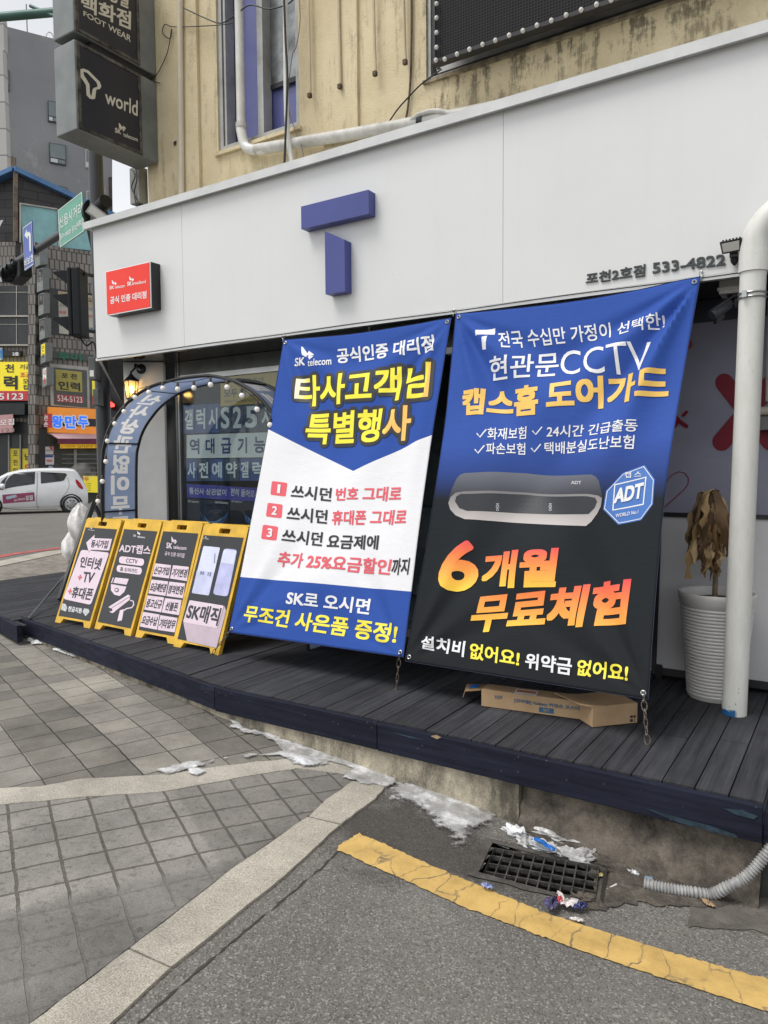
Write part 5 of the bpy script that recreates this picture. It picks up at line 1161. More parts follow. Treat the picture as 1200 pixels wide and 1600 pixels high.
# downpipe with elbow and clamp
def m_pvc():
    m, t, b = newmat('scuffed white pvc'); h = N(t); P = h.pos(); s = h.n('SeparateXYZ'); h.l(P, s.inputs[0])
    c = h.ramp(h.noise(h.pos(scale=(1, 1, .25)), 9, 7, .7), [(.3, (.56, .555, .51)), (.7, (.70, .70, .66))])
    ck = h.ramp(h.vor(h.pos(scale=(1, 1, .6)), 30), [(.09, 1.0), (.13, 0.0)]); gz = h.ramp(h.noise(P, 5, 3), [(.5, 0.0), (.6, 1.0)]); low = h.ramp(s.outputs[2], [(.0, 1.0), (.25, .15)])
    c = h.mix(h.math('MULTIPLY', h.math('MULTIPLY', ck, low), .85), c, (.06, .06, .065))
    bl = h.math('ADD', h.math('MULTIPLY', s.outputs[2], 14.0), h.math('MULTIPLY', h.noise(P, 22, 5, .7), .9)); xm_ = h.ramp(h.math('ADD', s.outputs[0], .66), [(.0, 1.0), (.085, 1.0), (.10, 0.0)])
    k = h.math('MULTIPLY', h.ramp(bl, [(.86, 1.0), (.95, 0.0)]), xm_); c = h.mix(k, c, (.012, .10, .26)); h.l(c, b.inputs['Base Color']); b.inputs['Roughness'].default_value = .4; return m
MPV = m_pvc(); ppb = onz(1147, 1115, 0); ppb[1] += .0
ptop = ony(1177, 425, 4.65); dz = (ptop-ppb)/np.linalg.norm(ptop-ppb)
dp = thing('downpipe', 'thick white downpipe standing on the deck in front of the fascia at the right', 'drainpipe', ppb)
R_ = .068; e0 = ppb+dz*2.66
g = G(); g.tube([ppb, e0], R_, 28); mesh('pipe', g, MPV, dp)
el = smooth([e0-dz*.10, e0, e0+dz*.07+np.array([.012, 0, 0]), e0+dz*.14+np.array([.055, 0, .0]), e0+dz*.20+np.array([.12, 0, 0]), e0+np.array([.24, 0, .33])], 6)
g = G(); g.tube(el, R_*1.09, 28); mesh('elbow', g, MPV, dp)
g = G(); g.tube([e0-dz*.13, e0-dz*.02], R_*1.13, 28); mesh('collar', g, MPV, dp)
g = G(); a = e0+np.array([.16, 0, .25]); b_ = e0+np.array([.24, 0, .33]); g.tube([a, b_], R_*1.17, 28); mesh('collar', g, MPV, dp)
g = G(); g.tube([b_, b_+np.array([.45, 0, .45])], R_, 28); mesh('upper_pipe', g, MPV, dp)
c = ppb+dz*2.40; g = G()
for q in (-.012, .012): g.tube([c+dz*q+(R_+.004)*np.array([math.cos(t), math.sin(t), 0]) for t in np.linspace(0, 2*math.pi, 29)[:-1]], .0055, 6, closed=True)
mesh('clamp', g, MAL, dp); g = G(); g.obox(c+np.array([-.03, -R_-.012, 0]), (.012, 0, 0), (0, .012, 0), (0, 0, .018)); mesh('clamp_bolt', g, MAL, dp)
MCN = mat('cream conduit', (.55, .50, .41), .5, var=.15)
cv = thing('conduit', 'short cream conduit ending in a junction box right of the downpipe', 'conduit', (-.33, 5.36, 1.7))
cx_ = ony(1200, 560, 5.34)[0]+.01; g = G(); g.tube([np.array([cx_, 5.35, 1.86]), np.array([cx_, 5.35, 2.5])], .022, 12); mesh('pipe', g, MCN, cv)
g = G(); g.tube([np.array([cx_-.06, 5.35, 1.80]), np.array([cx_+.4, 5.35, 1.80])], .03, 12); mesh('tee', g, MCN, cv); g = G(); g.box(cx_-.06, cx_+.4, 5.33, 5.43, 1.68, 1.765); mesh('box', g, mat('grey plastic box', (.20, .20, .19), .6, var=.2), cv)
# floodlight on the fascia, camera below
MLN = mat('floodlight lens', (.45, .44, .40), .25, var=.1)
fl_ = thing('floodlight', 'small black floodlight on the fascia above the phone number', 'floodlight', ony(1143, 400, YF))
fp = ony(1142, 385, YF-.13); up_ = np.array([0, -.35, .93]); up_ /= np.linalg.norm(up_); nf = np.array([0, -.93, -.35]); nf /= np.linalg.norm(nf); ex = np.array([.985, -.17, 0]); ex /= np.linalg.norm(ex); FLP = Plane(fp, ex, up_-ex*(up_@ex))
g = G(); g.prism(FLP, [[(-.05, -.034), (.05, -.034), (.058, .034), (-.058, .034)]], -.02, 0); mesh('housing', g, MBK, fl_, bevel=.004)
g = G(); g.prism(FLP, [[(-.042, -.025), (.042, -.025), (.047, .024), (-.047, .024)]], .0005, .004); mesh('lens', g, MLN, fl_)
g = G()
for k in range(6): g.prism(FLP, [[(-.05+k*.018, .024), (-.042+k*.018, .024), (-.042+k*.018, .04), (-.05+k*.018, .04)]], -.028, -.0205)
mesh('fins', g, MBK, fl_)
g = G(); hb = ony(1148, 399, YF-.05); g.obox(hb, (.022, 0, 0), (0, .045, 0), (0, 0, .02)); g.lathe([(.024, 0), (.02, -.018), (.008, -.034), (.001, -.038)], hb+np.array([0, 0, -.02]), 12); mesh('mount', g, MBK, fl_, bevel=.004)
cc = thing('security_camera', 'dark bullet camera hung from a pale box beside the downpipe', 'camera', ony(1148, 444, 4.98))
jb = ony(1150, 446, 4.98); g = G(); g.obox(jb, (.085, 0, 0), (0, .07, 0), (0, 0, .055)); mesh('junction_box', g, mat('pale plastic box', (.58, .57, .54), .5, var=.1), cc, bevel=.004)
g = G(); g.obox(jb+np.array([0, 0, -.026]), (.093, 0, 0), (0, .078, 0), (0, 0, .008)); mesh('box_lip', g, mat('pale plastic box', (.58, .57, .54)), cc)
g = G(); g.lathe([(.05, -.055), (.045, -.08), (.026, -.085), (.024, -.13), (.001, -.132)], jb+np.array([.0, 0, 0]), 14); mesh('mount', g, MBK, cc)
c0 = ony(1142, 472, 4.95); c1 = ony(1116, 490, 4.88)
g = G(); g.tube([jb+np.array([0, 0, -.12]), lerp(c0, jb, .25)+np.array([0, 0, -.03]), c0], .008, 8); mesh('arm', g, MAL, cc)
g = G(); dcam = (c1-c0)/np.linalg.norm(c1-c0); g.tube([c0, c0+dcam*.02, c1-dcam*.03, c1], [.02, .034, .034, .034], 16); g.tube([c1+dcam*.001, c1+dcam*.02], [.034, .03], 16); mesh('body', g, mat('dark camera shell', (.07, .075, .085), .35, var=.1), cc)
g = G(); g.obox(lerp(c0, c1, .55)+np.array([0, 0, .031]), dcam*.085, np.cross(dcam, [0, 0, 1.])*.036, np.array([0, 0, .004])); mesh('sunshield', g, mat('dark camera shell', (.07, .075, .085)), cc)
g = G(); g.obox(lerp(c0, c1, .7)+np.array([0, 0, -.045]), dcam*.03, np.cross(dcam, [0, 0, 1.])*.02, np.array([0, 0, .02])); mesh('bracket', g, MBK, cc)
# cardboard boxes
def m_card():
    m, t, b = newmat('brown cardboard'); h = N(t); P = h.pos(); h.l(h.ramp(h.noise(P, 6, 6, .6), [(.3, (.33, .215, .115)), (.7, (.43, .295, .165))]), b.inputs['Base Color']); b.inputs['Roughness'].default_value = .8
    wv = h.noise(h.pos(scale=(1, 1, 60)), 3, 2); h.bump(wv, .12, .003, b); return m
MCD2 = m_card(); MCI = mat('inner cardboard', (.26, .165, .085), .85, var=.15)
def cardbox(lab, a, b, dep, hgt):
    a = np.array([a[0], a[1], .003]); b = np.array([b[0], b[1], .003]); e = (b-a)/np.linalg.norm(b-a); n_ = np.array([-e[1], e[0], 0]); t = thing('cardboard_box', lab, 'box', (a+b)/2)
    g = G(); g.obox((a+b)/2+n_*dep/2+np.array([0, 0, hgt/2]), (b-a)/2, n_*dep/2, (0, 0, hgt/2)); mesh('carton', g, MCD2, t, bevel=.003)
    return t, Plane(a-n_*.0006, e, (0, 0, 1)), a, b, e, n_
a = onz(752, 1104, 0); b = onz(921, 1127, 0)
t, F, a, b, e, n_ = cardbox('long flat cardboard carton with blue printed writing lying on the deck', a, b, .125, .105)
L = np.linalg.norm(b-a)
MBI = mat('blue carton ink', (.03, .11, .20), .7, var=.15)
ql = lambda x0, x1, y0, y1: [F.uv(*p) for p in ((x0, y0), (x1, y0), (x1, y1), (x0, y1))]
KC = lambda L_: [(700+x/3.333, 1030+y/3.333) for x, y in L_]
text(t, F, '[모바일] Galaxy 커밍순 포스터', KC([(346, 203), (684, 247), (684, 272), (346, 226)]), MBI, 2, off=.001)
patch(t, F, KC([(474, 248), (550, 258), (550, 284), (474, 275)]), MBI, .001, 'label_print'); text(t, F, 'SKT', KC([(496, 256), (530, 260), (530, 276), (496, 272)]), mat('card lettering', (.36, .25, .14), .8, var=0), 1, off=.002)
text(t, F, '유플폼', KC([(242, 186), (282, 192), (282, 206), (242, 199)]), MBI, 1, off=.001); text(t, F, '상자면', KC([(242, 200), (270, 204), (270, 211), (242, 207)]), MBI, 0, off=.001)
TOPP = Plane(a+np.array([0, 0, .1056]), e, n_)
patch(t, TOPP, KC([(355, 153), (472, 167), (460, 192), (343, 178)]), mat('white sticker', (.72, .70, .68), .5, var=.05), .001, 'sticker'); patch(t, TOPP, KC([(362, 160), (462, 172), (456, 182), (356, 170)]), mat('orange sticker ink', (.62, .16, .05), .5, var=.1), .002, 'sticker_print')
flap = a-e*.005+np.array([0, 0, .10])
g = G(); g.add([flap+n_*.0, flap+n_*.125, flap-e*.13+n_*.125+np.array([0, 0, -.012]), flap-e*.10+n_*.0+np.array([0, 0, -.02]), flap-e*.115+n_*.0+np.array([0, 0, -.06])], [(0, 1, 2, 3), (3, 2, 4)]); o = mesh('flap', g, MCI, t); o.modifiers.new('thickness', 'SOLIDIFY').thickness = .004
g = G(); g.add([flap-e*.03+n_*.03+np.array([0, 0, .002]), flap-e*.03+n_*.10+np.array([0, 0, .002]), flap-e*.09+n_*.10+np.array([0, 0, -.004]), flap-e*.085+n_*.03+np.array([0, 0, -.008])], [(0, 1, 2, 3)]); mesh('blue_tape', g, mat('blue tape', (.02, .12, .42), .35, var=.1), t)
a2 = onz(922, 1137, 0)+np.array([.012, 0, 0]); b2 = onz(996, 1130, 0)
t2, F2, a2, b2, e2, n2 = cardbox('short tilted cardboard carton at the right end of the long one under the banner', a2, b2, .24, .115)
tp = a2+np.array([0, 0, .1165]); g = G(); g.add([tp, tp+e2*.075, tp+e2*.055+n2*.23, tp+n2*.23-e2*.11+np.array([0, 0, .02]), tp-e2*.06+n2*.03+np.array([0, 0, .012])], [(0, 1, 2, 3, 4)]); o = mesh('flap', g, MCD2, t2); o.modifiers.new('thickness', 'SOLIDIFY').thickness = .004
for q in ([(948, 293), (962, 292), (962, 305), (948, 306)], [(965, 292), (977, 291), (977, 304), (965, 305)], [(948, 312), (962, 311), (962, 326), (948, 327)], [(968, 310), (972, 310), (972, 325), (968, 325)]): patch(t2, F2, KC(q), mat('carton black ink', (.03, .025, .02), .7, var=0), .001, 'handling_mark')
# ================================================================== DRAIN
dz_ = gc[2]
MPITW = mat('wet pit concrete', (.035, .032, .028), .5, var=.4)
G0 = lambda u, v, z=0.0: gc+ge*u+gn*v+np.array([0, 0, z])
dr = thing('drain_grate', 'rusty grey steel drain grate in the gutter beside the yellow line', 'drain grate', gc)
g = G()
for s_ in (-1, 1):
    g.obox(G0(s_*(GW+.025), 0, -.26), ge*.008, gn*(GD+.03), (0, 0, .25)); g.obox(G0(0, s_*(GD+.025), -.26), ge*(GW+.02), gn*.008, (0, 0, .25))
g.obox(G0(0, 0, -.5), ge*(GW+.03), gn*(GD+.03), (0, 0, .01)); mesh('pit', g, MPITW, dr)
MGR = mat('dull grate steel', (.105, .10, .09), .5, .35, var=.5, vs=25, bump=.3)
nb = 10
for i in range(nb+1):
    u = lerp(-GW+.005, GW-.005, i/nb); g = G(); g.obox(G0(u, 0, -.034), ge*.003, gn*(GD-.004), (0, 0, .032)); mesh('bar', g, MGR, dr)
for j in range(5):
    v = lerp(-GD+.006, GD-.006, j/4); g = G(); g.obox(G0(0, v, -.009), ge*(GW-.002), gn*.0035, (0, 0, .010)); mesh('cross_bar', g, MGR, dr)
# concrete lip hiding the cut edge of the road sheet
g = G(); w_ = .045
out_ = [(-GW-w_, -GD-w_), (GW+w_, -GD-w_), (GW+w_, GD+w_), (-GW-w_, GD+w_)]; inn = [(-GW-.004, -GD-.004), (GW+.004, -GD-.004), (GW+.004, GD+.004), (-GW-.004, GD+.004)]
GP = Plane(gc, ge, gn)
def lip_pts(P, jag):
    o = []
    for i, p in enumerate(P):
        q = P[(i+1) % 4]
        for k in range(10): o.append((lerp(p[0], q[0], k/10)+RNG.normal(0, jag), lerp(p[1], q[1], k/10)+RNG.normal(0, jag)))
    return o
lo = lip_pts(out_, .006); tris = mgeo.tessellate_polygon([[Vector((*p, 0)) for p in lo], [Vector((*p, 0)) for p in inn]]); al = lo+inn
V = []
for u, v in al:
    p = G0(u, v); p[2] = ground_z(p[0], p[1])+.006; V.append(p)
g.add(V, [tuple(q) for q in tris]); struct('drain_surround', g, m_concrete('drain surround mortar', (.12, .108, .095), .6, 5))
# ice chunks and litter round the grate
MIC = m_ice('crusty gutter ice', 0, False); MS = m_ice('clean old snow', 1, False)
def chunk(name, lab, cat, px, m, h_, r, seed, n=9, jag=.3, sink=.25):
    c = ong(*px); rr = np.random.RandomState(seed); bm = bmesh.new(); bmesh.ops.create_icosphere(bm, subdivisions=3, radius=1.0)
    g = G(); f_ = rr.uniform(2, 4, 3); p_ = rr.uniform(0, 6, 3); bm.verts.index_update()
    V = []
    for v in bm.verts:
        k = 1+jag*(math.sin(f_[0]*v.co.x*2+p_[0])*math.sin(f_[1]*v.co.y*2+p_[1])+.5*math.sin(f_[2]*3*v.co.z+p_[2]+4*v.co.x)); V.append((c[0]+v.co.x*k*r[0], c[1]+v.co.y*k*r[1], c[2]+(v.co.z+sink)*k*h_))
    g.add(V, [tuple(v.index for v in f.verts) for f in bm.faces], 0, True); bm.free(); return single(name, g, m, lab, cat, c)
chunk('snow_clump', 'white snow heap at the back left corner of the drain grate', 'snow', (803, 1302), MS, .022, (.055, .04), 1, jag=.5)
chunk('ice_chunk', 'long grey ice slab lying behind the drain grate along the wall', 'ice', (862, 1308), MIC, .028, (.12, .035), 2)
chunk('ice_chunk', 'grey frozen crust over the back right corner of the grate', 'ice', (896, 1340), MIC, .020, (.085, .06), 3, jag=.4, sink=.6)
chunk('ice_chunk', 'small ice crust at the far right edge of the grate', 'ice', (925, 1330), MIC, .018, (.05, .05), 4, jag=.4)
chunk('snow_clump', 'white snow crumb on the silt left of the ribbed hose', 'snow', (990, 1367), MS, .012, (.03, .02), 6, jag=.5)
chunk('snow_clump', 'small white lump behind the middle of the ribbed hose', 'snow', (1059, 1367), MS, .014, (.018, .012), 7, jag=.4)
def bagm(name, c, tr=.5):
    m, t, b = newmat(name); h = N(t); out = t.nodes['Material Output']; b.inputs['Base Color'].default_value = (*c, 1); b.inputs['Roughness'].default_value = .25
    tp_ = h.n('BsdfTransparent'); mx = h.n('MixShader'); mx.inputs[0].default_value = tr; h.l(b.outputs[0], mx.inputs[1]); h.l(tp_.outputs[0], mx.inputs[2]); h.l(mx.outputs[0], out.inputs[0]); return m
o = chunk('plastic_bag', 'clear crumpled plastic bag lying on the back of the grate', 'plastic bag', (846, 1326), bagm('cloudy clear plastic', (.62, .64, .66), .35), .022, (.075, .035), 8, jag=.35, sink=.7)
def scrap(name, lab, cat, px, m, z=.012, curl=.015, th=.0015, sub=6):
    P = [ong(*p, z) for p in px]; c = sum(P)/len(P); g = G(); n = len(P)
    ring = []
    for i in range(n):
        for k in range(sub):
            p = lerp(P[i], P[(i+1) % n], k/sub); ring.append(p+np.array([0, 0, curl*abs(math.sin(3*i+2.2*k))]))
    m_ = len(ring); mid = [lerp(c, p, .5)+np.array([0, 0, curl*.6*math.sin(i)**2]) for i, p in enumerate(ring)]
    g.add(ring+mid+[c], [(i, (i+1) % m_, m_+(i+1) % m_, m_+i) for i in range(m_)]+[(m_+i, m_+(i+1) % m_, 2*m_) for i in range(m_)], 0, True)
    o = single(name, g, m, lab, cat, c); o.modifiers.new('thickness', 'SOLIDIFY').thickness = th; return o
scrap('ribbon', 'bright blue plastic strip on top of the clear bag', 'ribbon', [(834, 1310), (844, 1312), (868, 1328), (867, 1332), (855, 1328), (845, 1319), (834, 1315)], mat('bright blue plastic', (.02, .16, .52), .3, var=.15), .045, .01)
scrap('wrapper', 'blue and clear wrapper at the front left corner of the grate', 'wrapper', [(751, 1384), (762, 1383), (771, 1389), (768, 1392), (755, 1389)], mat('pale blue wrapper', (.30, .36, .62), .3, var=.4, vs=40), .014)
scrap('wrapper', 'dark violet crumpled wrapper at the front edge of the grate', 'wrapper', [(849, 1410), (862, 1406), (872, 1407), (873, 1418), (868, 1426), (852, 1424)], mat('violet wrapper', (.10, .09, .19), .35, var=.7, vs=35), .016, .02)
scrap('wrapper', 'red and white paper scrap at the front right of the grate', 'wrapper', [(870, 1397), (876, 1400), (880, 1410), (906, 1411), (895, 1422), (876, 1418)], mat('white scrap', (.62, .58, .56), .6, var=.15), .016, .02)
scrap('wrapper', 'torn red label beside the white paper scrap', 'wrapper', [(870, 1402), (877, 1402), (880, 1410), (873, 1412)], mat('red scrap', (.48, .07, .08), .5, var=.2), .03, .008)
scrap('wrapper', 'navy plastic scrap right of the white paper scrap', 'wrapper', [(894, 1420), (906, 1412), (919, 1416), (914, 1422), (902, 1424)], mat('navy scrap', (.05, .06, .20), .35, var=.4, vs=40), .016, .015)
scrap('paper_scrap', 'white paper scrap on the asphalt below the drain', 'paper', [(889, 1436), (900, 1435), (912, 1438), (911, 1442), (896, 1440)], mat('white scrap', (.62, .58, .56)), .010, .008)
scrap('dry_leaf', 'tan dry leaf on the gutter in front of the ribbed hose', 'leaf', [(1095, 1405), (1105, 1407), (1113, 1413), (1119, 1419), (1108, 1417), (1100, 1413)], mat('tan leaf', (.34, .23, .13), .8, var=.2), .010, .008)
p = ong(950, 1389, .008); q = ong(961, 1383, .008)
single('cigarette_butt', G().tube([lerp(p, q, -.2), lerp(p, q, 1.2)], .0042, 8), mat('cigarette paper', (.75, .74, .71), .7, var=.05), 'white cigarette butt on the silt right of the grate', 'cigarette', p)
scrap('wrapper', 'small yellow scrap at the right end of the grate', 'wrapper', [(932, 1366), (941, 1365), (944, 1370), (936, 1371)], mat('pale yellow scrap', (.55, .48, .22), .6, var=.2), .012, .006)
MMUD = m_concrete('frozen mud', (.115, .095, .072), .8, 9)
chunk('dirt_clump', 'dark muddy clump covering the right end of the grate', 'dirt', (938, 1362), MMUD, .016, (.045, .06), 12, jag=.45, sink=.3)
chunk('dirt_clump', 'brown silt heap along the wall behind the grate', 'dirt', (900, 1312), MMUD, .022, (.14, .035), 13, jag=.45, sink=.1)
chunk('dirt_clump', 'small brown clod at the front right corner of the grate', 'dirt', (910, 1405), MMUD, .012, (.04, .03), 14, jag=.5, sink=.4)
chunk('ice_chunk', 'broken ice lump sitting between the snow heap and the clear bag', 'ice', (822, 1320), MIC, .016, (.035, .03), 15, jag=.45, sink=.6)
# scattered grit along the deck foot, one stuff mesh
g = G(); rr = np.random.RandomState(11)
for k in range(420):
    if k < 360: X = rr.uniform(-6.6, -.4); Yb = deck_front(X)-abs(rr.normal(0, .05))+.02
    else: X, Yb = rr.normal(gc[0]+.35, .4), rr.normal(gc[1]+.05, .18)
    if in_pit(X, Yb, .01) or Yb > deck_front(X)+.03: continue
    r = rr.uniform(.002, .006)*(1.6 if rr.rand() < .1 else 1); z = ground_z(X, Yb)+.006
    v = [(X+r*math.cos(t)*rr.uniform(.6, 1.3), Yb+r*math.sin(t)*rr.uniform(.6, 1.3), z) for t in np.linspace(0, 2*math.pi, 6)[:-1]]; g.add(v+[(X, Yb, z+r*.9)], [(i, (i+1) % 5, 5) for i in range(5)])
tag(mesh('grit', g, mat('loose grit', (.24, .21, .17), .9, var=.6, vs=300)), kind='stuff')
# ribbed hose
hp = [(1006, 1373), (1040, 1381), (1080, 1387), (1112, 1390), (1138, 1385), (1160, 1374), (1180, 1356), (1197, 1334), (1214, 1306), (1232, 1270)]
hw = [ong(x, y+7, .024) for x, y in hp[:4]]; y0 = hw[-1][1]
hw += [ony(x, y, y0+.02*i) for i, (x, y) in enumerate(hp[4:])]
hs_ = smooth(hw, 14); pts = [hs_[0]]; acc = 0
dens = []
for i in range(1, len(hs_)):
    n = max(1, int(np.linalg.norm(hs_[i]-hs_[i-1])/.0024))
    for k in range(n): dens.append(lerp(hs_[i-1], hs_[i], k/n))
rs = [.0205+.0062*(0.5+.5*math.sin(2*math.pi*i/5.2))**1.5 for i in range(len(dens))]
hz = thing('ribbed_hose', 'grey ribbed drain hose lying in the gutter at the deck corner', 'hose', dens[0])
g = G(); g.tube(dens, rs, 16, caps=False); o = mesh('hose', g, mat('dirty grey ribbed plastic', (.36, .36, .35), .45, var=.3, vs=12), hz)
g = G(); g.tube([dens[0]+np.array([.0, .02, .012]), dens[0]+np.array([.035, .022, .016])], .013, 10); mesh('inner_tube', g, mat('blue grey tube', (.16, .21, .26), .5, var=.2), hz)
# ================================================================== PIPES AND CABLES ON THE UPPER WALL
MWPV = mat('glossy white pipe', (.66, .65, .60), .22, spec=.6, var=.12, vs=5); MOP = mat('aged white pipe', (.50, .49, .45), .5, var=.25, vs=6)
yp = YW-.085
pv = thing('drainpipe', 'white pipe coming down in front of the upper window and bending along the wall', 'drainpipe', ony(375, 200, yp))
a = ony(374, -120, yp); b = ony(377, 205, yp); c_ = ony(384, 229, yp); d_ = ony(402, 234, yp)
g = G(); g.tube([np.array([b[0], yp, 8.0]), b], .042, 18); mesh('riser', g, MWPV, pv)
el = smooth([b+np.array([0, 0, .03]), b, c_, d_, ony(420, 231, yp)], 6); g = G(); g.tube(el, .047, 18); mesh('elbow', g, MWPV, pv)
g = G(); g.tube([b+np.array([0, 0, .03]), b+np.array([0, 0, .075])], .052, 18); mesh('collar', g, MOP, pv)
ends = [ony(400, 234, yp), ony(560, 208, yp), ony(700, 183, yp), ony(1000, 122, yp)]; g = G(); g.tube(ends, .050, 18); mesh('run', g, MOP, pv)
g = G(); k = ony(655, 191, yp); dd = (ends[2]-ends[1])/np.linalg.norm(ends[2]-ends[1]); g.tube([k, k+dd*.05], .056, 18); mesh('strap', g, MBK, pv)
g = G(); g.tube(smooth([ony(640, 190, yp-.03), ony(655, 179, yp-.05), ony(680, 173, yp-.05), ony(705, 178, yp-.04), ony(712, 186, yp-.02)], 6), .018, 10); single('hose', g, MOP, 'short white hose arched over the horizontal wall pipe', 'hose', ony(680, 175, yp))
def wallpipe(name, lab, cat, pts, r, m, Y=YW-.02, cap=None, group=None, sm=True, n=8):
    P = [ony(x, y, Y) for x, y in pts]; P = smooth(P, 5) if sm and len(P) > 2 else P
    t = thing(name, lab, cat, P[-1], group); g = G(); g.tube(P, r, n); mesh('pipe' if cat != 'cable' else 'line', g, m, t)
    if cap: g = G(); g.obox(P[-1]+np.array([0, -.01, 0]), (.016, 0, 0), (0, .016, 0), (0, 0, .018)); mesh('end_fitting', g, cap, t)
    return t
MSTC = mat('cream painted conduit', (.55, .46, .31), .6, var=.15); MRF = mat('rusty fitting', (.12, .085, .06), .7, .3, var=.5, vs=30)
wallpipe('conduit', 'thick cream conduit running down the corner pilaster', 'conduit', [(281, -80), (282, 120), (284, 318)], .030, mat('pale cream conduit', (.60, .535, .41), .5, var=.08), n=14, Y=YW-.065)
for (x, y, lab) in ((485, 150, 'left of the four'), (532, 136, 'second from left of the four'), (587, 116, 'third from left of the four'), (634, 98, 'rightmost of the four')):
    wallpipe('conduit', 'thin capped cream conduit stub right of the tall window, '+lab, 'conduit', [(x-5, -80), (x-2, 60), (x, y)], .013, MSTC, cap=MRF, group='thin conduit stubs on the cream wall', Y=YW-.045)
MCBK = mat('black cable', (.018, .018, .02), .5, var=.1); MGC = mat('grey cable', (.16, .15, .14), .6, var=.1)
wallpipe('cable', 'straight dark cable down the wall left of the cream conduit', 'cable', [(272, 42), (275, 120), (276, 225)], .007, MGC, cap=MRF)
wallpipe('cable', 'looped black cable from the corner to the blade sign', 'cable', [(330, 40), (272, 42), (258, 38), (254, 52), (266, 60), (268, 45), (262, 80), (250, 108), (240, 125), (250, 130)], .0045, MCBK, Y=YW-.06)
wallpipe('cable', 'sagging black cable across the top of the tall window', 'cable', [(286, 12), (320, 28), (345, 36), (366, 25), (390, 8), (420, 14), (450, 6), (466, -10)], .006, MCBK, Y=YW-.10)
wallpipe('cable', 'thin black line sagging beside the white riser', 'cable', [(286, 42), (330, 40), (362, 36), (372, 28)], .0045, MCBK, Y=YW-.11)
wallpipe('hose', 'white taped hose hanging down over the fascia cap', 'hose', [(446, -60), (446, 60), (447, 150), (449, 200), (453, 236), (458, 263)], .022, MWPV, Y=YW-.14, n=12)
wallpipe('cable', 'black cable hanging beside the white taped hose', 'cable', [(442, -60), (446, 60), (449, 120), (447, 190), (444, 265)], .010, MCBK, Y=YW-.19)
wallpipe('cable', 'thin grey wire dangling from the tall window to the fascia', 'cable', [(466, -20), (469, 30), (463, 72), (456, 90), (450, 160), (460, 200), (472, 232), (474, 258)], .004, MGC, Y=YW-.12)
wallpipe('cable', 'rust coloured cable edging the right window opening', 'cable', [(643, -40), (643, 60), (641, 130), (637, 170), (634, 186)], .009, MRF, Y=YW-.02)
wallpipe('cable', 'black cable slanting from the right window down the wall', 'cable', [(690, 108), (660, 130), (640, 150), (622, 170), (608, 190)], .006, MCBK, Y=YW-.03)
for i, x in enumerate((652, 657)): wallpipe('cable', 'dark cable down the left jamb of the right window, %s of two' % ('outer', 'inner')[i], 'cable', [(x, -60), (x+1, 60), (x+3, 132)], .011, MCBK, Y=YW+.02)
# LED panel with bulbs
lp = thing('display_panel', 'black mesh sign panel edged with round bulbs in front of the upper right window', 'sign panel', ony(700, 60, 5.22))
YL = 5.20; p0 = ony(681, 97, YL); p1 = ony(945, -2, YL); LPN = Plane((p0[0], YL, (p0[2]+p1[2])/2), (1, 0, 0), (0, 0, 1)); Wd = 3.6
def m_led():
    m, t, b = newmat('led mesh'); h = N(t); P = h.pos(scale=(1, 1, 1)); br = h.n('TexBrick'); br.offset = 0; br.inputs['Scale'].default_value = 1; br.inputs['Brick Width'].default_value = .022; br.inputs['Row Height'].default_value = .022; br.inputs['Mortar Size'].default_value = .0045
    br.inputs['Color1'].default_value = (.006, .006, .007, 1); br.inputs['Color2'].default_value = (.010, .010, .011, 1); br.inputs['Mortar'].default_value = (.028, .028, .030, 1); mp = h.pos(rot=(rad(90), 0, 0)); h.l(mp, br.inputs['Vector']); h.l(br.outputs[0], b.inputs['Base Color']); b.inputs['Roughness'].default_value = .7; b.inputs['Specular IOR Level'].default_value = .12; h.bump(br.outputs['Fac'], .6, .004, b); return m
g = G(); g.prism(LPN, [[(0, 0), (Wd, 0), (Wd, 2), (0, 2)]], -.05, 0); mesh('mesh_face', g, m_led(), lp)
g = G(); g.prism(LPN, [[(-.025, -.03), (Wd, -.03), (Wd, 0), (-.025, 0)]], -.06, .01); g.prism(LPN, [[(-.025, 0), (0, 0), (0, 2), (-.025, 2)]], -.06, .01); mesh('frame', g, MBK, lp)
MB2 = mat('frosted white bulb', (.62, .60, .56), .35, var=.1)
for x, y in [(682, 6), (682, 28), (682, 51), (682, 74), (681, 94), (695, 92.5), (714, 84.5), (733.5, 77), (754, 69.5), (774, 63), (795.5, 55), (817, 48), (839, 39.5), (861.5, 32), (884.5, 23.5), (908, 15.5), (932, 7), (955, 0), (978, -8)]:
    c = ony(x, y, YL-.03); g = G(); g.sphere(c, .017, 12); mesh('bulb', g, MB2, lp)
# equipment at the wall corner: grey box with cables, floodlight and camera above the cap
eq = thing('junction_box', 'grey equipment box with dangling cables under the blade signs', 'box', ony(218, 300, 5.5))
c = ony(217, 292, 5.45); g = G(); g.obox(c, (.075, 0, 0), (0, .06, 0), (0, 0, .19)); mesh('casing', g, mat('aged grey casing', (.27, .27, .25), .6, var=.3), eq, bevel=.006)
g = G(); g.tube(smooth([c+np.array([-.03, -.07, .17]), c+np.array([.04, -.08, .08]), c+np.array([-.02, -.08, -.02]), c+np.array([.03, -.08, -.12]), c+np.array([.09, -.08, -.22])], 6), .007, 6); g.tube(smooth([c+np.array([.03, -.07, .18]), c+np.array([.07, -.08, .05]), c+np.array([.02, -.08, -.1]), c+np.array([.06, -.08, -.25])], 6), .006, 6); mesh('cables', g, MCBK, eq)
g = G(); g.lathe([(.03, -.19), (.035, -.24), (.028, -.26), (.034, -.28), (.026, -.30)], c+np.array([.02, 0, 0]), 10); mesh('cable_gland', g, MBK, eq)
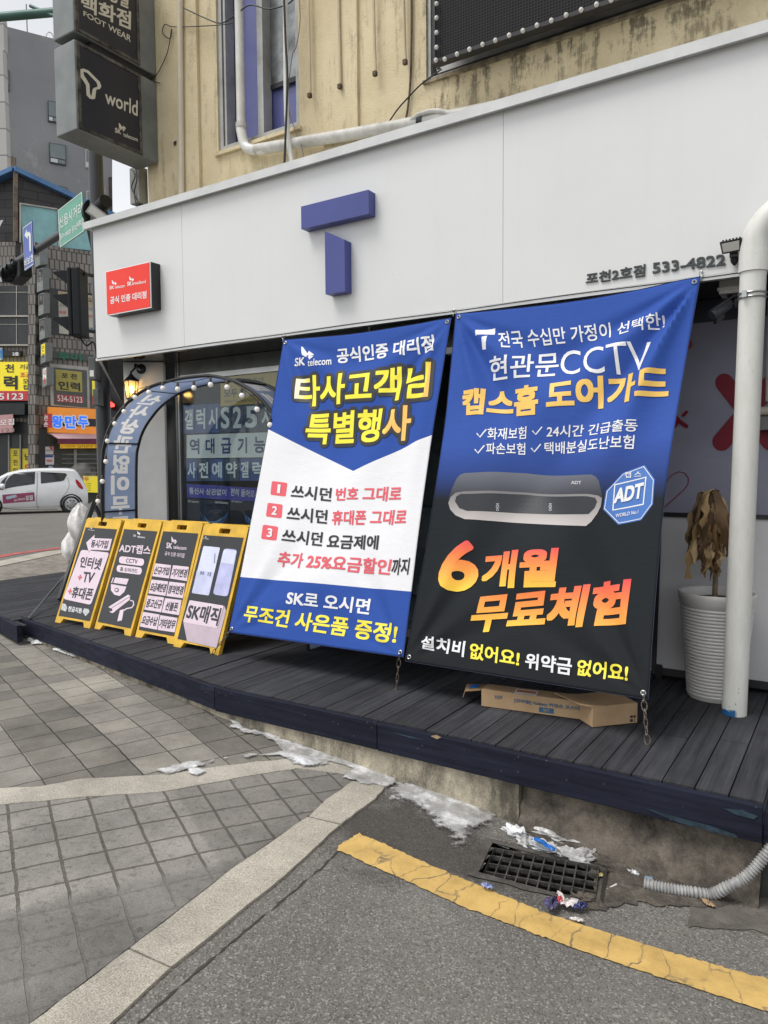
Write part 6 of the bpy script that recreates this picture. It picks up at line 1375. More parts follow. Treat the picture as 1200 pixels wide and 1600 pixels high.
# ================================================================== STREET FURNITURE AT THE LEFT
FH = np.array([-math.sin(YAW), math.cos(YAW), 0.0]); RH = np.array([math.cos(YAW), math.sin(YAW), 0.0]); ZZ = np.array([0, 0, 1.0])
def ond(x, y, D):
    d = ray(x, y); return CAM+d*(D/(d@FH))
MPOL = mat('dark grey pole paint', (.050, .052, .056), .45, .2, var=.15); MDK = mat('dark signal housing', (.012, .0135, .015), .55, spec=.2, var=.15); MGSH = mat('grey sign back', (.22, .23, .23), .45, .3, var=.15)
pb_ = ond(160, 600, 10.0)[:2]
sp_ = thing('signal_pole', 'dark grey street pole behind the left end of the white fascia', 'street pole', (pb_[0], pb_[1], -.12))
P = lambda z: np.array([pb_[0], pb_[1], z])
g = G(); g.tube([P(-.12), P(4.2), P(8.5)], [.10, .094, .085], 18); mesh('pole', g, MPOL, sp_)
zA = ond(150, 330, 10.0)[2]; aP = P(zA); aE = onz(-60, 464, zA); ad = (aE-aP)/np.linalg.norm(aE-aP)
g = G(); g.tube([aP+ad*.1, aE], .055, 14); mesh('arm', g, MGSH if False else MPOL, sp_)
g = G(); g.tube([aP+ad*.05, aP+ad*.10], .17, 16); g.tube([aP+ad*.11, aP+ad*.16], .15, 16); mesh('flange', g, MDK, sp_)
g = G(); g.tube([aP+np.array([.10, -.05, .0]), aP+np.array([.32, -.10, .04])], .085, 14); mesh('socket', g, MDK, sp_)
zB = ond(150, 14, 10.0)[2]; bE = onz(-60, 2, zB); MGN = mat('green steel arm', (.06, .13, .11), .5, .2, var=.2)
bE = P(zB)+np.array([ad[0], ad[1], 0])*6.0; bE = ond(-40, 4, 10.2); bE[2] = zB
g = G(); g.tube([P(zB), bE], .055, 12); mesh('upper_arm', g, MGN, sp_); g = G(); g.tube([ond(100, 32, 10.0), ond(47, 9, 10.1)], .022, 8); mesh('brace', g, MGN, sp_)
for q, lab in (([(142, 560), (153, 560), (153.5, 594), (142.5, 595)], 'a'), ([(149, 609), (158, 609), (158, 634), (149, 636)], 'b')):
    c = ond((q[0][0]+q[1][0])/2, (q[0][1]+q[2][1])/2, 9.80); w_ = (q[1][0]-q[0][0])*9.8/1155/2; h_ = (q[2][1]-q[1][1])*9.8/1155/2
    g = G(); g.obox(c, RH*w_, FH*.09, ZZ*h_); mesh('control_box', g, mat('grey control box', (.13, .135, .135), .5, .2, var=.2), sp_, bevel=.008)
    if lab == 'a': g = G(); g.obox(c-FH*.0925+ZZ*(-h_*.45), RH*w_*.55, FH*.002, ZZ*h_*.28); mesh('box_label', g, PWG, sp_)
# street name sign and turn sign carried by the arm
ARM = Plane(aP-np.array([0, 0, 0])+np.cross(-ad, ZZ)*-.0, -ad, ZZ)
if ARM.n@(CAM-aP) < 0: ARM = Plane(aP, ad, ZZ)
ARMF = Plane(aP+ARM.n*.075, ARM.ux, ARM.uy)
def armplate(name, lab, px, m, th=.012, rim=None):
    uv = [ARMF.uv(*p) for p in px]; t = thing(name, lab, 'street sign', ARMF.pos(*np.mean(uv, 0)))
    g = G(); g.prism(ARMF, [uv[::-1]], -.012, 0); mesh('plate', g, m, t)
    if rim:
        c = np.mean(uv, 0); a = [c+(p-c)*.97 for p in uv]; b = [c+(p-c)*.935 for p in uv]; g = G(); g.prism(ARMF, [a[::-1], b], .0005, .003); mesh('border', g, rim, t)
    return t
MGS = mat('faded green sign', (.115, .36, .26), .45, var=.12, vs=3); PWS = mat('faded white sign print', (.68, .72, .68), .5, var=.03)
KS = lambda L: [(x/7.275, 220+y/7.275) for x, y in L]
t = armplate('street_name_sign', 'green street name sign fixed to the grey arm left of the pole', KS([(656, 790), (935, 572), (960, 1028), (682, 1218)]), MGS, rim=PWS)
text(t, ARMF, '신읍사거리', KS([(672, 880), (932, 690), (936, 832), (684, 1000)]), PWS, 1, off=.003); text(t, ARMF, 'Sin-eup Jct(4R)', KS([(682, 1062), (938, 882), (942, 970), (690, 1150)]), PWS, 1, off=.003)
t = armplate('turn_sign', 'blue sign with a white left turn arrow at the far end of the grey arm', KS([(262, 985), (362, 908), (384, 1410), (280, 1480)]), mat('faded blue sign', (.04, .085, .42), .4, var=.2, vs=5), rim=PWS)
patch(t, ARMF, KS([(282, 1075), (305, 1005), (312, 1045), (335, 1030), (352, 1060), (356, 1250), (338, 1260), (332, 1085), (318, 1085), (318, 1120)]), PWS, .004, 'arrow'); text(t, ARMF, '비보호', KS([(275, 1345), (380, 1275), (382, 1375), (280, 1440)]), PWS, 2, off=.003)
# horizontal traffic light under the arm end
tl = thing('traffic_light', 'dark horizontal traffic light with round visors at the left frame edge', 'traffic light', onz(20, 425, zA-.15))
c0, c1 = ARMF.uv(-6, 428), ARMF.uv(46, 402)
cs = [ARMF.uv(2, 428), ARMF.uv(9, 423), ARMF.uv(17, 415)]
q0 = onz(30, 428, zA-.22)
vd = -RH*.80-FH*.60; sd = np.array([vd[1], -vd[0], 0])
for k, (x, y) in enumerate(((4, 429), (10, 424), (18, 417))):
    c = ond(x, y, 12.6-.12*k); g = G(); g.tube([c, c-vd*.20], .135 if k == 2 else .12, 18, caps=False); mesh('visor', g, MDK, tl)
    g = G(); g.lathe([(.12, 0), (.06, -.02), (.001, -.03)], c-vd*.19, 18, ax=vd); mesh('lens', g, mat('dark green lens', (.01, .07, .055) if k == 2 else (.02, .02, .02), .15, var=0), tl)
c = ond(33, 423, 12.5); g = G(); g.obox(c, vd*.10, sd*.36, ZZ*.17); mesh('housing', g, MDK, tl, bevel=.03)
# vertical traffic light seen from the side
vl = thing('traffic_light', 'tall dark vertical traffic light with three hooded visors beside the fascia edge', 'traffic light', ond(122, 525, 9.3))
D_ = 9.3
for (x0_, x1_) in ((112, 119), (119.2, 132)):
    a = ond(x0_, 421, D_); b = ond(x1_, 421, D_); c = ond((x0_+x1_)/2, 474, D_); c[2] = (ond(122, 421, D_)[2]+ond(122, 527, D_)[2])/2
    g = G(); g.obox(c, RH*np.linalg.norm(b-a)/2, FH*.14, ZZ*(ond(122, 421, D_)[2]-ond(122, 527, D_)[2])/2); mesh('housing', g, MDK, vl, bevel=.02)
for y0_, y1_ in ((426, 448), (462, 484), (497, 519)):
    pts = [ond(112, y0_, D_), ond(89, y0_+2, D_), ond(89.5, y0_+5, D_), ond(112, y1_, D_)]
    g = G(); A_ = [p-FH*.11 for p in pts]; B_ = [p+FH*.11 for p in pts]; g.add(A_+B_, [(0, 1, 2, 3), (7, 6, 5, 4), (0, 4, 5, 1), (1, 5, 6, 2), (2, 6, 7, 3), (3, 7, 4, 0)]); mesh('visor', g, MDK, vl)
for q in ([ond(131, 428, D_), ond(152, 432, 9.9)], [ond(131, 516, D_), ond(158, 520, 9.9)]): mesh('bracket', G().tube(q, .022, 8), MDK, vl)
g = G(); g.tube(smooth([ond(125, 527, D_), ond(135, 540, D_), ond(146, 535, D_), ond(152, 556, 9.8)], 6), .010, 6); mesh('cable', g, MDK, vl)
# floodlight and dome at the left end of the fascia cap
f2 = thing('floodlight', 'grey LED floodlight tilted over the left end of the fascia cap', 'floodlight', ond(154, 336, 7.5))
KF = lambda x, y: (x/4, y/4)
cF = ond(154, 336, 7.45); ex = (ond(170, 346, 7.45)-ond(141, 325, 7.45)); Lf = np.linalg.norm(ex); ex /= Lf; ny = np.cross(ex, FH); ny /= np.linalg.norm(ny)
g = G(); g.obox(cF, ex*Lf/2, ny*.052, FH*.03); mesh('housing', g, MGSH, f2, bevel=.006); g = G(); g.obox(cF-FH*.032, ex*(Lf/2-.02), ny*.036, FH*.004); mesh('lens', g, MLN, f2)
g = G(); g.tube([cF+FH*.03, ond(156, 352, 7.7)], .02, 8); mesh('bracket', g, MDK, f2)
# rubbish bags
def rbag(lab, px, D, r, seed, m):
    c = ond(*px, D); c[2] = max(c[2], ground_z(c[0], c[1])+r[2]*.86); rr = np.random.RandomState(seed); bm = bmesh.new(); bmesh.ops.create_icosphere(bm, subdivisions=4, radius=1.0); g = G(); bm.verts.index_update(); V = []
    for v in bm.verts:
        x, y, z = v.co; a = math.atan2(y, x); k = (1+.16*math.sin(2*a+2.5*z+seed)+.07*math.sin(8*a+2*z+2)+.03*math.sin(11*z+5*a+seed)+.02*math.sin(23*a+6*z))*(1-.22*z); top = 1-.45*max(0, z)**2
        V.append((c[0]+x*k*r[0]*top, c[1]+y*k*r[1]*top, c[2]+z*r[2]*(1+.06*math.sin(6*a))))
    g.add(V, [tuple(q.index for q in f.verts) for f in bm.faces], 0, True); bm.free(); return single('rubbish_bag', g, m, lab, 'rubbish bag', c)
def m_bag():
    m, t, b = newmat('thin white plastic'); h = N(t); Pn = h.pos(); h.l(h.ramp(h.noise(Pn, 5, 6, .7), [(.3, (.42, .38, .34)), (.5, (.64, .63, .61)), (.7, (.72, .72, .72))]), b.inputs['Base Color']); b.inputs['Roughness'].default_value = .3; h.bump(h.noise(h.pos(scale=(1, 1, .6)), 9, 5, .6), .5, .03, b); return m
MBG = m_bag()
rbag('lower white rubbish bag on the pavement behind the black board', (119, 848), 12.3, (.19, .20, .33), 1, MBG); rbag('upper crumpled white rubbish bag heaped on the lower one', (126, 818), 12.2, (.20, .20, .34), 4, MBG)
# ================================================================== CAR
cO = ond(112, 803, 25.6); cz = ground_z(cO[0], cO[1]); cO[2] = cz
car = thing('parked_car', 'small white hatchback with a magenta door sticker on the far road', 'car', cO)
SC = 25.6/1155
CFW = -(RH*math.cos(rad(25))+FH*math.sin(rad(25))); CSD = -(FH*math.cos(rad(25))-RH*math.sin(rad(25)))
def cpos(s_, y, z): return cO+CFW*s_+CSD*(y-.80)+ZZ*z
def cpx(x, y): return ((112-x)*SC/1.08, (803-y)*SC)
MCW = mat('white car paint', (.72, .73, .74), .22, spec=.6, var=.03, coat=.6); MCG2 = mat('tinted car glass', (.022, .024, .028), .06, spec=.6, var=0); MRB_ = mat('tyre rubber', (.025, .025, .026), .8, var=.2); MRM = mat('silver wheel cover', (.42, .43, .44), .3, .6, var=.1)
st = [(-.55, .34, .62, .70, .66), (-.50, .25, .80, .90, .74), (-.40, .22, .92, 1.12, .79), (-.25, .20, .98, 1.38, .80), (-.12, .20, 1.0, 1.50, .80), (.1, .20, 1.02, 1.525, .80), (.6, .20, 1.0, 1.54, .80), (1.1, .20, .97, 1.53, .80), (1.55, .20, .94, 1.49, .80), (1.95, .20, .91, 1.39, .80), (2.3, .20, .90, 1.2, .80), (2.65, .20, .88, .99, .79), (2.95, .22, .80, .88, .74), (3.2, .28, .62, .70, .62)]
def sec(s_, zb, zl, zr, hw):
    gi = hw-.10*min(1, max(0, (zr-zl)/.5)); zr2 = zr-.07*min(1, (zr-zl)/.3)
    half = [(hw*.90, zb), (hw*.985, zb+.08), (hw, (zb+zl)*.5), (hw*.985, zl-.04), (hw*.965, zl), (lerp(hw*.965, gi, .5), lerp(zl, zr2, .5)), (gi, zr2), (gi-.10, zr), (gi*.4, zr+.015)]
    return [(y, z) for y, z in half]+[(-y, z) for y, z in half[::-1]]
g = G(); rows_ = [[cpos(q[0], y, z) for y, z in sec(*q)] for q in st]; m_ = len(rows_[0]); g.add([p for r in rows_ for p in r], [(i*m_+k, i*m_+(k+1) % m_, (i+1)*m_+(k+1) % m_, (i+1)*m_+k) for i in range(len(st)-1) for k in range(m_)], 0, True)
g.add(rows_[0], [tuple(range(m_))]); g.add(rows_[-1], [tuple(range(m_-1, -1, -1))]); mesh('body', g, MCW, car)
def side_y(s_, z):
    q = [np.interp(s_, [a[0] for a in st], [a[k] for a in st]) for k in range(1, 5)]; se = sec(s_, *q)[:8]
    return float(np.interp(z, [p[1] for p in se], [p[0] for p in se]))
def cpatch(px, m, nm, off=.006, par=None):
    pts = []
    for i, p in enumerate(px):
        q = px[(i+1) % len(px)]
        for k in range(4): pts.append(cpx(lerp(p[0], q[0], k/4), lerp(p[1], q[1], k/4)))
    tris = mgeo.tessellate_polygon([[Vector((*p, 0)) for p in pts]]); g = G(); g.add([cpos(p[0], side_y(*p)+off, p[1]) for p in pts], [tuple(q) for q in tris]); return mesh(nm, g, m, par or car)
cpatch([(12.5, 764), (14, 754), (20, 746), (28, 740.5), (58.5, 738.8), (57, 757.3), (30, 761)], MCG2, 'window'); cpatch([(66.5, 739), (104, 741.3), (107, 743.5), (102, 752.5), (97, 753.8), (66.5, 757)], MCG2, 'window')
cpatch([(2, 766), (9, 752), (18, 744), (13, 755), (11, 765)], MCG2, 'window')
MSEAM = mat('panel gap', (.16, .165, .17), .5, var=0)
cpatch(stroke([(61.5, 740), (61, 757), (59.5, 775), (59, 789), (62, 796)], .7), MSEAM, 'door_seam'); cpatch(stroke([(108, 748), (110, 760), (106, 770), (98, 779), (93, 788)], .6), MSEAM, 'door_seam'); cpatch(stroke([(0, 792), (30, 796), (62, 797), (90, 797)], 1.2), mat('dark sill', (.22, .22, .22), .6, var=0), 'sill')
cpatch([(44, 767.2), (53, 766.2), (53, 768.4), (44, 769.4)], MCW, 'handle', .03)
cpatch([(119.5, 751), (123, 752.5), (128, 758), (131.5, 765), (129.5, 767), (124, 763), (120.5, 757.5)], mat('red tail lamp', (.42, .02, .03), .2, var=.1), 'tail_lamp', .012)
ck = cpatch([(8.8, 773), (56, 770), (56.5, 783.5), (9.5, 786.5)], mat('magenta sticker', (.30, .055, .125), .45, var=.12, vs=6), 'door_sticker', .008)
cpatch([(14, 776), (29, 773), (30, 777), (15, 780.5)], mat('pale blue sticker', (.42, .55, .66), .5, var=.2, vs=14), 'sticker_print', .012)
SDP = Plane(cpos(0, side_y(1.8, .55)+.014, 0), -CFW, ZZ)
text(car, SDP, '24시 전화상담', [(22, 779.5), (39, 777.5), (39, 781), (22, 784)], PW, 1, off=.002); text(car, SDP, '모집', [(40, 774.5), (51, 773.5), (51, 781), (40, 782.5)], PW, 2, off=.002)
for wx in (112, -9):
    s0 = cpx(wx, 790)[0]
    for y0_ in (.70, -.70):
        c = cpos(s0, y0_, .295); wh = mesh('wheel', G().lathe([(.21, -.09), (.285, -.085), (.298, -.04), (.298, .06), (.285, .098), (.215, .105)], c, 28, ax=CSD*(1 if y0_ > 0 else -1)), MRB_, car)
        g = G(); g.lathe([(.215, .095), (.19, .088), (.15, .10), (.05, .112), (.001, .113)], c, 28, ax=CSD*(1 if y0_ > 0 else -1)); mesh('rim', g, MRM, wh)
        if y0_ > 0:
            g = G()
            for k in range(7):
                a = 2*math.pi*k/7; p = c+CSD*.111-CFW*.135*math.cos(a)+ZZ*.135*math.sin(a); g.lathe([(.024, 0), (.02, .004), (.001, .005)], p, 8, ax=CSD)
            mesh('rim_slot', g, MDK, wh)
    c = cpos(s0, .72, .295); g = G(); g.lathe([(.36, .075), (.345, .083), (.30, .079)], c, 28, ax=CSD); mesh('wheel_arch_shade', g, MDK, car)  # dark ring paints the shade of the arch gap round the wheel
c = cpos(*[cpx(9.5, 760)[0]], .94, cpx(9, 760)[1]) if False else cpos(cpx(9.5, 760)[0], .92, cpx(9, 760)[1]); g = G(); g.sphere(c, .11, 14, (1, .7, .8)); mesh('mirror', g, MCW, car)
# ================================================================== FAR BUILDINGS
cL = ond(56, 700, 32.0); cL[2] = 0; LFP = Plane(cL, RH, ZZ)
th_ = rad(55.2); RD = FH*math.cos(th_)+RH*math.sin(th_); RFP = Plane(cL, RD, ZZ)
cA = ond(24, 320, 31.9); cA[2] = 0; RFA = Plane(cA, RD, ZZ)
def m_tile(name='small beige facade tiles', c1=(.30, .275, .245), c2=(.21, .195, .175), mo=(.075, .068, .06), bw=.16, bh=.42, rotx=90):
    m, t, b = newmat(name); h = N(t); br = h.n('TexBrick'); br.inputs['Scale'].default_value = 1; br.inputs['Brick Width'].default_value = bw; br.inputs['Row Height'].default_value = bh; br.inputs['Mortar Size'].default_value = .022; br.offset = .5
    br.inputs['Color1'].default_value = (*c1, 1); br.inputs['Color2'].default_value = (*c2, 1); br.inputs['Mortar'].default_value = (*mo, 1)
    Pn = h.n('NewGeometry'); s = h.n('SeparateXYZ'); h.l(Pn.outputs['Position'], s.inputs[0]); cb_ = h.n('CombineXYZ'); h.l(h.math('ADD', h.math('MULTIPLY', s.outputs[0], .88), h.math('MULTIPLY', s.outputs[1], .48)), cb_.inputs[0]); h.l(s.outputs[2], cb_.inputs[1]); h.l(cb_.outputs[0], br.inputs['Vector'])
    c = h.mix(.7, br.outputs[0], h.ramp(h.noise(h.pos(scale=(1, 1, .4)), .7, 7, .7), [(.3, .6), (.7, 1.15)]), 'MULTIPLY'); h.l(c, b.inputs['Base Color']); b.inputs['Roughness'].default_value = .6; h.bump(br.outputs['Fac'], -.4, .03, b); return m
MTI = m_tile(); MSH = m_tile('dark attic shingles', (.05, .045, .045), (.034, .031, .031), (.012, .011, .011), .9, .35); MBT2 = mat('blue roof trim', (.10, .22, .44), .5, var=.2, vs=1)
MTG = mat('teal tinted glazing', (.24, .47, .49), .25, var=.25, vs=.6); MCF = mat('cream frame', (.46, .44, .39), .5, var=.15); MDW = mat('dark old glass', (.028, .03, .032), .18, var=.5, vs=.8)
tb = thing('tiled_building', 'old beige tiled corner building covered in shop signs across the road', 'building', cL)
g = G(); g.slab(LFP, [(-140, 378), (56, 378), (56, 812), (-140, 812)], -9, 0); mesh('left_wall', g, MTI, tb)
uvr = [RFP.uv(*p) for p in ((57, 382), (200, 436))]; g = G(); g.prism(RFP, [[(0.0, -.5), (9.0, -.5), (9.0, RFP.uv(57, 380)[1]), (.0, RFP.uv(57, 380)[1])]], -.4, -.002); mesh('right_wall', g, MTI, tb)
g = G(); g.slab(LFP, [(-140, 350), (0, 279), (24, 267), (24, 377), (-140, 377)], -8.8, -.3); mesh('attic_wall', g, MSH, tb)
g = G(); g.slab(RFA, [(25, 268), (180, 342), (180, 440), (25, 440)], -.3, -.02); mesh('attic_wall', g, MSH, tb)
g = G(); g.slab(RFA, [(22, 262), (195, 343), (195, 350), (22, 269.5)], -.5, .25); g.slab(LFP, [(-140, 344), (0, 272), (22, 262), (22, 269.5), (0, 279), (-140, 351)], -.5, .2); mesh('roof_trim', g, MBT2, tb)
g = G(); g.slab(RFA, [(20.5, 270), (27, 272), (27, 378), (20.5, 378)], 0, .15); mesh('corner_post', g, mat('rusty flue', (.22, .17, .125), .7, .2, var=.4, vs=3), tb)
g = G(); g.slab(LFP, [(50, 400), (61, 400), (61, 812), (50, 812)], .0, .35); mesh('corner_column', g, MTI, tb)
for q in ([(31, 320), (60, 323), (89, 329), (89, 385), (62, 381), (35, 379)], [(91, 330), (130, 338), (142, 392), (91, 386)]):
    g = G(); g.slab(RFA, q, 0, .05); wn = mesh('window', g, MTG, tb)
    g = G(); g.slab(RFA, [(q[0][0]-1.5, q[0][1]-1.8), (q[0][0]+1.2, q[0][1]-1.6), (q[0][0]+1.2, q[-1][1]+1), (q[0][0]-1.5, q[-1][1]+1)], .05, .14); mesh('frame', g, MCF, wn)
    g = G(); g.slab(RFA, [(q[0][0], q[0][1]-2), (q[-3][0], q[-3][1]-57-2 if False else q[2][1]-2 if len(q) > 4 else q[1][1]-2), (q[2][0], q[2][1] if len(q) > 4 else q[1][1]), (q[0][0], q[0][1])], .05, .13); mesh('frame', g, MCF, wn)
g = G(); g.slab(RFA, [(18, 243.5), (26.5, 243.5), (27, 268), (18.5, 268)], -.6, -.2); mesh('flue', g, mat('rusty flue', (.22, .17, .125)), tb)
g = G(); g.slab(RFA, [(173, 272), (179, 272), (180, 345), (174, 345)], -.8, -.4); mesh('flue', g, mat('dark flue', (.06, .05, .045), .6, var=.3), tb)
# left wall openings
for q in ([(-60, 448), (47, 448), (48, 494), (-60, 495)], [(-60, 498), (49, 497), (50, 539), (-60, 541)]):
    g = G(); g.slab(LFP, q, .0, .06); wn = mesh('window', g, MDW, tb); y1 = q[2][1]
    g = G(); g.slab(LFP, [(-60, y1), (50, y1), (50, y1+2.4), (-60, y1+2.4)], .06, .2); mesh('sill', g, MCF, wn)
    g = G(); g.slab(LFP, [(27, q[0][1]), (28, q[0][1]), (28, y1), (27, y1)], .06, .1); g.slab(LFP, [(-60, q[0][1]+9), (48, q[0][1]+9), (48, q[0][1]+9.8), (-60, q[0][1]+9.8)], .06, .09); mesh('mullion', g, MCF, wn)
g = G(); g.slab(LFP, [(-60, 432), (40, 438), (40, 441), (-60, 441)], .0, .1); mesh('light_panel', g, mat('pale panel', (.5, .52, .56), .4, var=.1), tb)
g = G(); g.slab(LFP, [(-60, 655), (57, 660), (57, 812), (-60, 812)], .0, .05); mesh('shopfront', g, mat('dark shopfront', (.03, .032, .034), .35, var=.4, vs=.6), tb)
g = G(); g.slab(LFP, [(-60, 628), (54, 628), (54, 653), (-60, 653)], .0, .12); mesh('shopfront_band', g, mat('dark teal band', (.028, .042, .043), .5, var=.2), tb)
for x in (16, 34, 57): g = G(); g.slab(LFP, [(x-1, 680), (x+1, 680), (x+1, 812), (x-1, 812)], .05, .14); mesh('mullion', g, mat('grey mullion', (.25, .25, .24), .5, .3, var=.1), tb)
MYS = mat('lit yellow sign face', (.80, .66, .04), .45, var=.04, emit=(1, .82, .03), es=.18); MRS = mat('red sign band', (.58, .06, .07), .45, var=.05); MKS = mat('black sign lettering', (.03, .032, .035), .5, var=0); MRL = mat('red sign lettering', (.60, .07, .05), .5, var=0)
def wsign(name, lab, surf, px, d0, d1, m, cat='sign', par='face'):
    uv = [surf.uv(*p) for p in px]; t = thing(name, lab, cat, surf.pos(*np.mean(uv, 0), d0)); g = G(); g.prism(surf, [uv[::-1]], d0, d1); mesh(par, g, m, t)
    return t, Plane(surf.p0+surf.n*(d1+.004), surf.ux, surf.uy)
t, F = wsign('wall_sign', 'wide yellow and red sign board with black lettering on the tiled building', LFP, [(-60, 567), (54, 567), (54, 612), (-60, 612)], .12, .3, MYS)
g = G(); g.slab(LFP, [(-60, 612), (54.3, 612), (54.3, 627), (-60, 627)], .12, .305); mesh('red_band', g, MRS, t)
for s, q, m, w_ in (('천', Pbox(8.5, 569, 22, 582), MKS, 2), ('력', Pbox(6, 587, 28, 609), MKS, 3), ('기공', Pbox(31, 569.5, 48.5, 577), MKS, 2), ('조공', Pbox(31.5, 582, 49, 590), MRL, 2), ('모', Pbox(36, 592.5, 44.5, 599), MKS, 2), ('집', Pbox(36, 601, 44.5, 609), MKS, 2), ('포', Pbox(-22, 569, -8, 582), MKS, 2), ('인', Pbox(-24, 587, -4, 609), MKS, 3), ('534-5123', Pbox(-38, 614.5, 36.5, 624.5), PWG, 1)):
    text(t, F, s, q, m, w_, off=.012)
t, F = wsign('wall_sign', 'small dark floor plate with white lettering above the wide yellow sign', LFP, Pbox(8, 549, 35.5, 557.5), .05, .2, mat('brown black plate', (.03, .026, .024), .5, var=.1)); text(t, F, '2층', Pbox(19.5, 550, 29.5, 556), PWG, 2, off=.004)
t, F = wsign('wall_sign', 'blue sign letter cut by the frame above the wide yellow sign', LFP, Pbox(-14, 544, 6, 563), .05, .12, mat('pale letter backing', (.55, .57, .60), .5, var=.05)); text(t, F, '력', Pbox(-11, 545.5, 4.5, 561.5), mat('sky blue letter', (.05, .26, .60), .4, var=0), 3, off=.01)
t, F = wsign('wall_sign', 'long dark unlit sign box under the wide yellow sign', LFP, Pbox(-60, 632, 47, 649), .14, .5, mat('dark sign box', (.02, .024, .025), .4, var=.2))
t, F = wsign('hanging_banner', 'small pink cloth banner with grey lettering on the far shopfront', LFP, [(-40, 653), (30, 648.5), (29.5, 676.5), (-40, 680)], .52, .53, mat('washed pink cloth', (.56, .33, .32), .7, var=.12, vs=1.5), 'banner', 'cloth')
text(t, F, '모집', [(0, 656), (22, 654), (22, 663.5), (0, 665)], PWG, 1, off=.006); text(t, F, '5123', [(-8, 670), (22.5, 668.5), (22.5, 675), (-8, 676.5)], mat('grey cloth print', (.30, .22, .22), .6, var=0), 1, off=.006)
for s, q, L_, ex_ in (('yellow window sheet with a vertical line of black letters, left of two', Pbox(15.5, 701, 32.5, 770), [('포', 704, 712), ('천', 718, 727), ('인', 731, 739)], None), ('yellow window sheet with black and red letters, right of two', Pbox(36, 701, 57.5, 770), [], 1)):
    t, F = wsign('window_sheet', s, LFP, q, .055, .07, mat('yellow sheet', (.72, .58, .05), .5, var=.1, vs=2), 'paper sheet', 'sheet')
    for c, a, b in L_: text(t, F, c, Pbox(20.5, a, 27.5, b), MKS, 1, off=.006)
    if ex_:
        text(t, F, '남', Pbox(38.5, 709, 48, 719), MKS, 2, off=.006); text(t, F, '여', Pbox(39, 725, 48.5, 734), MRL, 2, off=.006); text(t, F, '잠', Pbox(51, 708, 57, 716), MKS, 1, off=.006); text(t, F, '수', Pbox(51, 719, 57, 726), MKS, 1, off=.006); text(t, F, '공', Pbox(51, 729, 57, 736), MKS, 1, off=.006)
# stack of small projecting box signs on the corner column
MGC2 = mat('grey green sign box', (.23, .25, .245), .5, .1, var=.12); MFD = mat('dark brown sign face', (.035, .033, .032), .5, var=.1)
def ministack(lab, fx0, fx1, sx1, y0, y1, fm, ltr, lm):
    t = thing('blade_sign', lab, 'sign', ond((fx0+sx1)/2, y1, 31.2), 'small box signs stacked on the tiled corner')
    D0 = 31.3; a = ond(fx1, y0, D0); b = ond(sx1, y0+1.0, D0+.55)
    V = [ond(fx0, y0+3.2, D0+.35), a, b, ond(fx0, y1, D0+.35), ond(fx1, y1-4, D0), ond(sx1, y1-5.2, D0+.55)]
    g = G(); g.add(V+[V[0]+FH*.5, V[3]+FH*.5, V[2]+FH*.1, V[5]+FH*.1], [(0, 3, 4, 1), (1, 4, 5, 2), (0, 1, 2, 6), (3, 7, 5, 4), (6, 7, 3, 0), (2, 5, 7, 6)]); mesh('casing', g, MGC2, t)
    nrm = np.cross(V[1]-V[0], V[3]-V[0]); nrm /= np.linalg.norm(nrm); nrm = nrm if nrm@(CAM-V[0]) > 0 else -nrm
    ux = V[1]-V[0]; FP = Plane(V[0]+nrm*.01, ux, ZZ)
    if FP.n@(CAM-V[0]) < 0: FP = Plane(V[0]+nrm*.01, -ux, ZZ)
    h_ = y1-y0; q = [(fx0+1, y0+4.2), (fx1-.8, y0+1.6), (fx1-.6, y1-5.4), (fx0+1.2, y1-2.6)]
    patch(t, FP, q, fm, .002, 'face')
    for i, c in enumerate(ltr):
        k = len(ltr); ya = y0+3.5+(h_-9)*i/k; yb = ya+(h_-9)/k*.8; text(t, FP, c, [(fx0+2.2, ya+1.4), (fx1-1.8, ya), (fx1-1.8, yb), (fx0+2.2, yb+1.4)], lm, 1, off=.006)
PGT = mat('dull sign lettering', (.30, .29, .27), .6, var=0)
ministack('topmost of the small grey box signs stacked on the tiled corner', 54.5, 62, 74.5, 381, 418, MFD, '당구', PGT)
ministack('second from top of the small grey box signs on the tiled corner', 57.5, 67, 77, 418, 457, MFD, '노래방', PGT); ministack('third from top of the small grey box signs on the tiled corner', 60, 68, 78, 457, 494, MFD, '커피', PGT); ministack('fourth from top of the small grey box signs on the tiled corner', 61.5, 70, 80, 496, 532, MFD, '미용', PGT)
ministack('small box sign with a yellow and red face on the tiled corner', 63.5, 71, 82, 535, 569, MYS, '인력', MKS); ministack('lowest small box sign with a white and red face on the tiled corner', 66, 73, 84, 573, 606, PWG, '대출', MRL)
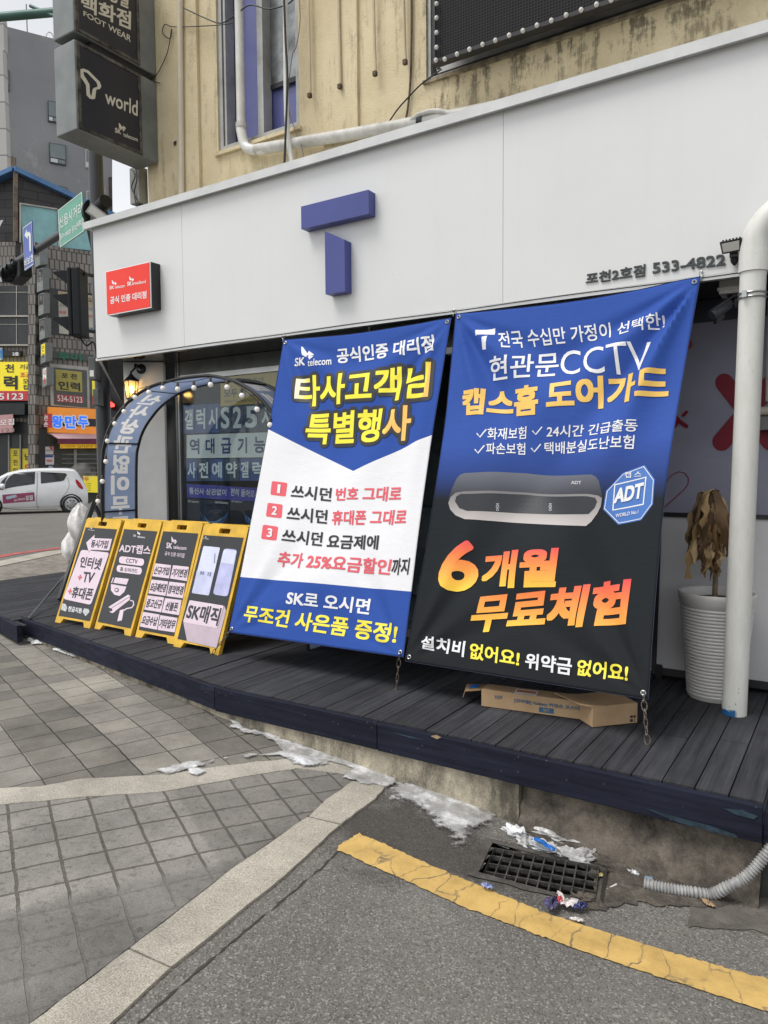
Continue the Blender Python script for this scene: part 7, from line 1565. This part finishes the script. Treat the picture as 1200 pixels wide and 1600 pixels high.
# right wall: poster window, lettering, labour office window, dumpling shop
g = G(); g.slab(RFP, [(76, 450), (160, 462), (160, 530), (80, 522)], .0, .05); wn = mesh('window', g, MDW, tb)
for q, mm in (([(90.5, 455), (115, 458.5), (116, 524), (92, 521)], 'l'), ([(133, 461), (160, 465), (160, 530), (135, 526)], 'r')):
    t, F = wsign('window_sheet', 'pale printed poster in the far upper window, %s of the traffic light' % ('left' if mm == 'l' else 'right'), RFP, q, .055, .065, mat('faded cream poster', (.52, .49, .42), .5, var=.12, vs=1), 'poster', 'sheet')
    x0_, x1_ = q[0][0]+2, q[1][0]-1; yb_ = q[0][1]; patch(t, F, [(q[0][0], q[0][1]), q[1], (q[1][0], q[1][1]+16), (q[0][0], q[0][1]+16)], mat('tan poster print', (.46, .36, .22), .5, var=.1), .004, 'print_band')
    text(t, F, '국제', [(x0_, yb_+4), (x1_, yb_+7), (x1_, yb_+15), (x0_, yb_+12)], MKS, 1, off=.008); text(t, F, '고민상담', [(x0_, yb_+19), (x1_, yb_+21), (x1_, yb_+26), (x0_, yb_+24)], MKS, 0, off=.008); text(t, F, '최장 5천', [(x0_, yb_+30), (x1_, yb_+32), (x1_, yb_+37), (x0_, yb_+35)], MRL, 1, off=.008); text(t, F, '전화 문의', [(x0_, yb_+50), (x1_, yb_+52), (x1_, yb_+56), (x0_, yb_+54)], mat('teal lettering', (.06, .22, .27), .5, var=0), 2, off=.008)
t, F = wsign('wall_sign', 'green sign lettering on a dark strip of the tiled building', RFP, [(80, 549), (158, 556), (158, 566), (80, 560)], .0, .1, mat('dark strip', (.09, .10, .095), .5, var=.1)); text(t, F, '투어', [(90, 550), (127, 553), (127, 565), (90, 563)], mat('dark green letters', (.03, .16, .10), .45, var=0), 3, off=.05)
g = G(); g.slab(RFP, [(77, 568), (160, 576), (160, 640), (79, 634)], .0, .06); wn = mesh('window', g, MCF, tb)
for q, lab in (([(82.5, 574), (135, 579), (136, 637), (84, 632)], 0), ([(139, 580), (160, 582), (160, 640), (140, 638)], 1)):
    g = G(); g.slab(RFP, q, .062, .08); mesh('pane', g, mat('grey green pane', (.075, .085, .08), .2, var=.2), wn)
t, F = wsign('window_sheet', 'dull yellow sheet with black letters in the cream framed far window', RFP, [(86, 577.5), (127, 581.5), (128, 613.5), (87, 610)], .085, .095, mat('dull yellow sheet', (.42, .36, .08), .4, var=.06), 'poster', 'sheet')
text(t, F, '포 천', [(96, 582), (120, 584.5), (120, 593), (96, 590.5)], MKS, 2, off=.006); text(t, F, '인력', [(91, 595), (125, 598), (125.5, 611.5), (91.5, 608.5)], MKS, 2, off=.006)
t, F = wsign('window_sheet', 'red strip with a white phone number under the dull yellow sheet', RFP, [(87.5, 616), (129, 619), (130, 630.5), (88, 628)], .085, .095, mat('dull red strip', (.36, .07, .07), .4, var=.06), 'poster', 'sheet'); text(t, F, '534-5123', [(89.5, 617.5), (128, 620.5), (128.5, 629.5), (90, 626.5)], PWG, 0, off=.006)
t, F = wsign('window_sheet', 'bright yellow and red sheet at the right edge of the far window', RFP, [(143, 594), (160, 596), (160, 634), (144, 632)], .085, .095, MYS, 'poster', 'sheet'); text(t, F, '인', [(148, 597), (158, 598), (158, 614), (148, 612)], MKS, 3, off=.006); patch(t, F, [(144, 618), (160, 620), (160, 634), (144, 632)], MRS, .004, 'print_band')
MOR = mat('lit orange sign face', (.78, .27, .045), .4, var=.12, vs=.8, emit=(1, .33, .03), es=.16)
t, F = wsign('wall_sign', 'orange dumpling shop sign with bright blue lettering on a dark band', RFP, [(72.5, 637), (175, 641.5), (175, 680), (73.5, 676)], .08, .45, MOR)
patch(t, F, [(77, 653), (175, 655), (175, 667), (77, 665.5)], MKS, .004, 'dark_band')
MBLU = mat('lit blue letters', (.03, .16, .80), .4, var=0, emit=(.03, .2, 1), es=.35)
for s, q in (('왕', [(80.5, 649), (98, 650), (98, 669), (80.5, 668)]), ('만', [(101, 649.5), (119, 650.5), (119, 669.5), (101, 669)]), ('두', [(121.5, 650), (137.5, 651), (137.5, 669.5), (121.5, 669)])): text(t, F, s, q, MBLU, 3, off=.05, outline=PWG)
t, F = wsign('wall_sign', 'small red sign with two white letters at the left end of the orange sign', RFP, [(66, 647.5), (77, 647.5), (77.5, 668.5), (66.5, 668.5)], .46, .56, MRS); text(t, F, '큰', [(68.5, 649.5), (75, 649.5), (75, 657), (68.5, 657)], PWG, 2, off=.008); text(t, F, '손', [(68.5, 659), (75, 659), (75, 666.5), (68.5, 666.5)], PWG, 2, off=.008)
aw = thing('awning', 'pale pink shop awning with a burgundy valance under the orange sign', 'awning', RFP.pos(*RFP.uv(115, 690), .5))
A_ = [RFP.pos(*RFP.uv(74, 678), .45), RFP.pos(*RFP.uv(175, 680), .45)]; uB = [RFP.uv(83, 687), RFP.uv(178, 687)]
g = G(); g.add([A_[0], A_[1], RFP.pos(*uB[1], 1.0), RFP.pos(*uB[0], 1.0)], [(0, 1, 2, 3)]); mesh('canopy', g, mat('pale pink canvas', (.52, .33, .34), .7, var=.08), aw).modifiers.new('thickness', 'SOLIDIFY').thickness = .02
g = G(); g.slab(RFP, [(83, 687), (178, 687.5), (178, 694.5), (83, 694.5)], .96, .98); mesh('valance', g, mat('burgundy canvas', (.16, .03, .06), .7, var=.1), aw)
g = G(); g.slab(RFP, [(70, 680), (175, 682), (175, 812), (70, 812)], .0, .04); mesh('shopfront', g, mat('dim shop interior', (.05, .052, .048), .4, var=.5, vs=1.2), tb)
g = G(); g.slab(RFP, [(60, 668), (71, 668), (71, 812), (60, 812)], .0, .10); mesh('shopfront_pier', g, mat('black tile pier', (.022, .022, .024), .3, var=.2), tb)
t, F = wsign('wall_sign', 'narrow lit yellow strip sign under the pink awning', RFP, [(90, 694.5), (175, 694.5), (175, 700.5), (90, 701)], .5, .6, mat('amber strip', (.80, .45, .03), .4, var=.06, emit=(1, .55, .02), es=.2)); text(t, F, '고기만두 김치만두 찐빵', [(93, 695.5), (160, 695.5), (160, 699.5), (93, 700)], mat('brown sign lettering', (.20, .07, .02), .5, var=0), 0, off=.006)
for q in ([(114.5, 702), (119, 702), (119, 760), (114.5, 760)],): g = G(); g.slab(RFP, q, .041, .12); mesh('mullion', g, mat('grey mullion', (.25, .25, .24)), tb)
for k in range(5): g = G(); g.slab(RFP, [(96, 709+k*7), (160, 709+k*7), (160, 711+k*7), (96, 711+k*7)], .041, .09); mesh('shelf', g, mat('steel shelf', (.16, .165, .15), .4, .4, var=.3), tb)
t, F = wsign('menu_board', 'yellow menu board with red heading behind the white car', RFP, [(121, 743.5), (143, 743.5), (143.5, 769), (122, 768)], 1.0, 1.05, MYS, 'menu board'); text(t, F, '만두', [(124, 745), (139, 745), (139, 752), (124, 752)], MRL, 2, off=.006)
for k in range(4): text(t, F, '3,000', [(134, 754.5+k*3.5), (142, 754.5+k*3.5), (142, 756.5+k*3.5), (134, 756.5+k*3.5)], MKS, 0, off=.006)
t, F = wsign('menu_board', 'second yellow menu board half hidden by the arch', RFP, [(147, 746), (160, 746), (160, 770), (148, 769)], 1.0, 1.05, MYS, 'menu board')
for s, q, c_ in (('white notice with a red corner on the black pier left of the dumpling shop', Pbox(70, 698, 82.5, 710), (.62, .60, .60)), ('white notice with a blue heading on the black pier left of the dumpling shop', Pbox(70, 711, 83.5, 726), (.66, .66, .68)), ('small pale blue notice low on the black pier', Pbox(75, 728, 81.5, 734), (.36, .48, .62))):
    t, F = wsign('notice', s, RFP, q, .11, .125, mat('notice '+s[:12], c_, .5, var=.05), 'notice', 'sheet')
    if 'corner' in s: patch(t, F, [(76, 698.2), (82.3, 698.2), (82.3, 706)], MRS, .004, 'print_band'); text(t, F, '음식점', [(72, 702.5), (79, 702.5), (79, 705), (72, 705)], MKS, 1, off=.005)
    elif 'heading' in s: patch(t, F, Pbox(70.3, 711.2, 83.2, 714.5), MBLU if False else mat('navy heading', (.05, .08, .26), .5, var=0), .004, 'print_band'); text(t, F, '당일휴무', [(72.5, 718), (82, 718), (82, 722), (72.5, 722)], MRL, 2, off=.005)
# steam from the steamer
def m_steam():
    m, t, b = newmat('steam'); h = N(t); t.nodes.remove(b); v = h.n('VolumePrincipled'); v.inputs['Color'].default_value = (.92, .90, .86, 1); v.inputs['Anisotropy'].default_value = .2
    h.l(h.ramp(h.noise(h.pos(), 1.6, 5, .65), [(.42, 0.0), (.7, 1.6)]), v.inputs['Density']); h.l(v.outputs[0], t.nodes['Material Output'].inputs['Volume']); return m
g = G(); c = RFP.pos(*RFP.uv(118, 738), 1.4); g.sphere(c, 1.0, 16, (.75, .45, .42)); tag(mesh('steam', g, m_steam()), kind='stuff')
# grey concrete block and pale stone tower far behind
thg = rad(60.5); GD_ = FH*math.cos(thg)+RH*math.sin(thg); gO = ond(5, 400, 58.0); gO[2] = 0; GTP = Plane(gO, GD_, ZZ)
gt = thing('concrete_building', 'tall grey concrete block with few windows behind the blue edged roof', 'building', gO)
MGB = m_concrete('weathered grey render', (.27, .275, .285), .0, .5)
def m_grey():
    m, t, b = newmat('weathered grey render wall'); h = N(t); Pn = h.pos(); c = h.ramp(h.noise(Pn, .16, 6, .6), [(.3, (.215, .22, .23)), (.7, (.285, .29, .30))])
    c = h.mix(.9, c, (.42, .41, .39)) if False else c
    k = h.ramp(h.noise(h.pos(scale=(1, 1, .6)), .35, 9, .78), [(.56, 0.0), (.66, 1.0)]); c = h.mix(h.math('MULTIPLY', k, .55), c, (.44, .43, .40)); h.l(c, b.inputs['Base Color']); b.inputs['Roughness'].default_value = .85; return m
g = G(); g.slab(GTP, [(5, 40), (90, 62), (175, 84), (175.5, 350), (175.5, 800), (5, 800)], -14, 0); mesh('wall', g, m_grey(), gt)
MWN = mat('grey blue window', (.20, .24, .25), .15, var=.2, vs=.3); MWF = mat('white window frame', (.62, .63, .63), .4, var=.05); MDF = mat('dark window frame', (.05, .055, .06), .4, var=.1)
for q, fmat in (([(75.5, 159), (89, 162), (89, 184), (76, 181.5)], MDF), ([(77.5, 224.5), (101.5, 229), (102, 250.5), (78.5, 246)], MDF), ([(134.5, 235), (142, 236.5), (142, 255), (134.5, 253)], MWF), ([(5.5, 54), (10, 55), (10, 73), (5.5, 72)], MDF), ([(6, 110), (13, 111.5), (13.5, 134), (6, 132.5)], MDF), ([(12, 245), (19, 246), (19, 268), (12, 267)], MDF), ([(91, 292), (104, 295), (104, 312), (91, 310)], MDF), ([(136, 300), (143, 302), (143, 320), (136, 318)], MWF)):
    (xa, ya), (xb, yb), (xc, yc), (xd, yd) = q; bb_ = 8
    g = G(); g.slab(GTP, [(xa-1, ya-1.2), (xb+1, yb-1.2), (xc+1, yc+bb_+1), (xd-1, yd+bb_+1)], .01, .12); wn = mesh('window', g, fmat, gt)
    g = G(); g.slab(GTP, q, .125, .15); mesh('pane', g, MWN, wn)
    xm2 = (xc+xd)/2; ym2 = (yc+yd)/2
    g = G(); g.slab(GTP, [(xd+.5, yd+1.6), (xm2-.4, ym2+1.6), (xm2-.4, ym2+bb_-.6), (xd+.5, yd+bb_-.6)], .125, .15); mesh('pane', g, mat('pale window', (.60, .64, .65), .2, var=.05), wn)
    g = G(); g.slab(GTP, [(xm2+.6, ym2+1.8), (xc-.4, yc+1.8), (xc-.4, yc+bb_-.6), (xm2+.6, ym2+bb_-.6)], .125, .15); mesh('pane', g, MWN, wn)
for x in (72, 76, 82): pass
for x0_, x1_, y_ in ((73, 84, 58),): g = G(); g.tube(smooth([GTP.pos(*GTP.uv(x0_, y_), -.5), GTP.pos(*GTP.uv(x0_+.5, y_-9), -.5), GTP.pos(*GTP.uv(x0_+5, y_-13), -.5), GTP.pos(*GTP.uv(x1_-.5, y_-8), -.5), GTP.pos(*GTP.uv(x1_, y_+2), -.5)], 5), .045, 6); mesh('rail', g, mat('pale roof rail', (.55, .55, .55), .4, var=0), gt)
g = G(); g.tube([GTP.pos(*GTP.uv(43.5, 52), -.4), GTP.pos(*GTP.uv(41.5, 2), -.4)], .04, 6); mesh('antenna', g, MDF, gt)
t8 = thing('stone_building', 'pale stone faced tower at the upper left frame edge', 'building', ond(-5, 300, 50)); SPL = Plane(ond(-5, 300, 50), RH, ZZ)
def m_stone():
    m, t, b = newmat('pale stone cladding'); h = N(t); br = h.n('TexBrick'); br.offset = 0; br.inputs['Scale'].default_value = 1; br.inputs['Brick Width'].default_value = 30; br.inputs['Row Height'].default_value = 1.7; br.inputs['Mortar Size'].default_value = .05
    br.inputs['Color1'].default_value = (.47, .46, .44, 1); br.inputs['Color2'].default_value = (.42, .41, .39, 1); br.inputs['Mortar'].default_value = (.22, .21, .2, 1); h.l(h.pos(rot=(rad(90), 0, 0)), br.inputs['Vector']); h.l(br.outputs[0], b.inputs['Base Color']); b.inputs['Roughness'].default_value = .8; return m
g = G(); g.slab(SPL, [(-60, 78), (4, 78), (9.5, 200), (11.5, 270), (11.5, 800), (-60, 800)], -.5, 0); mesh('wall', g, m_stone(), t8)
g = G(); g.slab(SPL, [(-60, 24), (1.5, 24), (3, 77.5), (-60, 77.5)], -.8, -.3); mesh('upper_tier', g, m_stone(), t8)
# white cloth corner seen at the left frame edge on the attic
g = G(); g.add([LFP.pos(*LFP.uv(-10, 352), .3), LFP.pos(*LFP.uv(11, 347.5), .3), LFP.pos(*LFP.uv(2, 368), .35), LFP.pos(*LFP.uv(-10, 372), .3)], [(0, 1, 2, 3)]); o = single('cloth_sheet', g, mat('grey white sheet', (.52, .52, .52), .6, var=.2, vs=3), 'corner of a pale sheet hanging at the left frame edge by the attic', 'cloth', LFP.pos(*LFP.uv(0, 360), .3)); o.modifiers.new('thickness', 'SOLIDIFY').thickness = .02

# dark neighbouring shopfront seen through the gap beyond the arch
ns = thing('shop_building', 'dark shopfront with a deep red awning seen between the pole and the lantern', 'building', ond(190, 760, 19)); NSP = Plane(ond(190, 760, 19), RH, ZZ)
g = G(); g.slab(NSP, [(161, 585), (300, 585), (300, 820), (161, 820)], -.5, 0); mesh('wall', g, mat('black shop wall', (.022, .022, .024), .5, var=.4), ns)
g = G(); g.slab(NSP, [(154, 611), (162, 609), (182, 634), (178, 641)], .0, .3); mesh('awning', g, mat('deep red canvas', (.17, .012, .022), .7, var=.2), ns)
g = G(); g.slab(NSP, [(180, 629), (186, 633), (186, 637), (180, 638)], .31, .36); mesh('neon_sign', g, mat('red neon', (.8, .05, .05), .4, var=0, emit=(1, .08, .06), es=1.5), ns)
for y in (652, 668, 684): g = G(); g.slab(NSP, [(163, y), (215, y), (215, y+2), (163, y+2)], .0, .06); mesh('ledge', g, mat('grey ledge', (.09, .09, .09), .5, var=.2), ns)
